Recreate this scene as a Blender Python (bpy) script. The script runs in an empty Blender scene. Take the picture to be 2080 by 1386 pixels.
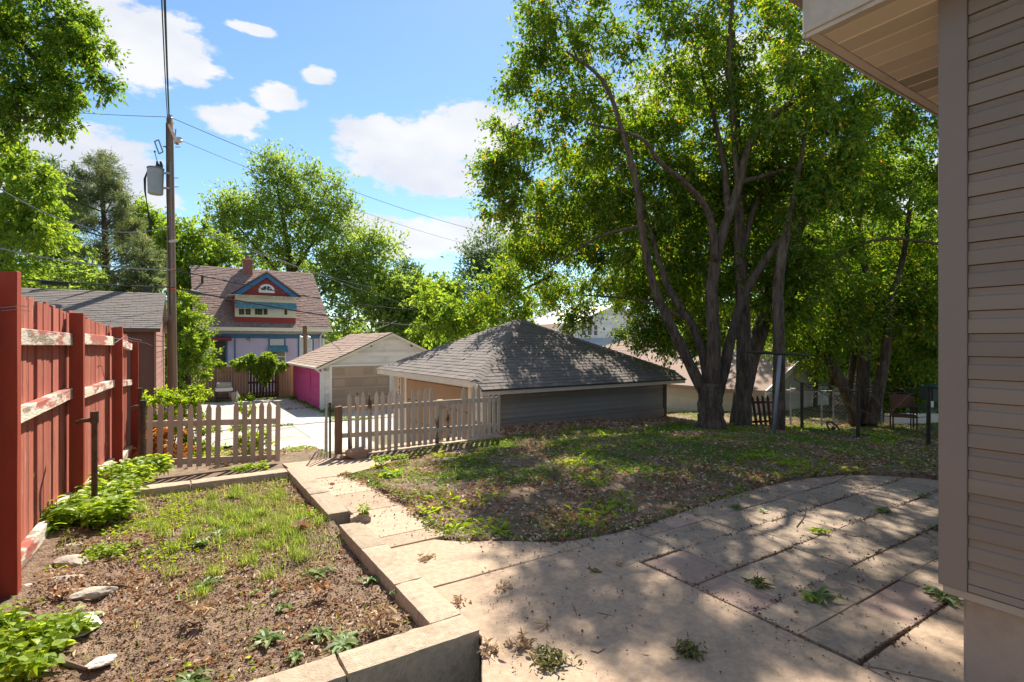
import bpy, bmesh, math, random
import numpy as np
from mathutils import Vector, Matrix

# ------------------------------------------------------------------ camera, sky, sun
SC = bpy.context.scene
COL = SC.collection
F, CX, CY, CH = 1070.0, 1040.0, 697.0, 1.6      # focal length in photo pixels, principal point, eye height
cam_d = bpy.data.cameras.new('camera'); cam = bpy.data.objects.new('camera', cam_d); COL.objects.link(cam)
cam_d.sensor_width = 36; cam_d.lens = F / 2080 * 36; cam_d.shift_y = (CY - 693) / 2080
cam_d.clip_end = 2000; cam_d.clip_start = 0.05
cam.location = (0, 0, CH); cam.rotation_euler = (math.pi / 2, 0, 0)
SC.camera = cam
SUN_EL, SUN_AZ = math.radians(46), math.radians(1)   # azimuth measured from +Y towards +X
world = bpy.data.worlds.new('World'); SC.world = world; world.use_nodes = True
WT = world.node_tree; WT.nodes.clear()
SKY_STRENGTH = 0.108
SC.view_settings.view_transform = 'Standard'; SC.view_settings.look = 'None'
SC.view_settings.gamma = 1; SC.view_settings.use_curve_mapping = False
SC.view_settings.exposure = 1.15
sun_d = bpy.data.lights.new('sun', 'SUN'); sun_d.energy = 4.8; sun_d.angle = math.radians(0.53); sun_d.color = (1, .915, .78)
sun = bpy.data.objects.new('sun', sun_d); COL.objects.link(sun)
sd = Vector((math.sin(SUN_AZ) * math.cos(SUN_EL), math.cos(SUN_AZ) * math.cos(SUN_EL), math.sin(SUN_EL)))
sun.rotation_euler = sd.to_track_quat('Z', 'Y').to_euler(); sun.location = sd * 60


def world_nodes():
    N, L = WT.nodes, WT.links
    out = N.new('ShaderNodeOutputWorld'); bg = N.new('ShaderNodeBackground'); bg.inputs[1].default_value = SKY_STRENGTH
    sky = N.new('ShaderNodeTexSky'); sky.sky_type = 'NISHITA'; sky.sun_disc = False
    sky.sun_elevation = SUN_EL; sky.sun_rotation = SUN_AZ; sky.air_density = 1.0; sky.dust_density = 0.1; sky.ozone_density = 2.5
    tc = N.new('ShaderNodeTexCoord'); sep = N.new('ShaderNodeSeparateXYZ'); L.new(tc.outputs['Generated'], sep.inputs[0])

    def m(op, a, b=None, c=None, clamp=False):
        n = N.new('ShaderNodeMath'); n.operation = op; n.use_clamp = clamp
        for i, x in enumerate((a, b, c)):
            if x is None: continue
            if isinstance(x, (int, float)): n.inputs[i].default_value = x
            else: L.new(x, n.inputs[i])
        return n.outputs[0]
    az = m('ARCTAN2', sep.outputs[0], sep.outputs[1]); el = m('ARCSINE', sep.outputs[2])
    blobs = [(290, 90, 175, 95), (190, 20, 110, 80), (365, 130, 90, 60), (60, 320, 180, 110), (190, 345, 150, 100), (275, 385, 95, 65), (478, 242, 75, 42), (562, 196, 60, 30), (648, 156, 38, 22), (512, 60, 60, 14),
             (840, 310, 165, 80), (750, 275, 100, 48), (960, 275, 140, 80), (880, 360, 110, 48), (745, 462, 80, 42), (850, 485, 100, 46), (950, 482, 110, 48), (1060, 470, 110, 48), (1180, 455, 90, 44),
             (800, 515, 55, 16), (1500, 150, 260, 90), (1800, 400, 240, 90), (620, -260, 300, 90), (1500, -500, 300, 120)]
    best = None
    for (x, y, rx, ry) in blobs:
        a = math.atan((x - CX) / F); ca = math.cos(a); e = math.atan((CY - y) / F * ca)
        sa = rx / F * ca * ca; se = ry / F * ca * math.cos(e) ** 2
        dx = m('MULTIPLY', m('SUBTRACT', az, a), 1 / sa); dz = m('MULTIPLY', m('SUBTRACT', el, e), 1 / se)
        d = m('SQRT', m('ADD', m('MULTIPLY', dx, dx), m('MULTIPLY', dz, dz)))
        v = m('SUBTRACT', 1.0, d)
        best = v if best is None else m('SMOOTH_MAX', best, v, 0.25)
    # unseen clouds of the same kind, added overhead and behind for fill light
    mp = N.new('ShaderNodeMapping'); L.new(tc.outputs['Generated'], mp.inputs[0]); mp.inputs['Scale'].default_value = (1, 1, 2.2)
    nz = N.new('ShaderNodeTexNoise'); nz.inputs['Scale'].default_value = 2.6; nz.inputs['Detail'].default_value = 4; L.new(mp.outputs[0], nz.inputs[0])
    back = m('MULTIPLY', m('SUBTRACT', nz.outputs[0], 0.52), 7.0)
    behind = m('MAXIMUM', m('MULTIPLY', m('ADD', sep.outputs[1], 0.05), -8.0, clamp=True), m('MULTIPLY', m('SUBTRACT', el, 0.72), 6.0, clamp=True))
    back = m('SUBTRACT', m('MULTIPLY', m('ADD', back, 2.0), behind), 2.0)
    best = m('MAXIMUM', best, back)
    n1 = N.new('ShaderNodeTexNoise'); n1.inputs['Scale'].default_value = 12; n1.inputs['Detail'].default_value = 9; n1.inputs['Roughness'].default_value = 0.58; L.new(mp.outputs[0], n1.inputs[0])
    n1.inputs['Distortion'].default_value = 0.4
    n3 = N.new('ShaderNodeTexNoise'); n3.inputs['Scale'].default_value = 34; n3.inputs['Detail'].default_value = 6; n3.inputs['Roughness'].default_value = 0.6; L.new(mp.outputs[0], n3.inputs[0])
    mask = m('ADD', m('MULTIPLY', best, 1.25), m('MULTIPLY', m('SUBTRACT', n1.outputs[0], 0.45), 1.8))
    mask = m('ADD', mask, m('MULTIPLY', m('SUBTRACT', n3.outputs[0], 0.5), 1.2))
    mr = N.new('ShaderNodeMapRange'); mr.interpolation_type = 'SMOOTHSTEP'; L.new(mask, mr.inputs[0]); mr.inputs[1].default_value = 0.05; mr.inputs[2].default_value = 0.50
    n2 = N.new('ShaderNodeTexNoise'); n2.inputs['Scale'].default_value = 6; n2.inputs['Detail'].default_value = 6; L.new(mp.outputs[0], n2.inputs[0])
    cr = N.new('ShaderNodeValToRGB'); L.new(n2.outputs[0], cr.inputs[0])
    cr.color_ramp.elements[0].position = 0.35; cr.color_ramp.elements[0].color = (3.3, 3.45, 3.8, 1)
    cr.color_ramp.elements[1].position = 0.62; cr.color_ramp.elements[1].color = (4.15, 4.15, 4.2, 1)
    mul = N.new('ShaderNodeMix'); mul.data_type = 'RGBA'; mul.blend_type = 'MULTIPLY'; mul.inputs[0].default_value = 1
    L.new(sky.outputs[0], mul.inputs[6]); mul.inputs[7].default_value = (0.64, .73, 0.76, 1)
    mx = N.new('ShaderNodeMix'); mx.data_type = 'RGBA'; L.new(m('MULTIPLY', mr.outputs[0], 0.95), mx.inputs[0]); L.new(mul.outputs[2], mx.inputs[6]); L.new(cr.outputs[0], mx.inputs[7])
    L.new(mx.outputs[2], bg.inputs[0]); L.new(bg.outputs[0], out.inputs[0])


world_nodes()

# ------------------------------------------------------------------ frame of the yard: u runs along the house's back, v away from it
TH = math.radians(33); CU, SU = math.cos(TH), math.sin(TH)


def W(u, v, z=0.0): return Vector((CU * u - SU * v, SU * u + CU * v, z))
def UV(X, Y): return (CU * X + SU * Y, -SU * X + CU * Y)
def P(px, py, Y): return Vector(((px - CX) / F * Y, Y, CH - (py - CY) / F * Y))
def fv(px, py, v):                                 # point of a plane v = const
    a = (px - CX) / F; u = v * (CU * a + SU) / (CU - SU * a); Y = SU * u + CU * v
    return u, CH - (py - CY) / F * Y
def fu(px, py, u):                                 # point of a plane u = const
    a = (px - CX) / F; v = u * (CU - SU * a) / (CU * a + SU); Y = SU * u + CU * v
    return v, CH - (py - CY) / F * Y
def ground_hit(px, py, z=0.0):
    Y = (CH - z) * F / (py - CY); return Vector(((px - CX) / F * Y, Y, z))


R = random.Random(7)
NR = np.random.default_rng(11)
_lat = NR.random((256, 256))


def vnoise(x, y, s=1.0, o=0):
    x = np.asarray(x) * s + 37.7 * o + 1000; y = np.asarray(y) * s + 11.3 * o + 1000
    xi = np.floor(x).astype(int); yi = np.floor(y).astype(int); fx = x - xi; fy = y - yi
    fx = fx * fx * (3 - 2 * fx); fy = fy * fy * (3 - 2 * fy)
    a = _lat[xi % 256, yi % 256]; b = _lat[(xi + 1) % 256, yi % 256]; c = _lat[xi % 256, (yi + 1) % 256]; d = _lat[(xi + 1) % 256, (yi + 1) % 256]
    return (a * (1 - fx) + b * fx) * (1 - fy) + (c * (1 - fx) + d * fx) * fy


def fbm(x, y, s=1.0, oct=4, o=0):
    t = 0; a = .5
    for i in range(oct): t = t + a * vnoise(x, y, s * 2 ** i, o + i); a *= .5
    return t


# ------------------------------------------------------------------ objects
def tag(o, label=None, cat=None, group=None, kind=None):
    if label: o['label'] = label
    if cat: o['category'] = cat
    if group: o['group'] = group
    if kind: o['kind'] = kind
    return o


def empty(name, loc=(0, 0, 0), rz=0.0, label=None, cat=None, group=None):
    o = bpy.data.objects.new(name, None); COL.objects.link(o); o.location = loc; o.rotation_euler = (0, 0, rz); o.empty_display_size = .1
    return tag(o, label, cat, group)


def link(name, me, m=None, parent=None, loc=None, rz=None):
    o = bpy.data.objects.new(name, me); COL.objects.link(o)
    if m is not None and not me.materials: me.materials.append(m)
    if parent: o.parent = parent
    if loc is not None: o.location = loc
    if rz is not None: o.rotation_euler = (0, 0, rz)
    return o


def copy_tree(o, parent=None):
    c = o.copy(); COL.objects.link(c)
    if parent: c.parent = parent
    for ch in list(o.children): copy_tree(ch, c)
    return c


class MB:
    def __init__(s): s.v = []; s.f = []
    def add(s, vs, fs):
        b = len(s.v); s.v.extend([tuple(p) for p in vs]); s.f.extend([tuple(i + b for i in f) for f in fs]); return s
    def box(s, x0, x1, y0, y1, z0, z1):
        return s.add([(x0, y0, z0), (x1, y0, z0), (x1, y1, z0), (x0, y1, z0), (x0, y0, z1), (x1, y0, z1), (x1, y1, z1), (x0, y1, z1)],
                     [(3, 2, 1, 0), (4, 5, 6, 7), (0, 1, 5, 4), (1, 2, 6, 5), (2, 3, 7, 6), (3, 0, 4, 7)])
    def hexa(s, b, t):                             # bottom four, top four points
        return s.add(list(b) + list(t), [(3, 2, 1, 0), (4, 5, 6, 7), (0, 1, 5, 4), (1, 2, 6, 5), (2, 3, 7, 6), (3, 0, 4, 7)])
    def prism(s, poly, d):                         # planar polygon, extruded by the vector d
        n = len(poly); a = [Vector(p) for p in poly]; b = [p + Vector(d) for p in a]
        return s.add(a + b, [tuple(range(n))[::-1], tuple(range(n, 2 * n))] + [(i, (i + 1) % n, n + (i + 1) % n, n + i) for i in range(n)])
    def tube(s, pts, rad, n=6, cap=True):
        pts = [Vector(p) for p in pts]
        if isinstance(rad, (int, float)): rad = [rad] * len(pts)
        rings = []; up = None
        for i, p in enumerate(pts):
            d = (pts[min(i + 1, len(pts) - 1)] - pts[max(i - 1, 0)])
            if d.length < 1e-9: d = Vector((0, 0, 1))
            d.normalize()
            if up is None or abs(up.dot(d)) > .95: up = d.orthogonal()
            a = (up - d * up.dot(d)).normalized(); b = d.cross(a); up = a
            rings.append([p + (a * math.cos(2 * math.pi * k / n) + b * math.sin(2 * math.pi * k / n)) * rad[i] for k in range(n)])
        vs = [q for r in rings for q in r]; fs = []
        for i in range(len(pts) - 1):
            for k in range(n): fs.append((i * n + k, i * n + (k + 1) % n, (i + 1) * n + (k + 1) % n, (i + 1) * n + k))
        if cap: fs += [tuple(range(n))[::-1], tuple(range((len(pts) - 1) * n, len(pts) * n))]
        return s.add(vs, fs)
    def cyl(s, c, r, h, n=16, r2=None):
        c = Vector(c); return s.tube([c, c + Vector((0, 0, h))], [r, r if r2 is None else r2], n)
    def mesh(s, name, m=None, smooth=False):
        me = bpy.data.meshes.new(name); me.from_pydata(s.v, [], s.f)
        if m: me.materials.append(m)
        if smooth: me.shade_smooth()
        return me
    def build(s, name, m, parent=None, loc=None, rz=None, smooth=False, bev=0):
        me = s.mesh(name, m, smooth)
        if bev:
            bm = bmesh.new(); bm.from_mesh(me); bmesh.ops.bevel(bm, geom=list(bm.edges), offset=bev, segments=1, affect='EDGES'); bm.to_mesh(me); bm.free()
        return link(name, me, None, parent, loc, rz)


def npmesh(name, V, Fc, m=None, smooth=False):
    me = bpy.data.meshes.new(name); me.from_pydata(V.astype(np.float32), [], Fc.astype(np.int32))
    if m: me.materials.append(m)
    if smooth: me.shade_smooth()
    return me


# ------------------------------------------------------------------ materials
def mat(name, c1, c2=None, scale=6.0, rough=.8, bump=0.0, bscale=None, stretch=(1, 1, 1), spec=.3, metal=0.0, dirt=None, dirt_scale=1.2, dirt_pos=(.55, .72), dirt2=None, detail=6, bdist=.01, space='Object', bands=None):
    m = bpy.data.materials.new(name); m.use_nodes = True; T = m.node_tree; N, L = T.nodes, T.links
    b = N['Principled BSDF']; b.inputs['Roughness'].default_value = rough; b.inputs['Metallic'].default_value = metal
    b.inputs['Specular IOR Level'].default_value = spec
    tc = N.new('ShaderNodeTexCoord'); mp = N.new('ShaderNodeMapping'); L.new(tc.outputs[space], mp.inputs[0]); mp.inputs['Scale'].default_value = stretch
    oi = N.new('ShaderNodeObjectInfo'); cmb = N.new('ShaderNodeVectorMath'); cmb.operation = 'MULTIPLY_ADD'
    v3 = N.new('ShaderNodeCombineXYZ'); L.new(oi.outputs['Random'], v3.inputs[0]); L.new(oi.outputs['Random'], v3.inputs[1]); L.new(oi.outputs['Random'], v3.inputs[2])
    L.new(v3.outputs[0], cmb.inputs[0]); cmb.inputs[1].default_value = (37, 53, 71); L.new(mp.outputs[0], cmb.inputs[2])
    vec = cmb.outputs[0]
    nz = N.new('ShaderNodeTexNoise'); nz.inputs['Scale'].default_value = scale; nz.inputs['Detail'].default_value = detail; nz.inputs['Roughness'].default_value = .65; L.new(vec, nz.inputs[0])
    cr = N.new('ShaderNodeValToRGB'); L.new(nz.outputs[0], cr.inputs[0])
    cr.color_ramp.elements[0].position = .32; cr.color_ramp.elements[0].color = (*c1, 1)
    cr.color_ramp.elements[1].position = .68; cr.color_ramp.elements[1].color = (*(c2 or c1), 1)
    col = cr.outputs[0]
    for k, dc in enumerate((dirt, dirt2)):
        if dc is None: continue
        n2 = N.new('ShaderNodeTexNoise'); n2.inputs['Scale'].default_value = dirt_scale * (1 + 1.7 * k); n2.inputs['Detail'].default_value = 8; n2.inputs['Roughness'].default_value = .7
        L.new(vec, n2.inputs[0]); mr = N.new('ShaderNodeMapRange'); L.new(n2.outputs[0], mr.inputs[0]); mr.inputs[1].default_value = dirt_pos[0] + .03 * k; mr.inputs[2].default_value = dirt_pos[1] + .03 * k
        mx = N.new('ShaderNodeMix'); mx.data_type = 'RGBA'; L.new(mr.outputs[0], mx.inputs[0]); L.new(col, mx.inputs[6]); mx.inputs[7].default_value = (*dc, 1); col = mx.outputs[2]
    # a little value shift from piece to piece
    hv = N.new('ShaderNodeHueSaturation'); vr = N.new('ShaderNodeMapRange'); L.new(oi.outputs['Random'], vr.inputs[0]); vr.inputs[3].default_value = .86; vr.inputs[4].default_value = 1.12
    L.new(vr.outputs[0], hv.inputs['Value']); L.new(col, hv.inputs['Color']); L.new(hv.outputs[0], b.inputs['Base Color'])
    if bump:
        n3 = N.new('ShaderNodeTexNoise'); n3.inputs['Scale'].default_value = bscale or scale * 4; n3.inputs['Detail'].default_value = 5; L.new(vec, n3.inputs[0])
        bp = N.new('ShaderNodeBump'); bp.inputs['Strength'].default_value = bump; bp.inputs['Distance'].default_value = bdist; L.new(n3.outputs[0], bp.inputs['Height']); L.new(bp.outputs[0], b.inputs['Normal'])
    return m


def leafmat(name, cols, trans, tmix=.45, gloss=.06, rough=.45):
    m = bpy.data.materials.new(name); m.use_nodes = True; T = m.node_tree; N, L = T.nodes, T.links; N.clear()
    out = N.new('ShaderNodeOutputMaterial'); geo = N.new('ShaderNodeNewGeometry')
    cr = N.new('ShaderNodeValToRGB'); L.new(geo.outputs['Random Per Island'], cr.inputs[0]); cr.color_ramp.interpolation = 'LINEAR'
    while len(cr.color_ramp.elements) < len(cols): cr.color_ramp.elements.new(.5)
    for e, (p, c) in zip(cr.color_ramp.elements, cols): e.position = p; e.color = (*c, 1)
    tm = N.new('ShaderNodeMix'); tm.data_type = 'RGBA'; tm.blend_type = 'MULTIPLY'; tm.inputs[0].default_value = 1; L.new(cr.outputs[0], tm.inputs[6]); tm.inputs[7].default_value = (*trans, 1)
    d = N.new('ShaderNodeBsdfDiffuse'); t = N.new('ShaderNodeBsdfTranslucent'); g = N.new('ShaderNodeBsdfGlossy'); g.inputs['Roughness'].default_value = rough
    g.inputs['Color'].default_value = (.7, .75, .7, 1)
    L.new(cr.outputs[0], d.inputs[0]); L.new(tm.outputs[2], t.inputs[0])
    a = N.new('ShaderNodeMixShader'); a.inputs[0].default_value = tmix; L.new(d.outputs[0], a.inputs[1]); L.new(t.outputs[0], a.inputs[2])
    c = N.new('ShaderNodeMixShader'); c.inputs[0].default_value = gloss; L.new(a.outputs[0], c.inputs[1]); L.new(g.outputs[0], c.inputs[2]); L.new(c.outputs[0], out.inputs[0])
    return m


M = {}
M['soil'] = mat('soil', (.11, .070, .046), (.28, .19, .128), 22, .95, .9, 70, bdist=.03, dirt=(.33, .235, .165), dirt_scale=4, space='Object')
M['lawn_soil'] = mat('lawn_soil', (.115, .078, .052), (.25, .178, .12), 9, .95, .7, 45, bdist=.02, dirt=(.07, .085, .03), dirt_scale=1.6)
M['far_ground'] = mat('far_ground', (.10, .11, .04), (.17, .13, .075), 1.4, .95, .4, 12, bdist=.03)
M['concrete'] = mat('concrete', (.35, .25, .172), (.50, .37, .265), 26, .9, .6, 130, bdist=.005, dirt=(.29, .21, .15), dirt_scale=2.6, detail=12, dirt2=(.24, .18, .135))
M['paver'] = mat('paver', (.27, .205, .15), (.40, .31, .23), 24, .9, .6, 120, bdist=.006, dirt=(.20, .155, .115), dirt_scale=2.6, dirt2=(.17, .13, .10))
M['paver_pink'] = mat('paver_pink', (.31, .215, .17), (.40, .28, .22), 22, .85, .4, 120, bdist=.004, dirt=(.28, .2, .16), dirt_scale=2.2)
M['joint'] = mat('joint_dirt', (.07, .05, .035), (.14, .10, .07), 20, .95, .8, 60, bdist=.01)
M['curb'] = mat('curb_concrete', (.36, .28, .20), (.50, .40, .295), 24, .92, .9, 90, bdist=.008, dirt=(.27, .205, .145), dirt_scale=3.5, dirt2=(.20, .16, .12))
M['alley'] = mat('alley_concrete', (.42, .39, .35), (.51, .475, .43), 1.5, .9, .3, 25, bdist=.01, dirt=(.36, .32, .26), dirt_scale=.7)
M['red'] = mat('red_paint', (.27, .045, .027), (.34, .07, .04), 5, .75, .25, 60, stretch=(1, 1, .25), bdist=.003, spec=.12, dirt=(.22, .035, .022), dirt_scale=3)
M['red_board'] = mat('red_board_paint', (.37, .10, .07), (.46, .165, .12), 7, .85, .6, 70, stretch=(1, 1, .12), bdist=.006, spec=.1, dirt=(.20, .075, .055), dirt_scale=7, dirt2=(.48, .36, .30), dirt_pos=(.55, .68))
M['peeling'] = mat('peeling_rail', (.56, .49, .40), (.68, .62, .52), 12, .9, .9, 60, stretch=(.25, .25, 1.4), bdist=.008, dirt=(.38, .10, .075), dirt_scale=2.2, dirt_pos=(.50, .54), dirt2=(.27, .21, .16))
M['picket'] = mat('picket_wood', (.40, .30, .215), (.51, .395, .295), 8, .85, .5, 70, stretch=(1, 1, .15), bdist=.004, dirt=(.30, .22, .15), dirt_scale=4)
M['picket_rot'] = mat('rotten_picket', (.48, .40, .29), (.56, .47, .35), 8, .85, .5, 70, stretch=(1, 1, .35), bdist=.004, dirt=(.13, .085, .055), dirt_scale=7, dirt_pos=(.50, .58))
M['picket_pale'] = mat('pale_picket_wood', (.52, .42, .31), (.64, .53, .41), 8, .85, .5, 70, stretch=(1, 1, .15), bdist=.004, dirt=(.34, .25, .18), dirt_scale=4)
M['post_wood'] = mat('post_wood', (.17, .095, .055), (.24, .14, .085), 8, .85, .5, 70, stretch=(1, 1, .12), bdist=.004)
M['cedar'] = mat('cedar_board', (.27, .15, .085), (.37, .215, .13), 5, .85, .3, 40, stretch=(1, 1, .1), bdist=.004, dirt=(.17, .10, .065), dirt_scale=3)
M['cedar_dark'] = mat('cedar_gate', (.075, .035, .02), (.11, .055, .035), 5, .85, .3, 40, stretch=(1, 1, .1))
M['pole'] = mat('pole_wood', (.19, .125, .085), (.30, .215, .155), 9, .9, .7, 60, stretch=(1, 1, .06), bdist=.01, dirt=(.22, .09, .04), dirt_scale=1.2)
M['bark'] = mat('bark', (.04, .028, .02), (.19, .14, .10), 12, .95, 1.0, 30, stretch=(1, 1, .22), bdist=.05, dirt=(.075, .07, .045), dirt_scale=2)
M['vinyl'] = mat('vinyl_siding', (.20, .153, .124), (.215, .166, .134), 3, .55, .2, 90, stretch=(.2, .2, 3), bdist=.002)
M['vinyl_trim'] = mat('vinyl_trim', (.205, .16, .138), (.22, .172, .148), 3, .5)
M['soffit'] = mat('soffit', (.60, .49, .40), (.64, .525, .43), 2, .55)
M['soffit_vent'] = mat('soffit_vent', (.30, .245, .195), (.33, .27, .215), 3, .6)
M['soffit_rib'] = mat('soffit_rib', (.78, .66, .52), (.78, .66, .52), 3, .6)
M['fascia'] = mat('fascia', (.50, .42, .36), (.54, .46, .39), 2, .5, dirt=(.36, .3, .26), dirt_scale=2)
M['foundation'] = mat('foundation', (.29, .215, .165), (.36, .275, .215), 4, .9, .5, 60, bdist=.006, dirt=(.22, .16, .12), dirt_scale=2)
M['asphalt_shingle'] = mat('gray_shingle', (.15, .128, .118), (.235, .203, .187), 40, .95, .5, 200, bdist=.004, dirt=(.14, .125, .125), dirt_scale=1.0)
M['brown_shingle'] = mat('brown_shingle', (.27, .19, .15), (.37, .27, .22), 20, .95, .4, 90, bdist=.004, dirt=(.22, .15, .12), dirt_scale=.8)
M['house_shingle'] = mat('house_shingle', (.15, .10, .085), (.34, .235, .20), 5, .95, .3, 30, dirt=(.33, .19, .14), dirt_scale=2)
M['gray_siding'] = mat('gray_siding', (.24, .21, .18), (.265, .235, .20), 3, .6)
M['tan_trim'] = mat('tan_trim', (.62, .53, .43), (.68, .59, .48), 3, .6)
M['brown_door'] = mat('brown_door', (.36, .20, .105), (.42, .245, .135), 3, .6, stretch=(1, 1, .3))
M['white_siding'] = mat('white_siding', (.72, .66, .58), (.78, .73, .65), 1.4, .7, dirt=(.46, .43, .38), dirt_scale=.9, dirt_pos=(.52, .8))
M['white'] = mat('white_paint', (.75, .73, .69), (.8, .78, .74), 3, .6)
M['cream'] = mat('cream_paint', (.62, .58, .47), (.68, .64, .53), 1.5, .75, dirt=(.5, .47, .38), dirt_scale=1)
M['tan_door'] = mat('tan_door', (.40, .285, .195), (.43, .31, .215), 2, .6)
M['pink'] = mat('pink_paint', (.50, .055, .20), (.58, .075, .26), 2, .6, stretch=(1, 1, .3), dirt=(.48, .03, .09), dirt_scale=.9)
M['maroon'] = mat('maroon_shaded', (.145, .065, .05), (.17, .08, .062), 3, .7)  # darker copy for the front wall, its shade put into the colour
M['maroon_lit'] = mat('maroon_sunlit', (.30, .15, .12), (.34, .175, .14), 3, .7)  # same maroon with sunlight painted in, for the lit end wall
M['lavender'] = mat('lavender_stucco', (.56, .49, .66), (.62, .55, .72), 2, .85)
M['blue'] = mat('blue_trim', (.045, .145, .30), (.065, .185, .36), 2, .6)
M['teal'] = mat('teal_awning', (.06, .19, .25), (.11, .27, .33), 2.5, .7, dirt=(.35, .5, .54), dirt_scale=2.4)
M['house_red'] = mat('red_shingle_wall', (.24, .035, .03), (.31, .055, .045), 6, .7)
M['brick'] = mat('chimney_brick', (.27, .10, .075), (.37, .16, .12), 6, .9, .5, 30)
M['mortar'] = mat('mortar', (.42, .36, .32), (.46, .4, .36), 6, .9)
M['cream_trim'] = mat('cream_trim', (.72, .68, .52), (.76, .72, .57), 3, .6)
M['glass'] = mat('window_glass', (.03, .035, .035), (.07, .075, .07), 3, .08, spec=.6)
M['blind'] = mat('window_blind', (.55, .58, .56), (.68, .7, .68), 8, .4, stretch=(.05, .05, 4))
M['metal_gray'] = mat('gray_metal', (.34, .36, .38), (.40, .42, .44), 4, .5, spec=.4)
M['dark_metal'] = mat('dark_metal', (.03, .024, .018), (.07, .054, .04), 10, .6, .3, 60)
M['rust'] = mat('rusty_pipe', (.06, .035, .022), (.12, .07, .045), 12, .8, .4, 60)
M['galv'] = mat('galvanised', (.26, .27, .29), (.34, .35, .37), 4, .5)
M['wire'] = mat('cable_black', (.03, .028, .028), (.05, .045, .045), 4, .6)
M['wire_gray'] = mat('cable_gray', (.22, .22, .23), (.3, .3, .31), 4, .5)
M['porcelain'] = mat('insulator', (.55, .5, .45), (.6, .55, .5), 4, .3)
M['orange'] = mat('orange_tag', (.8, .12, .03), (.8, .15, .05), 4, .6)
M['stone'] = mat('field_stone', (.30, .26, .21), (.46, .41, .34), 6, .9, .8, 30, bdist=.01, dirt=(.2, .17, .13), dirt_scale=4)
M['pale_stone'] = mat('pale_stone', (.50, .46, .41), (.64, .60, .55), 9, .9, .9, 40, bdist=.012, dirt=(.36, .32, .27), dirt_scale=5)
M['brick_tan'] = mat('paver_brick', (.36, .22, .15), (.44, .29, .2), 9, .9, .6, 50)
M['wicker'] = mat('orange_seat', (.11, .048, .026), (.15, .065, .034), 12, .7)
M['green_plastic'] = mat('green_plastic', (.012, .05, .036), (.018, .065, .045), 4, .5)
M['numeral'] = mat('black_numeral', (.02, .02, .02), (.03, .03, .03), 3, .5)
M['twig'] = mat('twig', (.13, .085, .055), (.2, .14, .09), 12, .9)
M['bright_leaf'] = leafmat('maple_leaf', [(0, (.045, .10, .012)), (.5, (.09, .165, .018)), (.88, (.19, .255, .022)), (.975, (.30, .26, .02)), (1, (.42, .20, .03))], (2.5, 2.35, 1.1), .55, .025)
M['shade_leaf'] = leafmat('elm_leaf', [(0, (.055, .11, .014)), (.6, (.10, .18, .02)), (.94, (.18, .25, .025)), (1, (.26, .22, .03))], (2.5, 2.35, 1.1), .55, .025)
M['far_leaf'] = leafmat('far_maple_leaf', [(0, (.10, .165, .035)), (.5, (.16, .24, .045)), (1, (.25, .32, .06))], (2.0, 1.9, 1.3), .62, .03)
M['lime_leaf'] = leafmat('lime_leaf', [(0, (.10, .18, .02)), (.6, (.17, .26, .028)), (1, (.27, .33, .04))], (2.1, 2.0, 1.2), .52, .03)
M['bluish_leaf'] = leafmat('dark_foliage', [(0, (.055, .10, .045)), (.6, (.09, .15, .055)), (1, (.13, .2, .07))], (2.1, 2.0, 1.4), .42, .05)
M['pine'] = leafmat('pine_needles', [(0, (.08, .12, .06)), (.5, (.13, .18, .08)), (.8, (.22, .24, .09)), (1, (.36, .30, .14))], (1.7, 1.7, 1.3), .4, .05)
M['dandelion'] = leafmat('dandelion_leaf', [(0, (.09, .16, .03)), (.6, (.14, .22, .045)), (1, (.24, .28, .10))], (1.8, 1.7, 1.1), .4, .05, .5)
M['weed'] = leafmat('weed_leaf', [(0, (.15, .25, .015)), (.6, (.25, .37, .02)), (1, (.36, .44, .04))], (1.9, 1.7, 1.0), .55, .035, .5)
M['grass'] = leafmat('grass_blade', [(0, (.14, .22, .03)), (.5, (.22, .33, .05)), (.85, (.33, .40, .09)), (1, (.48, .42, .22))], (1.9, 1.8, 1.2), .45, .008, .6)
M['lawn_leaf'] = leafmat('lawn_clover', [(0, (.07, .15, .025)), (.6, (.13, .23, .035)), (.88, (.22, .28, .06)), (1, (.36, .30, .14))], (2.2, 2.0, 1.3), .4, .04, .4)
M['litter'] = leafmat('dry_leaf', [(0, (.16, .085, .045)), (.25, (.34, .20, .11)), (.45, (.46, .21, .07)), (.65, (.52, .40, .28)), (1, (.74, .64, .50))], (1.3, 1.1, 1.0), .25, .03, .5)
M['seed'] = mat('fallen_seed', (.09, .045, .025), (.16, .08, .045), 5, .9)
# ------------------------------------------------------------------ terrain
def sstep(a, b, x):
    t = np.clip((np.asarray(x, float) - a) / (b - a), 0, 1); return t * t * (3 - 2 * t)


LOW = -1.65


def zg(u, v):
    """height of the ground at u, v"""
    u = np.asarray(u, float); v = np.asarray(v, float)
    yard = -0.24 * sstep(5.2, 8.5, v) - 0.0 * u
    back = sstep(8.75, 17.8, v) ** .9
    left = yard + (LOW - yard) * back
    drive = np.where(v > 8.8, LOW, yard)
    gar = np.where(v > 9.5, LOW, yard + .05)
    right = yard + (LOW - yard) * sstep(8.5, 19, v)
    z = np.where((u > 2.35) & (u < 5.45), drive, left)
    z = np.where((u >= 5.45) & (u < 11.2), gar, z)
    z = np.where(u >= 11.2, right, z)
    z = z - .16 * sstep(7.3, 10.4, u) * (u < 24) - .30 * sstep(10.7, 13, u) * (1 - sstep(8.5, 14, v))
    low = (v < 2.5) & (u < 1.42) & (u < v * 0.57 + .3)
    z = np.where(low, -0.5, z)
    z = z + np.where(v > 48, 0.03 * (v - 48), 0) * sstep(48, 90, v)
    return z


def zgs(u, v): return float(zg(u, v))


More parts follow.
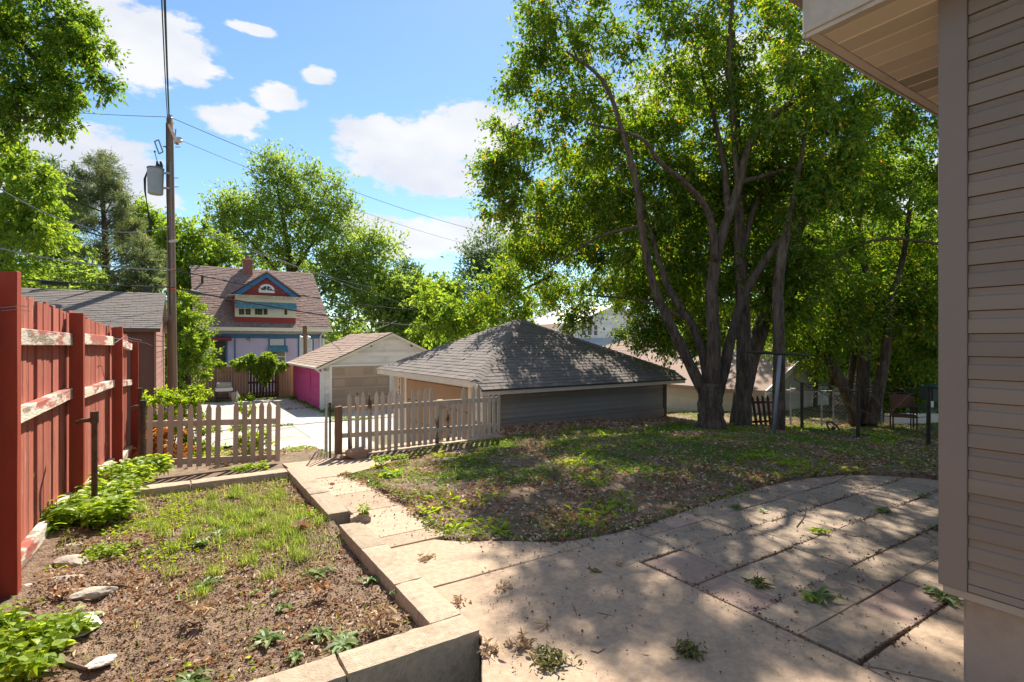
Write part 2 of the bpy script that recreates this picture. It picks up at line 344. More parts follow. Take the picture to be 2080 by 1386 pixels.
def grid_sheet(us, vs, zf, name, m, smooth=True):
    U, V_ = np.meshgrid(us, vs); Z = zf(U, V_)
    X = CU * U - SU * V_; Y = SU * U + CU * V_
    V3 = np.stack([X.ravel(), Y.ravel(), Z.ravel()], 1); nu = len(us); nv = len(vs)
    i = (np.arange(nv - 1)[:, None] * nu + np.arange(nu - 1)[None, :]).ravel()
    return npmesh(name, V3, np.stack([i, i + 1, i + nu + 1, i + nu], 1), m, smooth)


us = np.unique(np.concatenate([np.arange(-14, 24, .35), [1.41, 1.43, 2.34, 2.36, 5.44, 5.46, 11.19, 11.21], np.linspace(24, 420, 30), np.linspace(-420, -14, 30)]))
vs = np.unique(np.concatenate([np.arange(-6, 26, .35), [2.49, 2.51, 8.74, 8.79, 8.81, 9.49, 9.51], np.linspace(26, 60, 20), np.linspace(60, 520, 20), [-60, -20]]))
gsheet = link('ground', grid_sheet(us, vs, lambda a, b: zg(a, b) - .10 - .04 * ((b > 2) & (b < 9)), 'ground', M['far_ground']))
tag(gsheet, kind='structure')

# lawn of bare soil, clover and litter, between patio, fence and trees
def zlawn(a, b):
    n = (fbm(a, b, 1.3, 4, 3) - .45) * .09 + (fbm(a, b, 9, 3, 5) - .45) * .022
    return zg(a, b) + n - .012
ul = np.arange(1.90, 19, .06); vl = np.arange(2.2, 8.72, .06)
lawn = link('lawn', grid_sheet(ul, vl, lambda a, b: zlawn(a, b) - .15 * ((b < np.interp(a, [1.9, 2.26, 2.65, 3.1, 3.59, 4.37, 5.25, 6.25, 7.04, 7.4, 7.6, 7.8, 7.81], [3.85, 3.60, 3.31, 3.23, 3.23, 3.31, 3.38, 3.33, 3.1, 2.7, 2.2, 1, -9])) | ((b > 6.9) & (a < 1.95 + (b - 6.9) * 1.2) & (a < 2.75) & (b < 8.5))), 'lawn', M['lawn_soil'])); tag(lawn, kind='structure')
lawn2 = link('side_yard', grid_sheet(np.arange(11.15, 34, .14), np.arange(8.70, 19, .12), zlawn, 'side_yard', M['lawn_soil'])); tag(lawn2, kind='structure')
lawn3 = link('garage_border', grid_sheet(np.arange(5.3, 11.25, .08), np.arange(8.68, 9.49, .07), lambda a, b: zlawn(a, b), 'garage_border', M['lawn_soil'])); tag(lawn3, kind='structure')


def zbed(a, b):
    n = (fbm(a, b, 1.6, 3, 9) - .45) * .09 + (fbm(a, b, 14, 4, 1) - .45) * .035 + np.abs(fbm(a, b, 45, 2, 2) - .4) * .022
    return -.055 + n + .05 * sstep(-.2, -.75, a)
bed = link('garden_bed', grid_sheet(np.arange(-1.15, 1.26, .014), np.arange(2.68, 6.98, .017), zbed, 'garden_bed', M['soil'])); tag(bed, kind='structure')
bank = link('dirt_bank', grid_sheet(np.arange(-3.2, 2.36, .06), np.arange(6.9, 17.9, .09), lambda a, b: zg(a, b) + (fbm(a, b, 1.5, 4, 3) - .45) * .12 * (b > 8.9) - .03 * (b < 7.3), 'dirt_bank', M['lawn_soil'])); tag(bank, kind='structure')
nb = link('neighbour_yard', grid_sheet(np.arange(-12, -.62, .25), np.arange(-3, 18, .25), lambda a, b: np.where(a > -.9, zg(a * 0 - 1, b) - .12, zg(a * 0 - 1, np.maximum(b, 3))), 'neighbour_yard', M['far_ground'])); tag(nb, kind='structure')

# ------------------------------------------------------------------ patio of pavers and poured slabs
def clip_rect(poly, x0, x1, y0, y1):
    def cl(pts, f, t):
        out = []
        for i in range(len(pts)):
            a, b = pts[i - 1], pts[i]; fa, fb = f(a), f(b)
            if (fa >= 0) != (fb >= 0): s = fa / (fa - fb); out.append((a[0] + (b[0] - a[0]) * s, a[1] + (b[1] - a[1]) * s))
            if fb >= 0: out.append(b)
        return out
    for f in (lambda p: p[0] - x0, lambda p: x1 - p[0], lambda p: p[1] - y0, lambda p: y1 - p[1]):
        poly = cl(poly, f, 0)
        if len(poly) < 3: return []
    return poly


OUT = [(.12, .2), (1.425, 2.5), (1.43, 3.95), (1.80, 3.95), (1.95, 3.80), (2.26, 3.62), (2.65, 3.33), (3.1, 3.25), (3.59, 3.25), (4.37, 3.33), (5.25, 3.40), (6.25, 3.35), (6.8, 3.2), (7.15, 2.95), (7.42, 2.62), (7.6, 2.2), (7.75, 1.2), (7.8, -.5), (.12, -.5)]
patio = empty('patio', (0, 0, 0), TH); tag(patio, 'weathered tan patio of poured slabs and square pavers with pink ones', None, None, 'structure')
def slab(parent, poly, z0, z1, m, name, gap=.0025, tilt=None, bev=.006):
    c = (sum(p[0] for p in poly) / len(poly), sum(p[1] for p in poly) / len(poly))
    q = []
    for p in poly:
        d = math.hypot(p[0] - c[0], p[1] - c[1]); s = max(0, 1 - gap * 1.2 / max(d, 1e-6)); q.append((c[0] + (p[0] - c[0]) * s, c[1] + (p[1] - c[1]) * s))
    tx, ty = tilt or (0, 0); zt = lambda p: z1 + (p[0] - c[0]) * tx + (p[1] - c[1]) * ty
    n = len(q); mb = MB()
    ins = []
    for p in q:
        d = math.hypot(p[0] - c[0], p[1] - c[1]); s = max(0, 1 - bev / max(d, 1e-6)); ins.append((c[0] + (p[0] - c[0]) * s, c[1] + (p[1] - c[1]) * s))
    V3 = [(p[0], p[1], z0) for p in q] + [(p[0], p[1], zt(p) - bev * .7) for p in q] + [(p[0], p[1], zt(p)) for p in ins]
    fs = [(i, (i + 1) % n, n + (i + 1) % n, n + i) for i in range(n)] + [(n + i, n + (i + 1) % n, 2 * n + (i + 1) % n, 2 * n + i) for i in range(n)] + [tuple(range(2 * n, 3 * n))]
    if sum(q[i - 1][0] * q[i][1] - q[i][0] * q[i - 1][1] for i in range(n)) < 0: fs = [f[::-1] for f in fs]
    mb.add(V3, fs)
    return mb.build(name, m, parent)


base = MB(); base.prism([(p[0], p[1], -.6) for p in OUT], (0, 0, .585)); base.build('joint_bed', M['joint'], patio)
def jag(poly, rnd, amp=.004, step=.16):            # broken, slightly wandering edges
    out = []
    for i in range(len(poly)):
        a, b = poly[i - 1], poly[i]; L_ = math.hypot(b[0] - a[0], b[1] - a[1]); k = max(1, int(L_ / step))
        for j in range(1, k + 1):
            t = j / k; o = (0 if j == k else amp)
            out.append((a[0] + (b[0] - a[0]) * t + rnd.uniform(-o, o), a[1] + (b[1] - a[1]) * t + rnd.uniform(-o, o)))
    return out


def put_slab(x0, x1, y0, y1, m, name, dz=0.0, rnd=R, sub=None):
    poly = clip_rect(sub or OUT, x0, x1, y0, y1)
    if len(poly) < 3: return
    ar = abs(sum(poly[i - 1][0] * poly[i][1] - poly[i][0] * poly[i - 1][1] for i in range(len(poly)))) / 2
    if ar < .004: return
    big = ar > 1.2
    slab(patio, jag(poly, rnd), -.1 if x0 > 1.3 else -.55, dz, m, name, tilt=(0, 0) if big else (rnd.uniform(-.008, .008), rnd.uniform(-.008, .008)))


put_slab(.12, 2.88, -.5, 3.17, M['concrete'], 'concrete_slab', 0)
put_slab(1.43, 2.74, 3.17, 3.96, M['concrete'], 'concrete_slab', .002)
CR = [(2.88, 1.25), (3.05, .98), (3.0, .8), (3.18, .55), (3.1, -.5), (2.88, -.5)]
slab(patio, jag(CR, R), -.1, 0, M['concrete'], 'concrete_slab')
slab(patio, jag([(2.895, 1.25), (7.75, 1.25), (7.75, -.5), (3.12, -.5), (3.2, .55), (3.02, .8), (3.065, .98)], R), -.1, .003, M['concrete'], 'concrete_slab')
pv = random.Random(3)
rows = [1.27, 1.56, 1.84, 2.27, 2.70, 3.05, 3.45]
put_slab(2.74, 3.30, 2.72, 3.45, M['paver'], 'paver', .002)
for i in range(len(rows) - 1):
    x = 2.895 if rows[i] < 2.69 else 3.31
    while x < 7.8:
        w = pv.choice([.31, .42, .47, .52, .36])
        pink = pv.random() < .07 or (rows[i] == 1.84 and 2.85 < x < 3.0) or (rows[i] == 1.27 and 3.3 < x < 3.6)
        if rows[i] < 1.6 and i < 2 and pv.random() < .25: w = .62
        put_slab(x, x + w, rows[i], rows[i + 1], M['paver_pink'] if pink else M['paver'], 'paver', pv.uniform(-.006, .006))
        x += w

# path along the bed to the gate
path = empty('garden_path', (0, 0, 0), TH); tag(path, 'narrow concrete path along the raised bed to the alley gate', None, None, 'structure')
pj = [3.955, 4.2, 4.95, 5.65, 6.35, 6.95]
for i in range(len(pj) - 1):
    a, b = pj[i], pj[i + 1]; w0 = 1.88; za = -.0 - .24 * float(sstep(5.2, 8.5, a)); zb_ = -.24 * float(sstep(5.2, 8.5, b))
    mb = MB(); g = .004; l = 1.43
    mb.hexa([(l, a + g, za - .12), (w0 + .06, a + g, za - .12), (w0 + .04, b - g, zb_ - .12), (l, b - g, zb_ - .12)], [(l, a + g, za + .008), (w0 + .06, a + g, za + .008), (w0 + .04, b - g, zb_ + .008), (l, b - g, zb_ + .008)])
    mb.build('concrete_slab', M['concrete'], path, bev=.004)
mb = MB(); poly = [(1.43, 6.955), (1.94, 6.955), (2.75, 7.55), (2.9, 7.95), (2.35, 8.55), (1.43, 8.6)]
mb.prism([(x, y, -.3) for x, y in poly], (0, 0, .12)); 
n = len(poly)
mb.v[n:] = [(x, y, -.24 * float(sstep(5.2, 8.5, y)) + .012) for x, y in poly]
mb.build('concrete_landing', M['concrete'], path)

# raised bed's concrete kerb
curb = empty('raised_bed_curb', (0, 0, 0), TH, 'low weathered concrete curb wall framing the garden bed, corner nearest the viewer', 'curb')
def curb_block(pts_bottom, z0, z1, seed):
    rr = random.Random(seed); (x0, x1, y0, y1) = pts_bottom
    nx = max(2, int((x1 - x0) / .05)); ny = max(2, int((y1 - y0) / .05))
    bm = bmesh.new(); nz_ = max(2, int((z1 - z0) / .06))
    def P3(i, j, k): return (x0 + (x1 - x0) * i / nx, y0 + (y1 - y0) * j / ny, z0 + (z1 - z0) * k / nz_)
    vs = {}
    def gv(i, j, k):
        key = (i, j, k)
        if key not in vs:
            p = list(P3(i, j, k)); ex = (i in (0, nx)) + (j in (0, ny)) + (k in (0, nz_))
            inn = .003 * (ex >= 2) + rr.uniform(0, .005) * (ex >= 2)
            for a, (lo, hi, c) in enumerate(((x0, x1, i / nx), (y0, y1, j / ny), (z0, z1, k / nz_))):
                if ex >= 2:
                    if c == 0: p[a] += inn
                    if c == 1: p[a] -= inn
            if ex: p[2] += (vnoise(p[0], p[1], 7, 3) - .5) * .007 * (k == nz_)
            p[0] += rr.uniform(-.0012, .0012); p[1] += rr.uniform(-.0012, .0012)
            vs[key] = bm.verts.new(p)
        return vs[key]
    for j in range(ny):
        for i in range(nx): bm.faces.new([gv(i, j, nz_), gv(i + 1, j, nz_), gv(i + 1, j + 1, nz_), gv(i, j + 1, nz_)])
    for k in range(nz_):
        for i in range(nx):
            bm.faces.new([gv(i, 0, k), gv(i + 1, 0, k), gv(i + 1, 0, k + 1), gv(i, 0, k + 1)]); bm.faces.new([gv(i + 1, ny, k), gv(i, ny, k), gv(i, ny, k + 1), gv(i + 1, ny, k + 1)])
        for j in range(ny):
            bm.faces.new([gv(0, j + 1, k), gv(0, j, k), gv(0, j, k + 1), gv(0, j + 1, k + 1)]); bm.faces.new([gv(nx, j, k), gv(nx, j + 1, k), gv(nx, j + 1, k + 1), gv(nx, j, k + 1)])
    me = bpy.data.meshes.new('concrete_block'); bm.to_mesh(me); bm.free(); me.materials.append(M['curb'])
    return link('concrete_block', me, None, curb)
for k_, b_ in enumerate(((.703, 1.42, 2.50, 2.71), (-.35, .70, 2.50, 2.71), (-1.4, -.353, 2.50, 2.71), (1.215, 1.42, 2.713, 3.276), (1.216, 1.42, 3.28, 3.986), (1.218, 1.42, 3.99, 4.62))):
    curb_block(b_, -.55 if k_ < 3 else -.3, .042 - .001 * k_, k_ + 1)
curb_block((1.218, 1.42, 4.98, 5.757), -.3, .026, 7)
curb_block((1.22, 1.42, 5.76, 7.10), -.3, .028, 8)
curb_block((.2, 1.216, 6.90, 7.10), -.3, .03, 9)
curb_block((-.75, .196, 6.90, 7.10), -.3, .03, 10)

# ------------------------------------------------------------------ the house at the edge: siding, corner post, eave
KU, KV = 3.09, .977
house = empty('house', (0, 0, 0), TH, 'taupe vinyl sided house corner with deep eave on a painted foundation', 'house')
SB = .46; rev = .1045; HS = 3.25
MB().box(KU + .02, KU + 9, KV - 7, KV - .02, SB - .02, HS + .1).build('wall', M['vinyl'], house)
n = int((HS - SB - .02) / rev) + 1
for k in range(n):
    z0 = SB + .035 + k * rev; z1 = min(z0 + rev, HS - .01)
    hb = z1 - z0; prof = [(0, .013), (.60 * hb, .0105), (.66 * hb, .0045), (.82 * hb, .001), (hb - .004, .004)]
    for ax_ in (0, 1):
        vs = []; lo, hi = (KV - 6.9, KV - .088) if ax_ == 0 else (KU + .088, KU + 8.9)
        for (dz_, o_) in [(0, -.02)] + prof + [(hb - .004, -.02)]:
            for e_ in (lo, hi): vs.append((KU - o_, e_, z0 + dz_) if ax_ == 0 else (e_, KV + o_, z0 + dz_))
        fs = [(2 * i, 2 * i + 1, 2 * i + 3, 2 * i + 2) for i in range(len(vs) // 2 - 1)] + [tuple(range(0, len(vs), 2)), tuple(range(1, len(vs), 2))]
        mb = MB(); mb.add(vs, fs); bm_ = mb.build('siding_board', M['vinyl'], house)
        q_ = bmesh.new(); q_.from_mesh(bm_.data); bmesh.ops.recalc_face_normals(q_, faces=q_.faces); q_.to_mesh(bm_.data); q_.free()
t = MB(); t.box(KU - .022, KU + .018, KV - .086, KV + .022, SB - .005, HS - .002); t.box(KU + .02, KU + .086, KV - .02, KV + .02, SB - .005, HS - .002); t.build('corner_trim', M['vinyl_trim'], house, bev=.003)
t = MB(); t.box(KU - .016, KU + .03, KV - 6.9, KV - .088, SB - .002, SB + .032); t.build('starter_strip', M['vinyl_trim'], house, bev=.002)
t = MB(); t.box(KU - .008, KU + 8.9, KV - 6.9, KV + .008, SB - .045, SB - .008); t.build('sill_flashing', M['soffit_vent'], house, bev=.002)
MB().box(KU + .05, KU + 8.9, KV - 6.9, KV - .05, -.5, SB - .046).build('foundation', M['foundation'], house, bev=.012)
EU, EV = 2.882, 1.513
x = EU + .055; k = 0
while x < 9.5:
    w = .150; over = x < KU - .03; y0 = EV - 7 if over else KV - .01
    m_ = M['soffit_vent'] if k in (6, 7) else M['soffit']
    MB().box(x + .004, x + w - .004, y0, EV - .055, HS, HS + .02).build('soffit_panel', m_, house)
    MB().box(x - .004, x + .004, y0, EV - .055, HS - .0035, HS + .02).build('soffit_rib', M['soffit_rib'], house)
    x += w; k += 1
t = MB(); t.box(EU, EU + 7.5, EV - .052, EV, HS - .004, HS + .03); t.build('soffit_channel', M['fascia'], house, bev=.003)
t = MB(); t.box(EU, EU + .05, EV - 7, EV - .053, HS - .002, HS + .03); t.build('soffit_channel', M['fascia'], house, bev=.003)
t = MB(); t.box(EU - .018, EU - .001, EV - 7, EV + .001, HS - .012, HS + .24); t.build('fascia_board', M['fascia'], house, bev=.002)
t = MB(); t.box(EU - .019, EU + 7.5, EV + .002, EV + .018, HS - .008, HS + .24); t.build('fascia_board', M['fascia'], house, bev=.002)
t = MB(); t.box(EU - .03, EU - .0195, EV - 7, EV + .01, HS + .012, HS + .2); t.build('fascia_cover', M['fascia'], house, bev=.003)
t = MB(); t.hexa([(EU - .1, EV - 7, HS + .245), (EU + 7.6, EV - 7, HS + .245), (EU + 7.6, EV + .1, HS + .245), (EU - .1, EV + .1, HS + .245)], [(EU + 3.5, EV - 6, HS + 1.9), (EU + 7.6, EV - 6, HS + 1.9), (EU + 7.6, EV - 3.5, HS + 1.9), (EU + 3.5, EV - 3.5, HS + 1.9)]); t.build('roof', M['asphalt_shingle'], house)

# ------------------------------------------------------------------ helpers for buildings
def siding(root, plane, p, a0, a1, z0, z1, exp, m, sgn=-1, openings=(), clip=None, thick=.016, name='siding_board', stuff=False):
    """lap boards on the plane 'u' or 'v' = p; a0..a1 along it; sgn = outward sign; clip(z) gives the run's ends at a height"""
    n = max(1, round((z1 - z0) / exp)); e = (z1 - z0) / n; acc = MB()
    for k in range(n):
        b0, b1 = z0 + k * e, z0 + (k + 1) * e; spans = [(a0, a1)]
        for (o0, o1, q0, q1) in openings:
            if b0 + e * .5 > q0 and b0 + e * .5 < q1:
                ns = []
                for (s0, s1) in spans:
                    if o1 <= s0 or o0 >= s1: ns.append((s0, s1)); continue
                    if o0 > s0: ns.append((s0, o0))
                    if o1 < s1: ns.append((o1, s1))
                spans = ns
        for (s0, s1) in spans:
            lo = (s0, s1); hi = (s0, s1)
            if clip:
                c0, c1 = clip(b0), clip(b1); lo = (max(s0, c0[0]), min(s1, c0[1])); hi = (max(s0, c1[0]), min(s1, c1[1]))
                if lo[1] - lo[0] < .03: continue
                if hi[1] < hi[0]: hi = ((hi[0] + hi[1]) / 2,) * 2
            def pt(a, d, z): return (a, p + sgn * d, z) if plane == 'v' else (p + sgn * d, a, z)
            t_ = thick; mb = acc if stuff else MB()
            mb.hexa([pt(lo[0], t_, b0), pt(lo[1], t_, b0), pt(lo[1], 0, b0), pt(lo[0], 0, b0)], [pt(hi[0], t_ * .2, b1), pt(hi[1], t_ * .2, b1), pt(hi[1], 0, b1), pt(hi[0], 0, b1)])
            if not stuff: mb.build(name, m, root)
    if stuff: tag(acc.build(name, m, root), kind='stuff')


def fixn(o):
    bm = bmesh.new(); bm.from_mesh(o.data); bmesh.ops.recalc_face_normals(bm, faces=bm.faces); bm.to_mesh(o.data); bm.free(); return o


def shingles(root, e0, e1, r1, r0, course, tab, m, budget=0, thick=.012, seed=0, from_u=None):
    """a slope from eave e0-e1 up to ridge r0-r1 laid in courses of separate tabs; the first `budget` are parts, the rest one stuff part"""
    rr = random.Random(seed); e0, e1, r0, r1 = map(Vector, (e0, e1, r0, r1))
    nrm = (e1 - e0).cross(r0 - e0 if (r0 - e0).length > .01 else r1 - e0).normalized()
    if nrm.z < 0: nrm = -nrm
    slope = ((r0 - e0) + (r1 - e1)) / 2; h = (slope - (e1 - e0).normalized() * slope.dot((e1 - e0).normalized())).length
    n = max(1, round(h / course)); acc = MB(); cnt = 0; al = (e1 - e0).normalized()
    for k in range(n):
        t0, t1 = k / n, min(1, (k + 1.02) / n)
        a0, b0 = e0.lerp(r0, t0), e1.lerp(r1, t0); a1, b1 = e0.lerp(r0, t1), e1.lerp(r1, t1)
        L0 = (b0 - a0).dot(al); s = -(tab / 2 if k % 2 else 0) + rr.uniform(-.03, .03)
        oa0, ob0, oa1, ob1 = 0, L0, (a1 - a0).dot(al), (b1 - a0).dot(al); up = a1 - a0 - al * oa1
        while s < L0:
            x0, x1 = s + .004, s + tab - .004; s += tab
            q = [max(x0, oa0), min(x1, ob0), min(x1, ob1), max(x0, oa1)]
            if q[1] - q[0] < .02 : continue
            if q[2] < q[3]: q[2] = q[3] = (q[2] + q[3]) / 2
            lift = thick * (1 + rr.uniform(-.25, .35))
            b = [a0 + al * q[0], a0 + al * q[1], a0 + al * q[2] + up, a0 + al * q[3] + up]
            tp = [b[0] + nrm * lift, b[1] + nrm * lift, b[2] + nrm * lift * .35, b[3] + nrm * lift * .35]
            mb = MB() if cnt < budget else acc
            mb.hexa([p_ - nrm * .004 for p_ in b], tp)
            if cnt < budget: mb.build('shingle', m, root)
            cnt += 1
    if acc.v: tag(acc.build('shingle_field', m, root), kind='stuff')
    return cnt


def text_mesh(body, size, m, parent, loc, rot, depth=.004):
    cu = bpy.data.curves.new('numeral', 'FONT'); cu.body = body; cu.size = size; cu.extrude = depth; cu.align_x = 'CENTER'; cu.align_y = 'CENTER'
    tmp = bpy.data.objects.new('numeral_src', cu); COL.objects.link(tmp); bpy.context.view_layer.update()
    me = bpy.data.meshes.new_from_object(tmp.evaluated_get(bpy.context.evaluated_depsgraph_get())); bpy.data.objects.remove(tmp); bpy.data.curves.remove(cu)
    me.materials.clear(); me.materials.append(m)
    o = link('numeral', me, None, parent, loc); o.rotation_euler = rot; return o


# ------------------------------------------------------------------ grey hipped garage
gg = empty('gray_garage', (0, 0, 0), TH, 'gray sided garage with a low hipped shingle roof behind the picket fence', 'garage')
gu0, gu1, gv0, gvb, gv1, ez, pz = 5.25, 11.40, 9.18, 9.475, 15.5, .74, 2.26
wu0, wu1, wv0, wv1 = 5.62, 11.05, 9.50, 15.2
gc = MB(); gc.box(wu0 + .02, wu1 - .02, wv0 + .02, wv1 - .02, LOW - .1, ez + .02); gc.build('wall', M['gray_siding'], gg)
siding(gg, 'v', wv0 + .02, wu0 + .20, wu1 - .12, -.12, ez - .12, .1016, M['gray_siding'], -1, thick=.028)
MB().box(wu0 - .005, wu0 + .195, wv0 - .012, wv0 + .15, LOW, ez - .12).build('corner_board', M['gray_siding'], gg)
MB().box(wu1 - .115, wu1 + .01, wv0 - .012, wv0 + .15, LOW, ez - .12).build('corner_board', M['dark_metal'], gg)
MB().box(wu0 + .2, wu1 - .12, wv0 - .03, wv0 + .019, -.5, -.125).build('foundation', M['foundation'], gg)
siding(gg, 'u', wu0 + .02, wv0 + .16, 10.25, -.1, ez - .1, .1016, M['tan_trim'], -1)
MB().box(wu0 - .01, wu0 + .019, wv0 + .152, wv0 + .3, LOW, ez - .1).build('corner_board', M['tan_trim'], gg)
va, vb = 10.40, 14.05
MB().box(wu0 - .005, wu0 + .019, vb + .13, 15.18, LOW, ez - .05).build('wall_panel', M['tan_door'], gg)
MB().box(wu0 - .05, wu0 - .006, vb + .40, vb + .62, LOW + .6, ez - .06).build('number_board', M['tan_trim'], gg)
for q in range(4):
    dh = (ez - .15 - LOW) / 4
    MB().box(wu0 - .012, wu0 + .019, va, vb, LOW + q * dh + .012, LOW + (q + 1) * dh - .012).build('garage_door_panel', M['brown_door'], gg, bev=.006)
for (a, b) in ((va - .14, va - .005), (vb + .005, vb + .125)):
    MB().box(wu0 - .04, wu0 + .019, a, b, LOW, ez - .05).build('door_jamb', M['tan_trim'], gg)
MB().box(wu0 - .04, wu0 + .019, va, vb, ez - .14, ez - .03).build('door_head', M['tan_trim'], gg)
for i, ch in enumerate('2625'):
    text_mesh(ch, .21, M['numeral'], gg, (wu0 - .056, vb + .51, ez - .24 - i * .175), (math.pi / 2, 0, -math.pi / 2))
# eaves and fascia
rb = ez - .15
mb = MB(); mb.prism([(gu0, gvb, ez), (gu0, gv1, ez), (gu1, gv1, ez), (gu1, gvb, ez)], (0, 0, .02)); mb.build('eave_soffit', M['tan_trim'], gg)
MB().box(gu0 - .02, gu0 + .01, gvb, gv1, ez - .06, ez + .075).build('fascia_board', M['tan_trim'], gg)
mb = MB(); mb.hexa([(gu0 - .02, gv0, rb - .06), (gu0 + .01, gv0, rb - .06), (gu0 + .01, gvb - .002, ez - .06), (gu0 - .02, gvb - .002, ez - .06)], [(gu0 - .02, gv0, rb + .055), (gu0 + .01, gv0, rb + .055), (gu0 + .01, gvb - .002, ez + .075), (gu0 - .02, gvb - .002, ez + .075)]); mb.build('rake_board', M['tan_trim'], gg)
MB().box(gu0 - .02, gu1, gv0 - .02, gv0 + .005, rb - .045, rb + .035).build('fascia_board', M['tan_trim'], gg)
MB().box(gu0 - .02, gu1 + .02, gv0 - .045, gv0 + .02, rb + .037, rb + .062).build('drip_edge', M['dark_metal'], gg)
mb = MB(); mb.hexa([(gu0 + .01, gv0, rb + .01), (gu1, gv0, rb + .01), (gu1, gvb, ez), (gu0 + .01, gvb, ez)], [(gu0 + .01, gv0, rb + .05), (gu1, gv0, rb + .05), (gu1, gvb, ez + .08), (gu0 + .01, gvb, ez + .08)]); fixn(mb.build('lower_deck', M['tan_trim'], gg))
um, vm = (gu0 + gu1) / 2, (gvb + gv1) / 2; ap0 = (um - .08, vm, pz); ap1 = (um + .08, vm, pz); et = ez + .08
mb = MB(); mb.add([(gu0, gvb, et), (gu1, gvb, et), (gu1, gv1, et), (gu0, gv1, et), ap0, ap1], [(0, 1, 5, 4), (1, 2, 5), (2, 3, 4, 5), (3, 0, 4), (3, 2, 1, 0)]); mb.build('roof_deck', M['asphalt_shingle'], gg)
c1 = shingles(gg, (gu0, gv0 - .03, rb + .062), (gu1, gv0 - .03, rb + .062), (gu1, gvb, et + .006), (gu0, gvb, et + .006), .145, .30, M['asphalt_shingle'], 44, seed=1)
c2 = shingles(gg, (gu0, gvb, et + .006), (gu1, gvb, et + .006), ap1, ap0, .145, .30, M['asphalt_shingle'], 128, seed=2)
c3 = shingles(gg, (gu0 - .03, gv1, et), (gu0 - .03, gvb, et), ap0, ap0, .145, .30, M['asphalt_shingle'], 128, seed=3)
shingles(gg, (gu1, gvb, et), (gu1, gv1, et), ap1, ap1, .145, .30, M['asphalt_shingle'], 0, seed=4)
def hipcaps(root, a, b, m, step=.16, w=.14):
    a, b = Vector(a), Vector(b); L_ = (b - a).length; d = (b - a) / L_; side = d.cross(Vector((0, 0, 1))).normalized(); n = int(L_ / step); acc = MB()
    for i in range(n):
        p = a + d * i * step; q = a + d * (i + 1.25) * step; up = Vector((0, 0, .045))
        acc.add([p - side * w - up * .8, p + up * .75, p + side * w - up * .8, q - side * w - up * .9, q + up * .45, q + side * w - up * .9], [(0, 1, 4, 3), (1, 2, 5, 4), (0, 2, 1)])
    tag(acc.build('hip_cap', m, root), kind='stuff')
for c in ((gu0, gvb), (gu1, gvb), (gu1, gv1), (gu0, gv1)): hipcaps(gg, (c[0], c[1], et + .01), (um, vm, pz + .01), M['asphalt_shingle'])

# ------------------------------------------------------------------ white gabled garage across the alley, number 2611
wg = empty('white_garage', (0, 0, 0), TH, 'white clapboard gabled garage number 2611 with pink side wall across the alley', 'garage')
a0, a1, b0, b1, fe, fr = 6.07, 12.87, 25.9, 33.0, .50, 2.05
MB().box(a0 + .02, a1 - .02, b0 + .03, b1, LOW - .05, fe).build('wall', M['white_siding'], wg)
mid = (a0 + a1) / 2
gab = MB(); gab.prism([(a0 + .02, b0 + .03, fe), (a1 - .02, b0 + .03, fe), (mid, b0 + .03, fr - .02)], (0, b1 - b0 - .03, 0)); gab.build('gable_wall', M['white_siding'], wg)
u_d0, z_d = fv(674, 745, b0); u_d1, _ = fv(791, 745, b0)
siding(wg, 'v', b0 + .03, a0 + .02, a1 - .02, LOW, fe, .16, M['white_siding'], -1, [(u_d0 - .1, u_d1 + .1, LOW - 1, z_d + .09)])
siding(wg, 'v', b0 + .03, a0, a1, fe, fr, .16, M['white_siding'], -1, clip=lambda z: (a0 + (z - fe) / (fr - fe) * (mid - a0), a1 - (z - fe) / (fr - fe) * (a1 - mid)), name='gable_board')
siding(wg, 'u', a0 + .02, b0 + .1, b1, LOW, fe, .2, M['pink'], -1)
MB().box(a0 - .02, a0 + .012, 28.4, 29.4, LOW + .9, fe - .25).build('side_hatch', M['pink'], wg)
MB().box(a0 - .03, a0 + .08, b0 - .02, b0 + .09, LOW, fe).build('corner_board', M['white'], wg)
MB().box(u_d0 - .1, u_d0, b0 - .03, b0 + .029, LOW, z_d + .09).build('door_jamb', M['white'], wg)
MB().box(u_d1, u_d1 + .1, b0 - .03, b0 + .029, LOW, z_d + .09).build('door_jamb', M['white'], wg)
MB().box(u_d0, u_d1, b0 - .03, b0 + .029, z_d, z_d + .09).build('door_head', M['white'], wg)
for q in range(4):
    dh = (z_d - LOW) / 4; w4 = (u_d1 - u_d0) / 4
    s = MB().box(u_d0, u_d1, b0 + .012, b0 + .029, LOW + q * dh + .01, LOW + (q + 1) * dh - .01).build('garage_door_section', M['tan_door'], wg)
    for c in range(4): MB().box(u_d0 + c * w4 + .1, u_d0 + (c + 1) * w4 - .1, b0 + .002, b0 + .0115, LOW + q * dh + .09, LOW + (q + 1) * dh - .09).build('raised_panel', M['tan_door'], s, bev=.004)
un, zn = fv(664, 751, b0)
text_mesh('2611', .2, M['numeral'], wg, (un, b0 - .02, zn), (math.pi / 2, 0, 0))
for px in (753, 835):
    u_, z_ = fv(px, 702, b0); MB().tube([(u_, b0 + .01, z_), (u_, b0 - .09, z_ - .03)], [.035, .05], 8).build('yard_light', M['dark_metal'], wg)
oh = .22; sl = (fr - fe) / (mid - a0); rt = .08
def rp(u, v, dz=0): return (u, v, fr - abs(u - mid) * sl + dz)
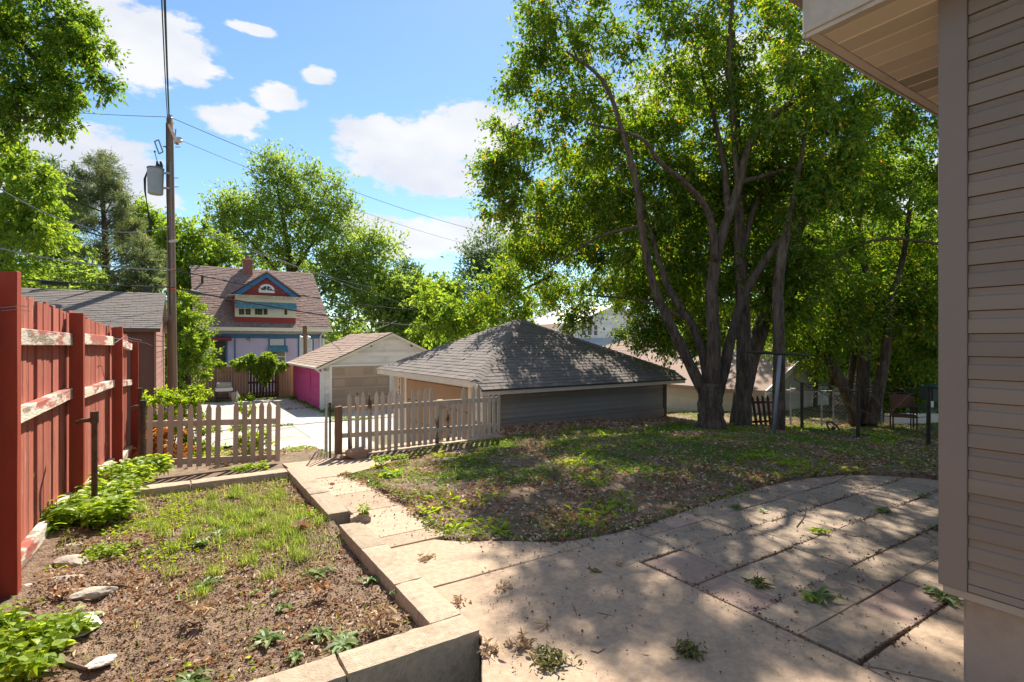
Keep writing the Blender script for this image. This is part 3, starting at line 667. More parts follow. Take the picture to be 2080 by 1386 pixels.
for sg in (-1, 1):
    eu = mid + sg * (mid - a0 + .3)
    mb = MB(); mb.hexa([rp(eu, b0 - oh), rp(mid, b0 - oh), rp(mid, b1 + oh), rp(eu, b1 + oh)], [rp(eu, b0 - oh, rt), rp(mid, b0 - oh, rt), rp(mid, b1 + oh, rt), rp(eu, b1 + oh, rt)]); fixn(mb.build('roof_deck', M['brown_shingle'], wg))
    mb = MB(); mb.hexa([rp(eu, b0 - oh - .04, -.06), rp(mid, b0 - oh - .04, -.06), rp(mid, b0 - oh - .002, -.06), rp(eu, b0 - oh - .002, -.06)], [rp(eu, b0 - oh - .04, rt * .6), rp(mid, b0 - oh - .04, rt * .6), rp(mid, b0 - oh - .002, rt * .6), rp(eu, b0 - oh - .002, rt * .6)]); fixn(mb.build('rake_board', M['cream_trim'], wg))
    mb = MB(); mb.hexa([rp(eu, b0 - oh - .05, rt * .6), rp(mid, b0 - oh - .05, rt * .6), rp(mid, b0 - oh, rt * .6), rp(eu, b0 - oh, rt * .6)], [rp(eu, b0 - oh - .05, rt + .01), rp(mid, b0 - oh - .05, rt + .01), rp(mid, b0 - oh, rt + .01), rp(eu, b0 - oh, rt + .01)]); fixn(mb.build('roof_edge', M['dark_metal'], wg))
    if sg < 0: shingles(wg, rp(eu, b1 + oh, rt), rp(eu, b0 - oh, rt), rp(mid, b0 - oh, rt), rp(mid, b1 + oh, rt), .2, .9, M['brown_shingle'], 0, .022, seed=5)
MB().tube([(a0 - .33, b0 - oh, fe - .08), (a0 - .33, b1 + oh, fe - .08)], .06, 8).build('gutter', M['cream_trim'], wg)
MB().tube([(a0 - .33, b0 - .1, fe - .12), (a0 - .06, b0 + .02, fe - .32), (a0 - .06, b0 + .02, LOW + .1)], .05, 6).build('downspout', M['white'], wg)

# ------------------------------------------------------------------ maroon shed roof beyond the red fence
TS = math.radians(31)
shed = empty('maroon_garage', P(325, 668, 14) - Vector((0, 0, 0)), TS, 'maroon garage with gray shingle roof rising behind the red fence', 'garage')
shed.location.z = 0; ze = CH - (668 - CY) / F * 14; zr = ze + 1.15
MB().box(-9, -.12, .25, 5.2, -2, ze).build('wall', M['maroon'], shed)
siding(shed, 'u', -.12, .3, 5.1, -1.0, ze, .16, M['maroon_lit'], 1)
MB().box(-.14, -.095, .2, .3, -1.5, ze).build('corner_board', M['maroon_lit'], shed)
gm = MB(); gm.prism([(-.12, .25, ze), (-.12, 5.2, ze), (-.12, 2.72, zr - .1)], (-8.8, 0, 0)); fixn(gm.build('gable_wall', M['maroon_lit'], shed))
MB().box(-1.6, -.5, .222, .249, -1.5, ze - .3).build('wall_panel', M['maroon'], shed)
mb = MB(); mb.hexa([(-9.2, 0, ze - .06), (0, 0, ze - .06), (0, 2.72, zr - .06), (-9.2, 2.72, zr - .06)], [(-9.2, 0, ze), (0, 0, ze), (0, 2.72, zr), (-9.2, 2.72, zr)]); fixn(mb.build('roof_deck', M['asphalt_shingle'], shed))
mb = MB(); mb.hexa([(-9.2, 5.44, ze - .06), (0, 5.44, ze - .06), (0, 2.725, zr - .06), (-9.2, 2.725, zr - .06)], [(-9.2, 5.44, ze), (0, 5.44, ze), (0, 2.725, zr), (-9.2, 2.725, zr)]); fixn(mb.build('roof_deck', M['asphalt_shingle'], shed))
MB().box(-9.2, .01, -.03, -.002, ze - .09, ze - .005).build('fascia_board', M['maroon'], shed)
shingles(shed, (-9.2, -.02, ze), (.02, -.02, ze), (.02, 2.72, zr), (-9.2, 2.72, zr), .14, .33, M['asphalt_shingle'], 0, .014, seed=8)

# ------------------------------------------------------------------ lavender house with the red dormer
ph = empty('lavender_house', (0, 0, 0), TH, 'lavender house with blue trim, brown shingle roof and red gabled dormer', 'house')
EVv, RU = 39.0, 9.75; LUx = 1.35; rz0, rz1, rv1 = 2.52, 7.15, 44.9
fv0 = 39.5
MB().box(LUx + .4, RU - .45, fv0, 50, -1.8, rz0).build('wall', M['lavender'], ph)
ro = MB(); ro.hexa([(LUx - .1, EVv, rz0), (RU, EVv, rz0), (RU, rv1, rz1), (LUx - .1, rv1, rz1)], [(LUx - .1, EVv, rz0 + .12), (RU, EVv, rz0 + .12), (RU, rv1, rz1 + .12), (LUx - .1, rv1, rz1 + .12)]); fixn(ro.build('roof', M['house_shingle'], ph))
ro = MB(); ro.hexa([(LUx - .1, rv1 * 2 - EVv, rz0), (RU, rv1 * 2 - EVv, rz0), (RU, rv1 + .01, rz1), (LUx - .1, rv1 + .01, rz1)], [(LUx - .1, rv1 * 2 - EVv, rz0 + .12), (RU, rv1 * 2 - EVv, rz0 + .12), (RU, rv1 + .01, rz1 + .12), (LUx - .1, rv1 + .01, rz1 + .12)]); fixn(ro.build('roof', M['house_shingle'], ph))
shingles(ph, (LUx - .1, EVv - .03, rz0 + .125), (RU + .03, EVv - .03, rz0 + .125), (RU + .03, rv1, rz1 + .125), (LUx - .1, rv1, rz1 + .125), .22, .5, M['house_shingle'], 0, .025, seed=9)
gb = MB(); gb.prism([(RU - .45, fv0, rz0), (RU - .45, 50.3, rz0), (RU - .45, rv1, rz1 - .2)], (-.1, 0, 0)); fixn(gb.build('gable_wall', M['lavender'], ph))
MB().box(LUx - .2, RU + .05, EVv - .16, EVv - .04, rz0 - .12, rz0 + .12).build('gutter', M['cream_trim'], ph)
MB().box(LUx, RU - .2, EVv, fv0 - .01, rz0 - .13, rz0 - .02).build('eave_soffit', M['blue'], ph)
for k in range(60):
    uu = LUx + .3 + k * .135
    if uu < RU - .3: MB().box(uu, uu + .06, EVv - .02, fv0 - .02, rz0 - .2, rz0 - .131).build('dentil', M['cream_trim'], ph)
def ppx(px, py): return fv(px, py, fv0)
def hbox(name, m, x0, y0, x1, y1, d0, d1, parent=None):
    ua, za = ppx(x0, y0); ub, zb2 = ppx(x1, y1)
    return MB().box(min(ua, ub), max(ua, ub), fv0 - d1, fv0 - d0, min(za, zb2), max(za, zb2)).build(name, m, parent or ph)
hbox('frieze_board', M['blue'], 425, 678, 657, 688, .002, .05)
hbox('corner_board', M['white'], 655, 688, 659, 735, .002, .05)
hbox('corner_board', M['blue'], 475.5, 688, 478.5, 735, .002, .05)
w = hbox('window', M['blue'], 545, 688, 580, 735, .003, .06)
hbox('window_frame', M['white'], 548, 689, 576, 702, .061, .075, w); hbox('pane', M['blind'], 549.5, 690, 574.5, 701.5, .076, .085, w)
hbox('pane', M['glass'], 549, 715, 580, 733, .061, .07, w); hbox('muntin', M['white'], 549, 724, 580, 725.5, .071, .078, w); hbox('muntin', M['white'], 578, 715, 581, 735, .071, .078, w)
ua, za = ppx(545, 702); ub, zb2 = ppx(583, 715)
aw = MB(); aw.hexa([(ua, fv0 - .09, zb2), (ub, fv0 - .09, zb2), (ub, fv0 - .5, zb2), (ua, fv0 - .5, zb2)][::-1], [(ua, fv0 - .09, za), (ub, fv0 - .09, za), (ub, fv0 - .12, za), (ua, fv0 - .12, za)][::-1]); fixn(aw.build('window_awning', M['teal'], ph))
w = hbox('window', M['blue'], 605, 688, 637, 735, .003, .06)
hbox('window_frame', M['white'], 608, 689, 634, 735, .061, .075, w); hbox('pane', M['blind'], 609.5, 690, 632.5, 708, .076, .085, w); hbox('pane', M['blind'], 609.5, 709, 632.5, 734, .076, .085, w)
dr = hbox('door', M['glass'], 430, 693, 458, 742, .003, .05); hbox('door_frame', M['blue'], 458.5, 688, 462, 742, .003, .07)
ua, za = ppx(428, 684); ub, zb2 = ppx(469, 692.5)
MB().tube([(ua, fv0 - .55, zb2 + .1), (ub, fv0 - .55, zb2 + .1)], .1, 8).build('awning_roll', M['house_red'], ph)
aw = MB(); aw.hexa([(ua, fv0 - .05, zb2 + .1), (ub, fv0 - .05, zb2 + .1), (ub, fv0 - .55, zb2 + .1), (ua, fv0 - .55, zb2 + .1)], [(ua, fv0 - .05, za), (ub, fv0 - .05, za), (ub, fv0 - .5, za - .05), (ua, fv0 - .5, za - .05)]); fixn(aw.build('door_awning', M['house_red'], ph))
ua, za = ppx(653, 676); ub, zb2 = ppx(650, 740)
MB().tube([(ua, EVv - .1, za + .1), (ub, fv0 - .1, za - .3), (ub, fv0 - .1, zb2)], .06, 6).build('downspout', M['white'], ph)
MB().tube([(ppx(505, 672)[0], fv0 - .1, ppx(1, 682)[1]), (ppx(507, 0)[0], fv0 - .15, ppx(507, 693)[1]), (ppx(500, 0)[0], fv0 - .1, ppx(500, 688)[1])], .03, 5).build('cable_loop', M['wire'], ph)
# dormer
dv = 39.42
def dpx(px, py): return fv(px, py, dv)
dl, dbz = dpx(477, 662); drr, dtz = dpx(600.5, 606); zb_ = 2.95
def dbox(name, m, x0, y0, x1, y1, d0, d1, parent=None):
    ua, za = dpx(x0, y0); ub, zb3 = dpx(x1, y1)
    return MB().box(min(ua, ub), max(ua, ub), dv - d1, dv - d0, min(za, zb3), max(za, zb3)).build(name, m, parent or dm)
dm = MB().box(dl, drr, dv, 44.3, dbz - .1, dtz + .05).build('dormer', M['house_red'], ph)
for k in range(5):
    y0 = 662 - k * 3.6; dbox('shingle_row', M['house_red'], 477, y0, 600.5, y0 - 3.5, .001, .03 + .008 * (k % 2))
dbox('frieze', M['cream_trim'], 477, 613, 600.5, 604, .003, .07)
dbox('window_band', M['cream_trim'], 477, 643.5, 600.5, 622, .003, .05)
for (x0, x1) in ((485, 496), (498.5, 509), (517.5, 533), (535, 543), (547, 555), (556.5, 571), (577.5, 583), (585, 591.5)):
    dbox('pane', M['glass'] if x0 not in (547, 556.5, 585) else M['blind'], x0, 639.5, x1, 628, .051, .06)
ua, za = dpx(478, 612); ub, zb3 = dpx(601, 629.5)
aw = MB(); aw.hexa([(ua, dv - .06, zb3), (ub, dv - .06, zb3), (ub, dv - .5, zb3), (ua, dv - .5, zb3)], [(ua, dv - .06, za), (ub, dv - .06, za), (ub, dv - .1, za), (ua, dv - .1, za)]); fixn(aw.build('canvas_awning', M['teal'], dm))
ua, za = dpx(463, 599.5); ub, zb3 = dpx(612.5, 605.5)
MB().box(ua, ub, dv - .5, dv + 2.8, zb3, za).build('cornice', M['cream_trim'], dm)
for k in range(34):
    u_ = dl + .05 + k * (drr - dl - .1) / 33; MB().box(u_ - .03, u_ + .03, dv - .35, dv - .001, zb3 - .16, zb3 - .004).build('dentil', M['white'], dm)
ugm = (ua + ub) / 2; _, zap = dpx(540, 556); base_z = za + .002
tr = MB(); tr.prism([(ua + .45, dv - .12, base_z), (ub - .45, dv - .12, base_z), (ugm, dv - .12, zap - .35)], (0, .1, 0)); fixn(tr.build('gable_wall', M['house_red'], dm))
for sg in (-1, 1):
    eu = ugm + sg * (ub - ua) / 2 * .93
    mb = MB(); mb.hexa([(eu, dv - .3, base_z), (eu - sg * .5, dv - .3, base_z), (ugm, dv - .3, zap - .30), (ugm, dv - .3, zap)], [(eu, dv - .13, base_z), (eu - sg * .5, dv - .13, base_z), (ugm, dv - .13, zap - .30), (ugm, dv - .13, zap)]); fixn(mb.build('barge_board', M['blue'], dm))
    mb = MB(); mb.hexa([(eu + sg * .1, dv - .42, base_z), (ugm, dv - .42, zap + .03), (ugm, 44.2, zap + .03), (eu + sg * .1, 42.0, base_z)], [(eu + sg * .1, dv - .42, base_z + .1), (ugm, dv - .42, zap + .14), (ugm, 44.2, zap + .14), (eu + sg * .1, 42.0, base_z + .1)]); fixn(mb.build('dormer_roof', M['house_shingle'], dm))
# fan window
uc, zc = dpx(541, 594); hr, wr = .42, .50
fr_ = MB(); pts = [(uc + wr * math.cos(a), dv - .17, zc + .12 + hr * math.sin(a)) for a in np.linspace(0, math.pi, 15)]; fr_.prism(pts + [(uc - wr, dv - .17, zc - .05), (uc + wr, dv - .17, zc - .05)], (0, .045, 0)); fixn(fr_.build('fan_window', M['white'], dm))
gl = MB(); pts = [(uc + wr * .68 * math.cos(a), dv - .19, zc + .12 + hr * .68 * math.sin(a)) for a in np.linspace(0, math.pi, 15)]; gl.prism(pts, (0, .018, 0)); fixn(gl.build('fan_pane', M['glass'], dm))
for a in (.6, 1.57, 2.5): MB().tube([(uc, dv - .195, zc + .12), (uc + wr * .7 * math.cos(a), dv - .195, zc + .12 + hr * .7 * math.sin(a))], .025, 4).build('muntin', M['white'], dm)
# chimney laid in brick courses
uc0, zc0 = fv(494, 585, 44.2); uc1, zc1 = fv(513, 526, 44.2)
chm = MB().box(uc0 + .02, uc1 - .02, 44.22, 44.98, 6.0, zc1 - .05).build('chimney', M['mortar'], ph)
bw = .24; bh = .095; kk = 0; z = 6.0
cb = MB()
while z < zc1 - .12:
    out = .03 if z > zc1 - .4 else 0; o_ = (bw / 2 if kk % 2 else 0); x = uc0 - o_
    while x < uc1:
        x0, x1 = max(x, uc0 - out), min(x + bw - .012, uc1 + out)
        if x1 - x0 > .03: cb.box(x0, x1, 44.18 - out, 44.23, z, z + bh - .012)
        x += bw
    cb.box(uc1 - .03, uc1 + out, 44.2, 45, z, z + bh - .012); kk += 1; z += bh
tag(cb.build('brick_course', M['brick'], chm), kind='stuff')
MB().box(uc0 - .05, uc1 + .05, 44.15, 45.02, zc1 - .12, zc1 - .04).build('chimney_cap', M['mortar'], chm)
MB().cyl(((uc0 + uc1) / 2, 44.6, zc1 - .04), .16, .3, 10).build('flue', M['brick'], chm)
u_, z_ = fv(411, 566, 43); MB().cyl((u_, 43, z_ - .3), .08, .45, 8).build('vent_pipe', M['dark_metal'], ph)

# ------------------------------------------------------------------ houses and garages glimpsed behind
def simple_house(name, label, cat, org, rz, w, d, zb, ze_, zr_, wallm, roofm, wins=(), ridge='u', trim=None, boards=True, exp=.2):
    h = empty(name, (org[0], org[1], 0), rz, label, cat)
    MB().box(0, w, 0, d, zb, ze_).build('wall', wallm, h)
    if boards: siding(h, 'v', 0, 0, w, zb, ze_ - .02, exp, wallm, -1, thick=.03, stuff=False)
    if boards: siding(h, 'u', 0, 0, d, zb, ze_ - .02, exp, wallm, -1, thick=.03, stuff=False)
    o = .35
    if ridge == 'u':
        for sg in (0, 1):
            y0, y1 = (-o, d / 2) if sg == 0 else (d + o, d / 2 + .01); zl = ze_ - (zr_ - ze_) / (d / 2) * o
            r_ = MB(); r_.hexa([(-o, y0, zl), (w + o, y0, zl), (w + o, y1, zr_), (-o, y1, zr_)], [(-o, y0, zl + .14), (w + o, y0, zl + .14), (w + o, y1, zr_ + .14), (-o, y1, zr_ + .14)]); fixn(r_.build('roof', roofm, h))
        shingles(h, (-o, -o - .02, zl + .145), (w + o, -o - .02, zl + .145), (w + o, d / 2, zr_ + .145), (-o, d / 2, zr_ + .145), .25, .6, roofm, 0, .03, seed=3)
        for xx in (0, w - .05):
            g_ = MB(); g_.prism([(xx, 0, ze_), (xx, d, ze_), (xx, d / 2, zr_ - .05)], (.05, 0, 0)); fixn(g_.build('gable_wall', wallm, h))
    elif ridge == 'v':
        for sg in (0, 1):
            x0, x1 = (-o, w / 2) if sg == 0 else (w + o, w / 2 + .01); zl = ze_ - (zr_ - ze_) / (w / 2) * o
            r_ = MB(); r_.hexa([(x0, -o, zl), (x1, -o, zr_), (x1, d + o, zr_), (x0, d + o, zl)], [(x0, -o, zl + .14), (x1, -o, zr_ + .14), (x1, d + o, zr_ + .14), (x0, d + o, zl + .14)]); fixn(r_.build('roof', roofm, h))
            t_ = MB(); t_.hexa([(x0, -o - .05, zl - .05), (x1, -o - .05, zr_ - .05), (x1, -o - .002, zr_ - .05), (x0, -o - .002, zl - .05)], [(x0, -o - .05, zl + .16), (x1, -o - .05, zr_ + .16), (x1, -o - .002, zr_ + .16), (x0, -o - .002, zl + .16)]); fixn(t_.build('rake_board', trim or M['white'], h))
        siding(h, 'v', 0, 0, w, ze_, zr_ - .05, exp, wallm, -1, clip=lambda z: ((z - ze_) / (zr_ - ze_) * w / 2, w - (z - ze_) / (zr_ - ze_) * w / 2), thick=.03)
        g_ = MB(); g_.prism([(0, 0, ze_), (w, 0, ze_), (w / 2, 0, zr_ - .05)], (0, d, 0)); fixn(g_.build('gable_wall', wallm, h))
    else:
        r_ = MB(); r_.add([(-o, -o, ze_), (w + o, -o, ze_), (w + o, d + o, ze_), (-o, d + o, ze_), (w * .42, d / 2, zr_), (w * .58, d / 2, zr_)], [(0, 1, 5, 4), (1, 2, 5), (2, 3, 4, 5), (3, 0, 4), (3, 2, 1, 0)]); r_.build('roof', roofm, h)
        shingles(h, (-o, -o, ze_ + .02), (w + o, -o, ze_ + .02), (w * .58, d / 2, zr_ + .02), (w * .42, d / 2, zr_ + .02), .2, .5, roofm, 0, .02, seed=6)
        shingles(h, (-o, d + o, ze_ + .02), (-o, -o, ze_ + .02), (w * .42, d / 2, zr_ + .02), (w * .42, d / 2, zr_ + .02), .2, .5, roofm, 0, .02, seed=7)
        MB().box(-o - .02, w + o, -o - .04, -o - .002, ze_ - .12, ze_).build('fascia_board', trim or M['white'], h)
    for (x0, x1, z0, z1) in wins:
        w_ = MB().box(x0 - .08, x1 + .08, -.07, -.032, z0 - .08, z1 + .08).build('window', M['white'], h)
        MB().box(x0, x1, -.085, -.071, z0, (z0 + z1) / 2 - .03).build('pane', M['glass'], w_); MB().box(x0, x1, -.085, -.071, (z0 + z1) / 2 + .03, z1).build('pane', M['glass'], w_)
    return h
def o3(px, py, Y): p = P(px, py, Y); return (p.x, p.y), p.z
o_, z_ = o3(1338, 748, 25)
simple_house('cream_garage', 'cream garage with pale hipped roof just beyond the gray garage', 'garage', P(1290, 0, 25.5)[:2], TH, 6.2, 6.4, -1.9, .45, 1.75, M['cream'], M['brown_shingle'], ridge='hip')
simple_house('cream_garage', 'broad cream panel garage under the trees behind the dark leaning pickets', 'garage', P(1545, 0, 17.5)[:2], TH, 4.6, 6.5, -1.9, .05, 1.15, M['cream'], M['brown_shingle'], ridge='v', exp=.45)
simple_house('cream_garage', 'pale garage almost hidden by foliage beyond the seats at the house corner', 'garage', P(1830, 0, 21)[:2], TH, 7.5, 6.5, -1.9, .55, 1.9, M['white_siding'], M['brown_shingle'], ridge='v', exp=.3)
h = simple_house('white_house', 'tall white house with gray porch roof seen through the gap in the leaves', 'house', P(1165, 0, 46)[:2], TH, 9.5, 9, -1.7, 3.3, 5.0, M['white'], M['metal_gray'], [(.9, 1.3, 2.3, 3.2), (1.6, 2.0, 2.3, 3.2), (2.3, 2.7, 2.3, 3.2), (5.6, 6.2, 1.4, 3.0), (3.4, 3.9, -.4, .5), (4.4, 4.9, -.4, .5)], ridge='v')
t_ = MB(); t_.hexa([(.2, -2.2, 1.0), (9.3, -2.2, 1.0), (9.3, -.09, 1.9), (.2, -.09, 1.9)], [(.2, -2.2, 1.12), (9.3, -2.2, 1.12), (9.3, -.09, 2.02), (.2, -.09, 2.02)]); fixn(t_.build('porch_roof', M['metal_gray'], h))
for k in range(5): MB().box(.4 + k * 2.15, .6 + k * 2.15, -2.0, -1.8, -1.7, .99).build('porch_post', M['white'], h)
h = simple_house('white_house', 'narrow white gabled house behind the top of the gray garage roof', 'house', P(1085, 0, 40)[:2], TH, 5.0, 8, -1.7, 1.0, 3.0, M['white'], M['brown_shingle'], [(1.0, 1.6, -.3, .7), (3.0, 3.6, -.3, .7)], ridge='v')
simple_house('dark_roofed_house', 'low house with dark slate blue roof behind the gray garage', 'house', P(900, 0, 44)[:2], TH, 6.5, 8, -1.7, .2, 3.2, M['white'], M['dark_metal'], ridge='v', boards=False)

# ------------------------------------------------------------------ alley, drives
def strip(name, u0, u1, v0, v1, z, m, cuts, parent=None, axis='u'):
    """one paved surface in slabs"""
    r_ = empty(name, (0, 0, 0), TH); tag(r_, kind='structure')
    MB().box(u0, u1, v0, v1, z - .3, z - .012).build('joint_bed', M['joint'], r_)
    c = [u0 if axis == 'u' else v0] + list(cuts) + [u1 if axis == 'u' else v1]
    for i in range(len(c) - 1):
        b = (c[i] + .012, c[i + 1] - .012, v0, v1) if axis == 'u' else (u0, u1, c[i] + .012, c[i + 1] - .012)
        MB().box(*b, z - .1, z).build('concrete_slab', m, r_)
    return r_
strip('alley', -60, 60, 18.7, 22.0, LOW + .03, M['alley'], [x for x in range(-56, 60, 4)])
strip('parking_apron', -1.0, 6.0, 22.05, 33.3, LOW + .045, M['alley'], [24.5, 27.2, 30.2], axis='v')
strip('garage_apron', 6.02, 12.9, 22.05, 25.85, LOW + .05, M['alley'], [8.3, 10.6])
strip('driveway', 2.4, 5.55, 9.05, 18.65, LOW + .04, M['alley'], [11.5, 14, 16.4], axis='v')
wl = MB().box(2.36, 5.60, 8.80, 9.03, LOW, -.20).build('retaining_wall', M['curb'], None, (0, 0, 0), TH); tag(wl, 'whitewashed concrete retaining wall under the right picket fence', 'wall')
w2 = MB(); w2.hexa([(2.35, 8.64, -.45), (5.55, 8.66, -.45), (5.55, 8.82, -.45), (2.35, 8.82, -.45)], [(2.35, 8.64, -.235), (5.55, 8.66, -.20), (5.55, 8.82, -.20), (2.35, 8.82, -.235)])
o = w2.build('fence_footing', M['curb'], None, (0, 0, 0), TH, bev=.01); tag(o, 'whitewashed concrete footing strip under the right hand picket fence', 'footing')
# ------------------------------------------------------------------ red board fence on the left
rf = empty('red_fence', (0, 0, 0), TH, 'tall red board fence with peeling rails along the left of the bed', 'fence')
fposts = [(-.805, 4.49, 2.05), (-.723, 6.76, 1.90), (-.546, 9.0, 1.82), (-.46, 11.3, 1.64)]
fposts = [(-.92, 2.2, 2.15)] + fposts
fposts = [(u - .06, v, z) for u, v, z in fposts]
PW = .112
def rough_post(u, v, z0, z1, w, m, parent, name='post', seed=0):
    rr = random.Random(seed); mb = MB(); zs = np.linspace(z0, z1, 9); rings = []
    for z in zs:
        j = [rr.uniform(-.002, .002) for _ in range(8)]
        rings.append([(u + sx * w / 2 + j[i], v + sy * w / 2 + j[i + 4], z + (rr.uniform(-.012, .012) if z == zs[-1] else 0)) for i, (sx, sy) in enumerate(((-1, -1), (1, -1), (1, 1), (-1, 1)))])
    vs = [p for r_ in rings for p in r_]; fs = [(4 * k + i, 4 * k + (i + 1) % 4, 4 * k + 4 + (i + 1) % 4, 4 * k + 4 + i) for k in range(8) for i in range(4)] + [(32, 33, 34, 35), (3, 2, 1, 0)]
    return mb.add(vs, fs).build(name, m, parent, bev=.004)
for i, (u, v, z) in enumerate(fposts):
    if i == 0: continue
    rough_post(u, v + PW / 2, -.5 - .12 * i, z, PW, M['red'], rf, seed=i)
br = random.Random(5)
for i in range(len(fposts) - 1):
    (ua, va_, za), (ub, vb_, zb3) = fposts[i], fposts[i + 1]
    L_ = vb_ - va_; su = (ub - ua) / L_
    def uu(v): return ua + su * (v - va_)
    # rails
    for (h0, h1, m_) in ((1.585, 1.705, M['peeling']), (1.055 - .025 * i, 1.165 - .03 * i, M['peeling']), (.0 - .09 * max(0, i - 1), .115 - .09 * max(0, i - 1), M['peeling'])):
        if i >= 4: m_ = M['red_board']
        y0, y1 = va_ + PW + .004, vb_ - .004; x0, x1 = uu(y0) - .06, uu(y1) - .06; sag = br.uniform(-.02, .02)
        dz = -.10 * (i >= 3)
        mb = MB(); mb.hexa([(x0 - .035, y0, h0), (x0 + .035, y0, h0), (x1 + .035, y1, h0 + sag + dz), (x1 - .035, y1, h0 + sag + dz)], [(x0 - .035, y0, h1), (x0 + .035, y0, h1), (x1 + .035, y1, h1 + sag + dz), (x1 - .035, y1, h1 + sag + dz)]); fixn(mb.build('rail', m_, rf, bev=.005))
    y = va_ - .02; k = 0
    while y < vb_ - .03:
        w_ = br.choice([.085, .092, .14, .14, .09]); t_ = (y - va_) / L_
        zt = (1.97 + (1.92 - 1.97) * (y - 4.5) / 2.3) if y < 6.8 else (1.92 - (y - 6.8) * .045)
        zt += br.uniform(-.018, .018); zb4 = .10 - .09 * max(0, i - 1) + br.uniform(-.01, .01) - (.25 if i >= 3 else 0)
        x = uu(y) - .115 + br.choice([0, 0, -.012, .008, .004]); g = br.choice([.003, .005, .008])
        if y > 8.9 and (k % 6 == 3): y += w_; k += 1; continue
        mb = MB(); c_ = br.uniform(-.01, .01)
        mb.hexa([(x, y + g, zb4), (x + .02, y + g, zb4), (x + .02 + su * w_, y + w_ - g, zb4), (x + su * w_, y + w_ - g, zb4)], [(x, y + g + c_, zt), (x + .02, y + g + c_, zt + br.uniform(-.008, .008)), (x + .02 + su * w_, y + w_ - g + c_, zt + br.uniform(-.012, .012)), (x + su * w_, y + w_ - g + c_, zt)])
        fixn(mb.build('board', M['red_board'], rf)); y += w_; k += 1
# wire wrapped round the first post and broken wire at the third
MB().tube([(-.75 + .0, 4.47, 1.83), (-.80, 4.484, 1.835), (-.87, 4.48, 1.82), (-.93, 4.47, 1.815)], .0025, 4).build('tie_wire', M['galv'], rf)
MB().tube([(-.745, 4.478, 1.80), (-.81, 4.484, 1.812), (-.88, 4.48, 1.80)], .002, 4).build('tie_wire', M['galv'], rf)
MB().tube([(-.62, 8.6, 1.66), (-.50, 8.95, 1.65), (-.44, 9.2, 1.63), (-.30, 9.4, 1.60), (-.22, 9.45, 1.56)], .004, 4).build('tie_wire', M['galv'], rf)
MB().tube([(-.60, 8.5, 1.60), (-.52, 8.92, 1.69), (-.44, 9.15, 1.66), (-.35, 9.5, 1.64)], .003, 4).build('tie_wire', M['galv'], rf)

# iron pipe posts left from an older fence
def pipe(label, u, v, z0, z1, r, m, arm=True):
    g = empty('pipe_post', W(u, v, z0), TH, label, 'post')
    MB().cyl((0, 0, 0), r, z1 - z0, 12).build('pipe', m, g, smooth=False)
    MB().cyl((0, 0, z1 - z0 - .10), r * 1.35, .11, 12).build('pipe_fitting', m, g)
    if arm: MB().tube([(0, 0, z1 - z0 - .07), (-.09, .0, z1 - z0 - .07), (-.13, .02, z1 - z0 - .09)], r * .8, 8).build('clamp', M['rust'], g)
    return g
pu = UV(*P(192, 0, 4.95)[:2]); pipe('black iron pipe post clamped to the second post of the red fence', pu[0], pu[1], -.1, CH - (838 - CY) / F * 4.95, .025, M['rust'])
pu = UV(*P(291, 0, 7.2)[:2]); pipe('dark pipe post beside the left end of the picket fence', pu[0], pu[1], -.35, CH - (815 - CY) / F * 7.2, .028, M['dark_metal'])
pu = UV(*P(284, 0, 7.6)[:2]); pipe('rusty thin pipe standing behind the left picket fence end', pu[0], pu[1], -.35, CH - (790 - CY) / F * 7.6, .024, M['rust'], False)

# ------------------------------------------------------------------ picket fences
def picket_mesh(w, h, t=.02, point=.09):
    mb = MB(); poly = [(-w / 2, 0, 0), (w / 2, 0, 0), (w / 2, 0, h - point), (w * .28, 0, h - point * .4), (0, 0, h), (-w * .28, 0, h - point * .4), (-w / 2, 0, h - point)]
    mb.prism(poly, (0, t, 0)); me = mb.mesh('picket')
    bm = bmesh.new(); bm.from_mesh(me); bmesh.ops.recalc_face_normals(bm, faces=bm.faces); bm.to_mesh(me); bm.free(); return me
pme = picket_mesh(.064, 1.0); pme.materials.append(M['picket']); pmp = picket_mesh(.064, 1.0); pmp.materials.append(M['picket_pale']); pme2 = picket_mesh(.064, 1.0); pme2.materials.append(M['picket_rot'])
lf = empty('picket_fence', (0, 0, 0), TH, 'left picket fence of brown unpainted pickets between red fence and gate opening', 'fence')
VF = 8.70
for i, px in enumerate((303, 324, 345, 365, 385, 404, 423, 441, 478, 496, 513, 530, 546, 563)):
    u, _ = fv(px, 900, VF); u, zt = fv(px, 819 - (2 if i > 7 else 0) * 1.5 + br.uniform(-1.5, 1.5), VF); _, zb3 = fv(px, 954 - i * 1.3, VF)
    o = link('picket', pme, None, lf, (u, VF - .02, zb3)); o.scale = (1.06, 1, (zt - zb3)); o.rotation_euler = (br.uniform(-.015, .015), br.uniform(-.012, .012) + .018, 0)
for (y0, y1) in ((856, 867), (935, 947)):
    ua, za = fv(297, y0, VF); ub, zb3 = fv(566, y0 - (6 if y0 < 900 else 12), VF)
    mb = MB(); hgt = .085
    mb.hexa([(ua, VF + .001, za - hgt), (ub, VF + .001, zb3 - hgt), (ub, VF + .04, zb3 - hgt), (ua, VF + .04, za - hgt)], [(ua, VF + .001, za), (ub, VF + .001, zb3), (ub, VF + .04, zb3), (ua, VF + .04, za)]); fixn(mb.build('rail', M['picket'], lf))
rfz = empty('picket_fence', (0, 0, 0), TH, 'right picket fence of pale weathered pickets running to the gray garage', 'fence')
VR = 8.66
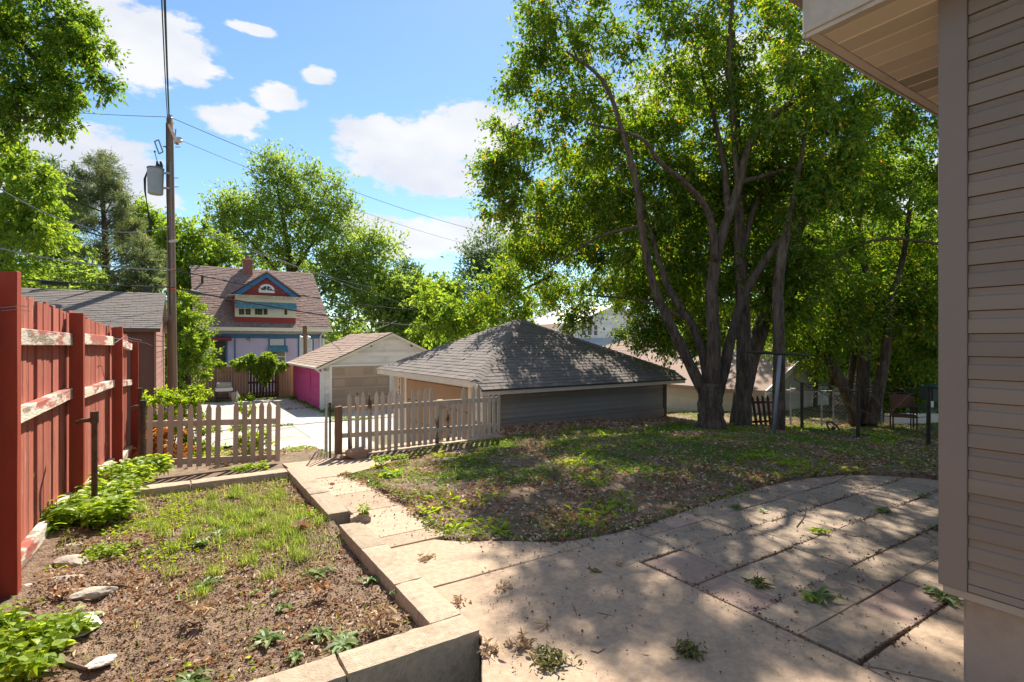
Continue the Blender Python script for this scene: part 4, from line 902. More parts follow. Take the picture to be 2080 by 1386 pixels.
pk = [(711, 797, 925, 1), (724.5, 796, 925, 1), (738, 795, 921, 2), (751, 795, 919, 0), (764.5, 795, 916, 0), (777, 795, 915, 0), (790, 795, 916, 0), (803.5, 794, 914, 0), (816, 795, 909, 0), (829, 819, 908, 0), (840, 790, 906, 0), (852, 789, 905, 0), (863, 789, 904, 0), (875, 788, 902, 0), (887, 818, 901, 0),
      (909, 818, 897, 0), (921, 817, 896, 0), (932, 816, 894, 0), (941, 786, 892, 0), (953, 812, 890, 0), (962, 783, 888, 2), (972, 783, 886, 2), (983, 798, 884, 2), (993, 800, 882, 2), (1003, 800, 880, 2), (1012, 800, 878, 2)]
for (px, y0, y1, k) in pk:
    u, zt = fv(px, y0, VR); _, zb3 = fv(px, y1, VR)
    o = link('picket', pme2 if k == 1 or (k == 0 and br.random() < .15) else pmp, None, rfz, (u, VR - .02, zb3)); o.scale = (1.02, 1, zt - zb3); o.rotation_euler = (br.uniform(-.015, .015), br.uniform(-.015, .015), 0)
for (y0, y1, hgt) in ((824, 806, .085), (877, 860, .075)):
    ua, za = fv(690, y0 + 4, VR); ub, zb3 = fv(1016, y1 - 0, VR)
    mb = MB(); mb.hexa([(ua, VR + .001, za - hgt), (ub, VR + .001, zb3 - hgt), (ub, VR + .04, zb3 - hgt), (ua, VR + .04, za - hgt)], [(ua, VR + .001, za), (ub, VR + .001, zb3), (ub, VR + .04, zb3), (ua, VR + .04, za)]); fixn(mb.build('rail', M['picket_pale'], rfz))
u, zt = fv(898, 813, VR); _, zb3 = fv(898, 897, VR); MB().box(u - .05, u + .05, VR + .042, VR + .13, zb3, zt).build('post', M['picket_pale'], rfz, bev=.005)
gp = empty('gate_post', W(2.27, 8.62, 0), TH, 'stout brown wooden gate post at the start of the right picket fence', 'post')
_, zt = fv(688, 826, 8.6); rough_post(0, 0, -.5, zt, .10, M['post_wood'], gp, name='post_body', seed=3)
g = empty('pipe_post', W(2.15, 8.66, -.4), TH, 'thin rusty iron pipe beside the wooden gate post', 'post')
_, zt = fv(677, 818, 8.66); MB().cyl((0, 0, 0), .017, zt + .4, 10).build('pipe', M['rust'], g); MB().cyl((0, 0, zt + .37), .022, .035, 10).build('pipe_cap', M['rust'], g)
# old metal gate leaf folded back, seen edge on
gt = empty('wire_gate', W(2.12, 8.74, -.3), TH + math.radians(78), 'small rusty wire gate swung open beyond the gate post', 'gate')
MB().tube([(0, 0, .95), (1.0, 0, .45), (1.02, 0, .40), (1.0, 0, -.25), (0, 0, -.05), (0, 0, .95)], .012, 6).build('gate_frame', M['metal_gray'], gt)
for k in range(7):
    x = .12 + k * .13; MB().tube([(x, 0, -.07 - .2 * x), (x, 0, .93 - .5 * x)], .006, 4).build('wire_bar', M['galv'], gt)
for k in range(3): MB().tube([(0, 0, .2 + .2 * k), (1.0, 0, .0 + .15 * k)], .004, 4).build('cross_wire', M['galv'], gt)

def rock(name, label, loc, size, m, seed, group=None, cat='stone', rz=0):
    bm = bmesh.new(); bmesh.ops.create_icosphere(bm, subdivisions=3, radius=1)
    rr = np.random.default_rng(seed); o1, o2 = rr.random(2) * 50
    planes = [(Vector(rr.normal(size=3)).normalized(), .62 + .25 * rr.random()) for _ in range(9)]
    for v in bm.verts:
        for n_, d_ in planes:
            q = v.co.dot(n_)
            if q > d_: v.co -= n_ * (q - d_)
        s = 1 + .12 * (vnoise(v.co.x * 2 + o1, v.co.y * 2 + v.co.z * 2 + o2, 1.5) - .5) + .05 * (vnoise(v.co.x * 8 + o1, v.co.z * 8 + o2, 1) - .5)
        v.co *= s
        v.co.x *= size[0]; v.co.y *= size[1]; v.co.z *= size[2]
    me = bpy.data.meshes.new(name); bm.to_mesh(me); bm.free(); me.materials.append(m)
    o = link(name, me, None, None, loc, rz); tag(o, label, cat, group); return o
rock('stone', 'large brown stone leaning at the foot of the wooden gate post', W(2.46, 8.33, -.16), (.20, .15, .13), M['brick_tan'], 5, rz=.5)
rock('stone', 'small brown rubble block at the base of the gate post', W(2.22, 8.4, -.2), (.12, .08, .06), M['brick_tan'], 6)
# stones edging the bed by the red fence
def gp_(px, py, z=-.02): h = ground_hit(px, py, z); return h
for i, (px, py, sx, sy, sz, m_, lab, rz) in enumerate((
    (150, 1113, .13, .06, .035, 'stone', 'flat gray stone farthest along the red fence, under the leafy weeds', .5),
    (150, 1142, .14, .10, .05, 'stone', 'rounded tan stone next to the weeds by the fence foot', .3),
    (118, 1182, .15, .07, .04, 'stone', 'long gray stone slab beside the peeling bottom rail', .45),
    (188, 1208, .14, .075, .04, 'stone', 'wedge shaped brown stone jutting furthest into the bed', .75),
    (140, 1275, .17, .16, .03, 'pale_stone', 'big pale flat limestone behind the lime green seedlings', .6),
    (60, 1200, .06, .05, .05, 'pale_stone', 'small pale stone tucked against the first red post', .2),
    (205, 1345, .07, .05, .02, 'pale_stone', 'small pale stone chip in front of the big limestone', .9))):
    h = gp_(px, py, -.03); rock('stone', lab, h + Vector((0, 0, .004)), (sx, sy, sz), M[m_], 20 + i, rz=rz)
h = ground_hit(735, 1060, .0)
bb = empty('broken_brick', h + Vector((0, 0, .0)), .25, 'broken hollow brick in the gap of the curb beside the path', 'brick')
mb = MB(); mb.box(-.10, .08, -.05, .05, 0, .055); mb.build('brick_body', M['curb'], bb, bev=.006); MB().box(-.03, .06, -.052, .052, .0555, .07).build('brick_lip', M['brick_tan'], bb, bev=.004)
rock('stone', 'pale broken chunk of curb in the gap next to the brick', ground_hit(728, 1075, 0), (.09, .07, .03), M['pale_stone'], 44)
rock('stone', 'small dark stone on the curb near the far end of the path', ground_hit(674, 983, .0), (.035, .025, .02), M['brick_tan'], 45)

# ------------------------------------------------------------------ cedar privacy fence and gate across the alley
cf = empty('cedar_fence', (0, 0, 0), TH, 'left run of brown cedar privacy fence in front of the lavender house', 'fence')
cf2 = empty('cedar_fence', (0, 0, 0), TH, 'short run of brown cedar privacy fence joining the pink garage wall', 'fence')
VC = 33.4
ua, _ = fv(387, 800, VC); ub, _ = fv(500, 800, VC); uc, _ = fv(566, 800, VC); ud, _ = fv(612, 800, VC)
for root, x0, x1 in ((cf, ua, ub), (cf2, uc, ud)):
    x = x0
    while x < x1:
        w_ = .14; zt = .27 + br.uniform(-.02, .02) - (0.05 if x > ua + 2.2 and x < ub else 0); mb = MB(); d = br.uniform(0, .02)
        mb.box(x + .006, x + w_ - .006, VC - .02 - d, VC - d, LOW - .05, zt); mb.build('board', M['cedar'], root); x += w_
    MB().box(x0, x1, VC + .005, VC + .05, -.1, .0).build('rail', M['cedar'], root); MB().box(x0, x1, VC + .005, VC + .05, LOW + .3, LOW + .4).build('rail', M['cedar'], root)
cg = empty('cedar_gate', (0, 0, 0), TH, 'dark wooden gate under a leafy vine between the cedar fence runs', 'gate')
x = ub + .05
while x < uc - .08:
    MB().box(x, x + .12, VC + .3, VC + .32, LOW + .05, .05).build('slat', M['cedar_dark'], cg); x += .165
MB().box(ub + .05, uc - .05, VC + .25, VC + .29, -.75, -.62).build('rail', M['cedar_dark'], cg); MB().box(ub + .05, uc - .05, VC + .25, VC + .29, LOW + .08, LOW + .2).build('rail', M['cedar_dark'], cg)
for x in (ub, uc - .05): MB().box(x, x + .1, VC + .2, VC + .32, LOW, .2).build('post', M['cedar_dark'], cg)
# discarded grill and bucket by the fence
u, z = fv(455, 806, 32.6)
gr = empty('white_cooler_cart', W(u, 32.6, LOW), TH, 'white lidded cooler on a dark stand in front of the cedar fence', 'cooler')
MB().box(-.42, .42, -.2, .2, .62, .82).build('cooler_tub', M['white'], gr, bev=.04); MB().box(-.36, .36, -.18, .18, .83, 1.1).build('cooler_lid', M['alley'], gr, bev=.05)
for sx in (-.38, .3): MB().box(sx, sx + .08, -.15, .15, 0, .615).build('leg', M['dark_metal'], gr)
MB().box(-.28, .28, -.1, .1, .2, .3).build('shelf', M['dark_metal'], gr)
u, z = fv(473, 812, 32.6); b_ = empty('bucket', W(u, 32.6, LOW), TH, 'brown bucket with a pale rag beside the white cooler', 'bucket'); MB().cyl((0, 0, 0), .16, .55, 14, .2).build('bucket_body', M['picket'], b_); MB().tube([(.15, -.15, .1), (.2, -.2, .4), (.18, -.16, .6)], [.06, .07, .05], 7).build('rag', M['white'], b_)

# ------------------------------------------------------------------ utility pole, transformer, cables
PY = 18.0
pt, pb = P(345, 242, PY), P(351, 800, PY); pb.z = LOW - .1; pb.x = P(351.5, 0, PY).x
pole = empty('utility_pole', (pb.x, pb.y, LOW), 0, 'tall wooden utility pole at the alley edge', 'pole')
loc = Vector((pb.x, pb.y, LOW))
mb = MB(); n = 14; mb.tube([(pb.lerp(pt, i / n) - loc) for i in range(n + 1)], [.16 - .055 * i / n for i in range(n + 1)], 14); mb.build('pole_shaft', M['pole'], pole, smooth=True)
def pl(px, py, Y=PY): return P(px, py, Y) - loc
mb = MB(); a, b = pl(342, 252, PY - .1), pl(360, 292, PY - 1.2); mb.tube([a, b], [.06, .06], 4); mb.build('crossarm', M['pole'], pole)
for (px, py, Y) in ((345, 240, PY), (364, 286, PY - 1.25)):
    c = pl(px, py, Y); s = MB(); s.tube([c + Vector((0, 0, -.06)), c + Vector((0, 0, .0)), c + Vector((0, 0, .04)), c + Vector((0, 0, .09))], [.05, .10, .06, .09], 10); s.build('insulator', M['porcelain'], pole)
mb = MB(); mb.tube([pl(357, 262, PY - .4), pl(355, 292, PY - .1)], .02, 5); mb.build('arm_brace', M['galv'], pole)
s = MB(); c0, c1 = pl(319, 295, PY - .3), pl(328, 312, PY - .3)
for (a, b) in ((pl(314, 288, PY - .3), pl(322, 284, PY - .3)), (pl(314, 288, PY - .3), pl(323, 313, PY - .3)), (pl(322, 284, PY - .3), pl(331, 309, PY - .3)), (pl(323, 313, PY - .3), pl(331, 309, PY - .3)), (pl(331, 298, PY - .2), pl(342, 298, PY - .1))): s.tube([a, b], .022, 5)
s.build('fuse_cutout', M['galv'], pole)
for (px, py) in ((336, 300), (356, 299), (352, 362), (352, 380)):
    MB().tube([pl(px, py, PY - .1), pl(px + 10, py, PY - .1)], .015, 5).build('bolt', M['galv'], pole)
# transformer hangs on the pole: thing of its own
tp = P(316, 395, PY - .25); tf = empty('transformer', tp, 0, 'gray can transformer mounted on the utility pole', 'transformer')
s = MB(); s.tube([(0, 0, 0), (0, 0, .03), (0, 0, .82), (0, 0, .86)], [.2, .225, .245, .22], 20); s.build('tank', M['metal_gray'], tf, smooth=False)
s = MB(); s.tube([(0, 0, .86), (0, 0, .89)], [.26, .24], 20); s.build('lid', M['galv'], tf)
for dx in (.08, .2): s = MB(); s.tube([(dx, -.02, .89), (dx, -.02, .95), (dx, -.02, 1.02), (dx - .02, -.02, 1.10)], [.05, .06, .045, .03], 8); s.build('bushing', M['dark_metal'], tf)
MB().tube([(.08, -.02, 1.08), (-.02, 0, 1.38), (-.03, 0, 1.46)], [.012, .012, .035], 6).build('arrester', M['rust'], tf)
for z in (.18, .68): MB().box(.2, .46, -.03, .03, z, z + .06).build('mounting_bracket', M['galv'], tf)
for k in range(3):
    MB().tube([(-.23, -.05, .8), (-.29 - .03 * k, -.06, .5), (-.30 - .02 * k, -.05, .1), (-.27 + .02 * k, 0, -.6), (-.20 + .03 * k, .05, -1.2)], .014, 5).build('lead_wire', M['wire'], tf)
MB().tube([pl(338, 250, PY - .17), pl(339, 400, PY - .18), pl(343, 520, PY - .19), pl(345, 640, PY - .19)], .02, 5).build('riser_cable', M['wire'], pole)
MB().tube([pl(346, 330, PY - .16), pl(349, 460, PY - .17), pl(349, 620, PY - .19)], .012, 5).build('riser_cable', M['wire_gray'], pole)
for (px, py) in ((350, 547), (352, 586)): c = pl(px, py, PY - .17); MB().tube([c + Vector((-.12, 0, 0)), c + Vector((0, -.03, -.01)), c + Vector((.08, 0, 0))], .02, 6).build('orange_marker', M['orange'], pole)
c = pl(349, 491, PY - .16); MB().tube([c + Vector((-.1, 0, 0)), c + Vector((.2, -.05, .02))], .045, 6).build('cable_bracket', M['porcelain'], pole)

def sag(a, b, s, n=18):
    return [a.lerp(b, i / n) - Vector((0, 0, s * 4 * (i / n) * (1 - i / n))) for i in range(n + 1)]
def cable(label, a, b, s, r, m=None, extra=None):
    o = MB(); o.tube(sag(a, b, s), r, 5); q = o.build('overhead_cable', m or M['wire']); tag(q, label, 'cable', None); 
    if extra: extra(q)
    return q
def P2(px, py, Y): return P(px, py, Y)
top = P(344, 240, PY)
cable('service cable rising steeply from the pole top, leftmost of three', P2(341, 250, PY - .2), P2(326, -60, 8.5), .25, .012)
cable('service cable rising steeply from the pole top, middle of three', P2(343, 250, PY - .2), P2(331, -60, 8.5), .12, .010)
cable('service cable rising steeply from the pole top, rightmost of three', P2(345, 250, PY - .2), P2(334, -60, 8.5), .32, .012)
cable('thin primary wire from the pole top running left behind the tree', P2(345, 238, PY), P2(-120, 196, 30), .2, .012, M['wire_gray'])
cable('thin primary wire from the pole top sloping down across the sky', P2(345, 238, PY), P2(1100, 490, 46), .8, .012, M['wire_gray'])
cable('faint lower wire from the crossarm sloping across the sky', P2(364, 284, PY - 1), P2(1100, 520, 46), .8, .008, M['wire_gray'])
cable('pale twisted drop cable sagging from upper left to the pole', P2(0, 384, 13), P2(344, 460, PY - .2), .55, .016, M['wire_gray'])
cable('lower gray cable crossing the pine from the left to the pole', P2(0, 505, 15), P2(352, 548, PY - .2), .15, .022, M['wire_gray'])
cable('thick black telephone cable left of the pole above the shed roof', P2(55, 568, 14.5), P2(352, 584, PY - .2), .03, .022)
cable('upper black cable from the pole over the purple roof to the right', P2(352, 548, PY - .2), P2(888, 630, 40), .35, .020)
q = cable('thick black cable with splice from the pole to the gray garage', P2(352, 585, PY - .2), P2(950, 666, 36), .35, .030)
s = MB(); s.tube([P2(385, 592, PY + .6), P2(402, 596, PY + 1)], [.07, .09], 8); s.tube([P2(405, 596, PY + 1.1), P2(418, 599, PY + 1.4)], [.06, .03], 8); s.build('cable_splice', M['wire'], q)
s = MB(); s.tube([P2(82, 574, 14.8), P2(138, 578, 15.4)], .06, 8); o = s.build('splice_case', M['wire']); tag(o, 'long black splice case hanging on the telephone cable above the fence', 'splice case')
s = MB(); s.box(-.13, .13, -.04, .04, -.18, 0); o = s.build('cable_box', M['wire'], None, P2(299, 582, PY - .6)); tag(o, 'small black box clipped to the cable just left of the pole', 'cable box')
cable('thin wire from the cable down to the white garage roof', P2(805, 652, 30), P2(738, 676, 27), .05, .012, M['wire_gray'])
cable('service wire from lavender house eave to the white garage', P2(654, 679, 37), P2(700, 686, 28), .3, .014)
cable('thin wire over the tree tops from the lavender house roof', P2(400, 462, 19), P2(905, 640, 55), .3, .012, M['wire_gray'])
cable('thin middle wire crossing the big maple to the right', P2(400, 470, 19), P2(760, 585, 45), .2, .012, M['wire_gray'])
# short service mast by the lavender house
mp = empty('service_mast', P(620, 735, 34.5), 0, 'short wooden service mast in front of the lavender house window', 'pole'); mp.location.z = LOW
zt = CH - (662 - CY) / F * 34.5 - LOW; MB().tube([(0, 0, 0), (0, 0, zt)], .12, 8).build('mast', M['pole'], mp); MB().box(-.12, .12, -.14, .02, zt - .55, zt - .02).build('mast_head', M['post_wood'], mp)
for dx in (-.28, .22): MB().tube([(dx, -.1, zt - .85), (dx + .08, -.1, zt - .7)], [.08, .12], 8).build('floodlight', M['white'], mp)

# ------------------------------------------------------------------ right-hand yard: clothes pole, leaning pickets, frame, chair
cp = P(1571, 888, 9.9); cp.z = zgs(*UV(cp.x, cp.y)) - .1
cl = empty('clothes_pole', cp, 0, 'gray steel T shaped clothes pole leaning beside the trees', 'clothes pole')
tpz = P(1584, 722, 9.9) - cp; MB().tube([(0, 0, 0), tpz], .034, 12).build('pole_shaft', M['galv'], cl, smooth=True)
ca, cb_ = P(1521, 715, 9.7) - cp, P(1643, 722, 10.1) - cp; MB().tube([ca, cb_], .028, 10).build('crossbar', M['dark_metal'], cl, smooth=True)
for t_ in (.05, .3, .7, .95): c = ca.lerp(cb_, t_); MB().tube([c, c + Vector((0, 0, -.06)), c + Vector((.02, 0, -.08))], .006, 4).build('hook', M['galv'], cl)
lp = empty('leaning_pickets', P(1550, 865, 12), .25, 'broken piece of dark red picket fence leaning under the trees', 'fence'); lp.location.z = zgs(*UV(*lp.location[:2])) - .05
dkm = mat('dark_red_picket', (.06, .02, .014), (.10, .035, .022), 8, .8)
pm3 = picket_mesh(.05, 1.0, .018, .1); pm3.materials.append(dkm)
for i, dx in enumerate((-.24, -.12, 0, .12)):
    o = link('picket', pm3, None, lp, (dx + .1, 0, 0)); o.scale = (1.2, 1, .82); o.rotation_euler = (.05, -.22 + .02 * i, 0)
for z in (.18, .62): MB().box(-.55, .45, .02, .05, z, z + .045).build('rail', dkm, lp)
def fpost(label, px, py0, py1, Y):
    p = P(px, py1, Y); g = empty('frame_post', p, 0, label, 'post'); h = (py1 - py0) / F * Y
    g.location.z = p.z - .05; MB().cyl((0, 0, 0), .032, h + .05, 8).build('post_body', M['dark_metal'], g); MB().cyl((0, 0, h + .05), .036, .02, 8).build('post_cap', M['dark_metal'], g); return p, h
A = [fpost('black square fence post nearest the clothes pole', 1629, 779, 880, 10.6), fpost('black fence post in the middle of the sagging wire run', 1743, 782, 898, 9.6), fpost('black fence post closest to the house corner', 1886, 787, 912, 8.9)]
for i, (z, s_) in enumerate(((.0, .03), (-.06, .05), (-.12, .02), (-.5, .04))):
    for j in (0, 1):
        a, b = A[j], A[j + 1]; pa = Vector((a[0].x, a[0].y, a[0].z + a[1] + z)); pb2 = Vector((b[0].x, b[0].y, b[0].z + b[1] + z))
        o = MB(); o.tube(sag(pa, pb2, s_, 8), .007 + .004 * (i == 0), 4); q = o.build('fence_wire', M['dark_metal'])
        tag(q, ('top rail wire', 'second wire', 'third wire', 'lowest wire')[i] + (' between the clothes pole side post and middle post' if j == 0 else ' between the middle post and the house side post'), 'wire')
o = MB(); o.tube(sag(Vector((A[2][0].x, A[2][0].y, A[2][0].z + A[2][1])), Vector((A[2][0].x + 1.2, A[2][0].y - .9, A[2][0].z + A[2][1])), .02, 6), .02, 5); tag(o.build('fence_rail', M['dark_metal']), 'short dark top rail running from the last post to the house', 'rail')
for lab, a, b in (('long dark stick leaning down across the wires', P(1612, 770, 10.8), P(1790, 850, 10)), ('thin pale stick crossing the wires right of the middle post', P(1760, 790, 10.5), P(1812, 846, 10.8)), ('short forked stick standing behind the wires', P(1848, 800, 11), P(1800, 842, 11))):
    o = MB(); o.tube([a, a.lerp(b, .5) + Vector((0, 0, -.03)), b], [.012, .01, .006], 5); tag(o.build('stick', M['twig']), lab, 'stick')
# chain link fence before the cream garage
cf3 = empty('chain_link_fence', (0, 0, 0), 0, 'low chain link fence in front of the cream garage under the trees', 'fence')
ps = [P(1520, 868, 15.2), P(1606, 862, 14.6), P(1669, 860, 14.2), P(1693, 858, 14.0), P(1790, 858, 13.6)]
for p in ps:
    p.z = zgs(*UV(p.x, p.y)); MB().tube([p, p + Vector((0, 0, .95))], .025, 6).build('post', M['galv'], cf3)
for i in range(len(ps) - 1): MB().tube([ps[i] + Vector((0, 0, .93)), ps[i + 1] + Vector((0, 0, .93))], .018, 5).build('top_rail', M['galv'], cf3)
cm = MB()
for i in range(len(ps) - 1):
    a, b = ps[i], ps[i + 1]; L_ = (b - a).length; n = int(L_ / .1)
    for k in range(-9, n):
        for sg in (1, -1):
            s0, s1 = (k, k + 9) if sg > 0 else (k + 9, k); q0, q1 = 0., .9
            t0, t1 = s0 * .1 / L_, s1 * .1 / L_
            def cut(t0, z0, t1, z1):
                if t1 == t0: return None
                pts = []
                for t in (0, 1):
                    if min(t0, t1) < t < max(t0, t1): pts.append(((t, z0 + (z1 - z0) * (t - t0) / (t1 - t0))))
                ins = [(t, z) for t, z in ((t0, z0), (t1, z1)) if 0 <= t <= 1]; pts = ins + pts
                return pts[:2] if len(pts) >= 2 else None
            c = cut(t0, q0, t1, q1)
            if c: cm.tube([a.lerp(b, c[0][0]) + Vector((0, 0, c[0][1])), a.lerp(b, c[1][0]) + Vector((0, 0, c[1][1]))], .003, 3, cap=False)
tag(cm.build('wire_mesh', M['galv'], cf3), kind='stuff')
# hanging pots
for lab, px, py in (('left of two gray pots hanging on the cream garage wall', 1602, 796), ('right of two gray pots hanging on the cream garage wall', 1610, 793)):
    g = empty('hanging_pot', P(px, py, 15.6), 0, lab, 'pot'); MB().tube([(0, 0, -.05), (0, 0, .06)], [.05, .085], 10).build('pot_body', M['metal_gray'], g); MB().tube([(-.08, 0, .06), (0, 0, .4), (.08, 0, .06)], .005, 4).build('hanger', M['galv'], g)
# chair
ch = empty('patio_chair', P(1835, 874, 12.6), -.5, 'orange brown patio chair in the shade beyond the fence', 'chair'); ch.location.z = zgs(*UV(*ch.location[:2])) - .02
ch.scale = (.95, .95, .95)
MB().box(-.26, .26, -.24, .24, .34, .39).build('seat', M['wicker'], ch, bev=.012)
bk = MB(); pts = [(-.26, .24, .55), (.26, .24, .55), (.26, .30, .82), (.14, .31, .88), (-.14, .31, .88), (-.26, .30, .82)]; bk.prism(pts, (0, .03, 0)); fixn(bk.build('backrest', M['wicker'], ch))
for sx in (-.24, .24):
    for sy in (-.22, .24): MB().tube([(sx, sy, 0), (sx, sy, .34 if sy < 0 else .8)], .018, 6).build('leg', M['wicker'], ch)
    MB().tube([(sx, .24, .58), (sx, -.2, .56), (sx, -.22, .34)], .016, 6).build('armrest', M['wicker'], ch)
bl = MB().box(0, 1.5, 0, .25, 0, .28).build('concrete_ledge', M['cream'], None, P(1810, 868, 13.6)); bl.location.z = zgs(*UV(*bl.location[:2])) - .03; tag(bl, 'low pale concrete ledge behind the orange chair', 'ledge')
tb = empty('garden_table', P(1893, 870, 12.2), 0, 'small green garden table half hidden by the house corner', 'table'); tb.location.z = zgs(*UV(*tb.location[:2]))
MB().box(-.35, .45, -.3, .3, .55, .58).build('table_top', M['green_plastic'], tb)
for sx in (-.3, .4):
    for sy in (-.25, .25): MB().tube([(sx, sy, 0), (sx, sy, .55)], .014, 5).build('leg', M['green_plastic'], tb)
jb = empty('water_jug', tb.location + Vector((-.05, 0, .58)), 0, 'white plastic jug standing on the green garden table', 'jug'); MB().tube([(0, 0, 0), (0, 0, .15), (0, 0, .2), (0, 0, .25)], [.07, .07, .03, .03], 10).build('jug_body', M['white'], jb); MB().cyl((0, 0, .25), .034, .02, 10).build('cap', M['green_plastic'], jb)
bn = empty('green_shade', P(1905, 800, 11.2), .2, 'green canvas shade hanging beyond the last fence post', 'canopy'); mb = MB(); mb.hexa([(-.12, 0, -.16), (.2, 0, -.16), (.2, .3, -.16), (-.12, .3, -.16)], [(-.12, 0, .12), (.2, 0, .15), (.2, .3, .2), (-.12, .3, .15)]); mb.build('canvas', M['green_plastic'], bn)
# lawn wheel
wl_ = empty('cart_wheel', P(1693, 886, 10.3), .4, 'black cart wheel lying in the grass between the fence posts', 'wheel'); wl_.location.z = zgs(*UV(*wl_.location[:2])) + .05; wl_.rotation_euler = (.9, 0, .5)
MB().tube([(.15 * math.cos(a), .15 * math.sin(a), 0) for a in np.linspace(0, 2 * math.pi, 21)], .018, 6, cap=False).build('tyre', M['dark_metal'], wl_, smooth=True)
MB().tube([(0, 0, -.03), (0, 0, .03)], .03, 8).build('hub', M['dark_metal'], wl_)
for k in range(4): a = k * math.pi / 2 + .3; MB().tube([(0, 0, 0), (.14 * math.cos(a), .14 * math.sin(a), 0)], .007, 4).build('spoke', M['dark_metal'], wl_)
sl_ = MB().box(0, 1.3, 0, .35, 0, .08).build('concrete_step', M['paver'], None, P(1848, 925, 8.6)); sl_.location.z = -.24; sl_.rotation_euler = (0, 0, .05); tag(sl_, 'pale concrete edging slab at the foot of the last fence post', 'slab')
rock('stone', 'dark stump like rock beside the pale edging slab', P(1850, 905, 9.0), (.09, .07, .09), M['bark'], 61)
# ------------------------------------------------------------------ foliage
def norm(a): return a / np.maximum(np.linalg.norm(a, axis=1, keepdims=True), 1e-9)


def leaves(c, ax, nr, ln, wd, fold=.25, droop=.0):
    """one folded blade of two triangles per leaf"""
    n = len(c); ax = norm(ax); side = norm(np.cross(ax, nr)); nn = np.cross(side, ax)
    ln = np.broadcast_to(ln, n)[:, None]; wd = np.broadcast_to(wd, n)[:, None]
    b = c; t = c + ax * ln - nn * ln * droop; m = c + ax * ln * .45
    l = m + side * wd * .5 + nn * wd * fold; r = m - side * wd * .5 + nn * wd * fold
    V = np.stack([b, l, t, r], 1).reshape(-1, 3); i = np.arange(n)[:, None] * 4
    return V, np.concatenate([i + [0, 2, 1], i + [0, 3, 2]], 1).reshape(-1, 3)


def leaves2(c, ax, nr, ln, wd, fold=.25, droop=.0):
    """a rounder blade: midrib and three-point margins"""
    n = len(c); ax = norm(ax); side = norm(np.cross(ax, nr)); nn = np.cross(side, ax)
    ln = np.broadcast_to(ln, n)[:, None]; wd = np.broadcast_to(wd, n)[:, None]
    mid = [c + ax * ln * t - nn * ln * droop * t * t for t in (0, .5, 1)]
    mg = lambda s, t, k: c + ax * ln * t - nn * ln * droop * t * t + s * side * wd * k + nn * wd * fold * k * 2
    V = np.stack([mid[0], mid[1], mid[2], mg(1, .16, .36), mg(1, .45, .5), mg(1, .78, .28), mg(-1, .16, .36), mg(-1, .45, .5), mg(-1, .78, .28)], 1).reshape(-1, 3)
    i = np.arange(n)[:, None] * 9; T_ = [(0, 1, 3), (1, 4, 3), (1, 5, 4), (1, 2, 5), (0, 6, 1), (1, 6, 7), (1, 7, 8), (1, 8, 2)]
    return V, np.concatenate([i + list(t) for t in T_], 1).reshape(-1, 3)


def crom(pts, k=4):
    P_ = [np.array(p[:3], float) for p in pts]; Rr = [p[3] for p in pts]; out = []
    for i in range(len(P_) - 1):
        p0 = P_[max(i - 1, 0)]; p1 = P_[i]; p2 = P_[i + 1]; p3 = P_[min(i + 2, len(P_) - 1)]
        for j in range(k):
            t = j / k; q = .5 * ((2 * p1) + (-p0 + p2) * t + (2 * p0 - 5 * p1 + 4 * p2 - p3) * t * t + (-p0 + 3 * p1 - 3 * p2 + p3) * t ** 3)
            out.append((q, Rr[i] * (1 - t) + Rr[i + 1] * t))
    out.append((P_[-1], Rr[-1])); return out


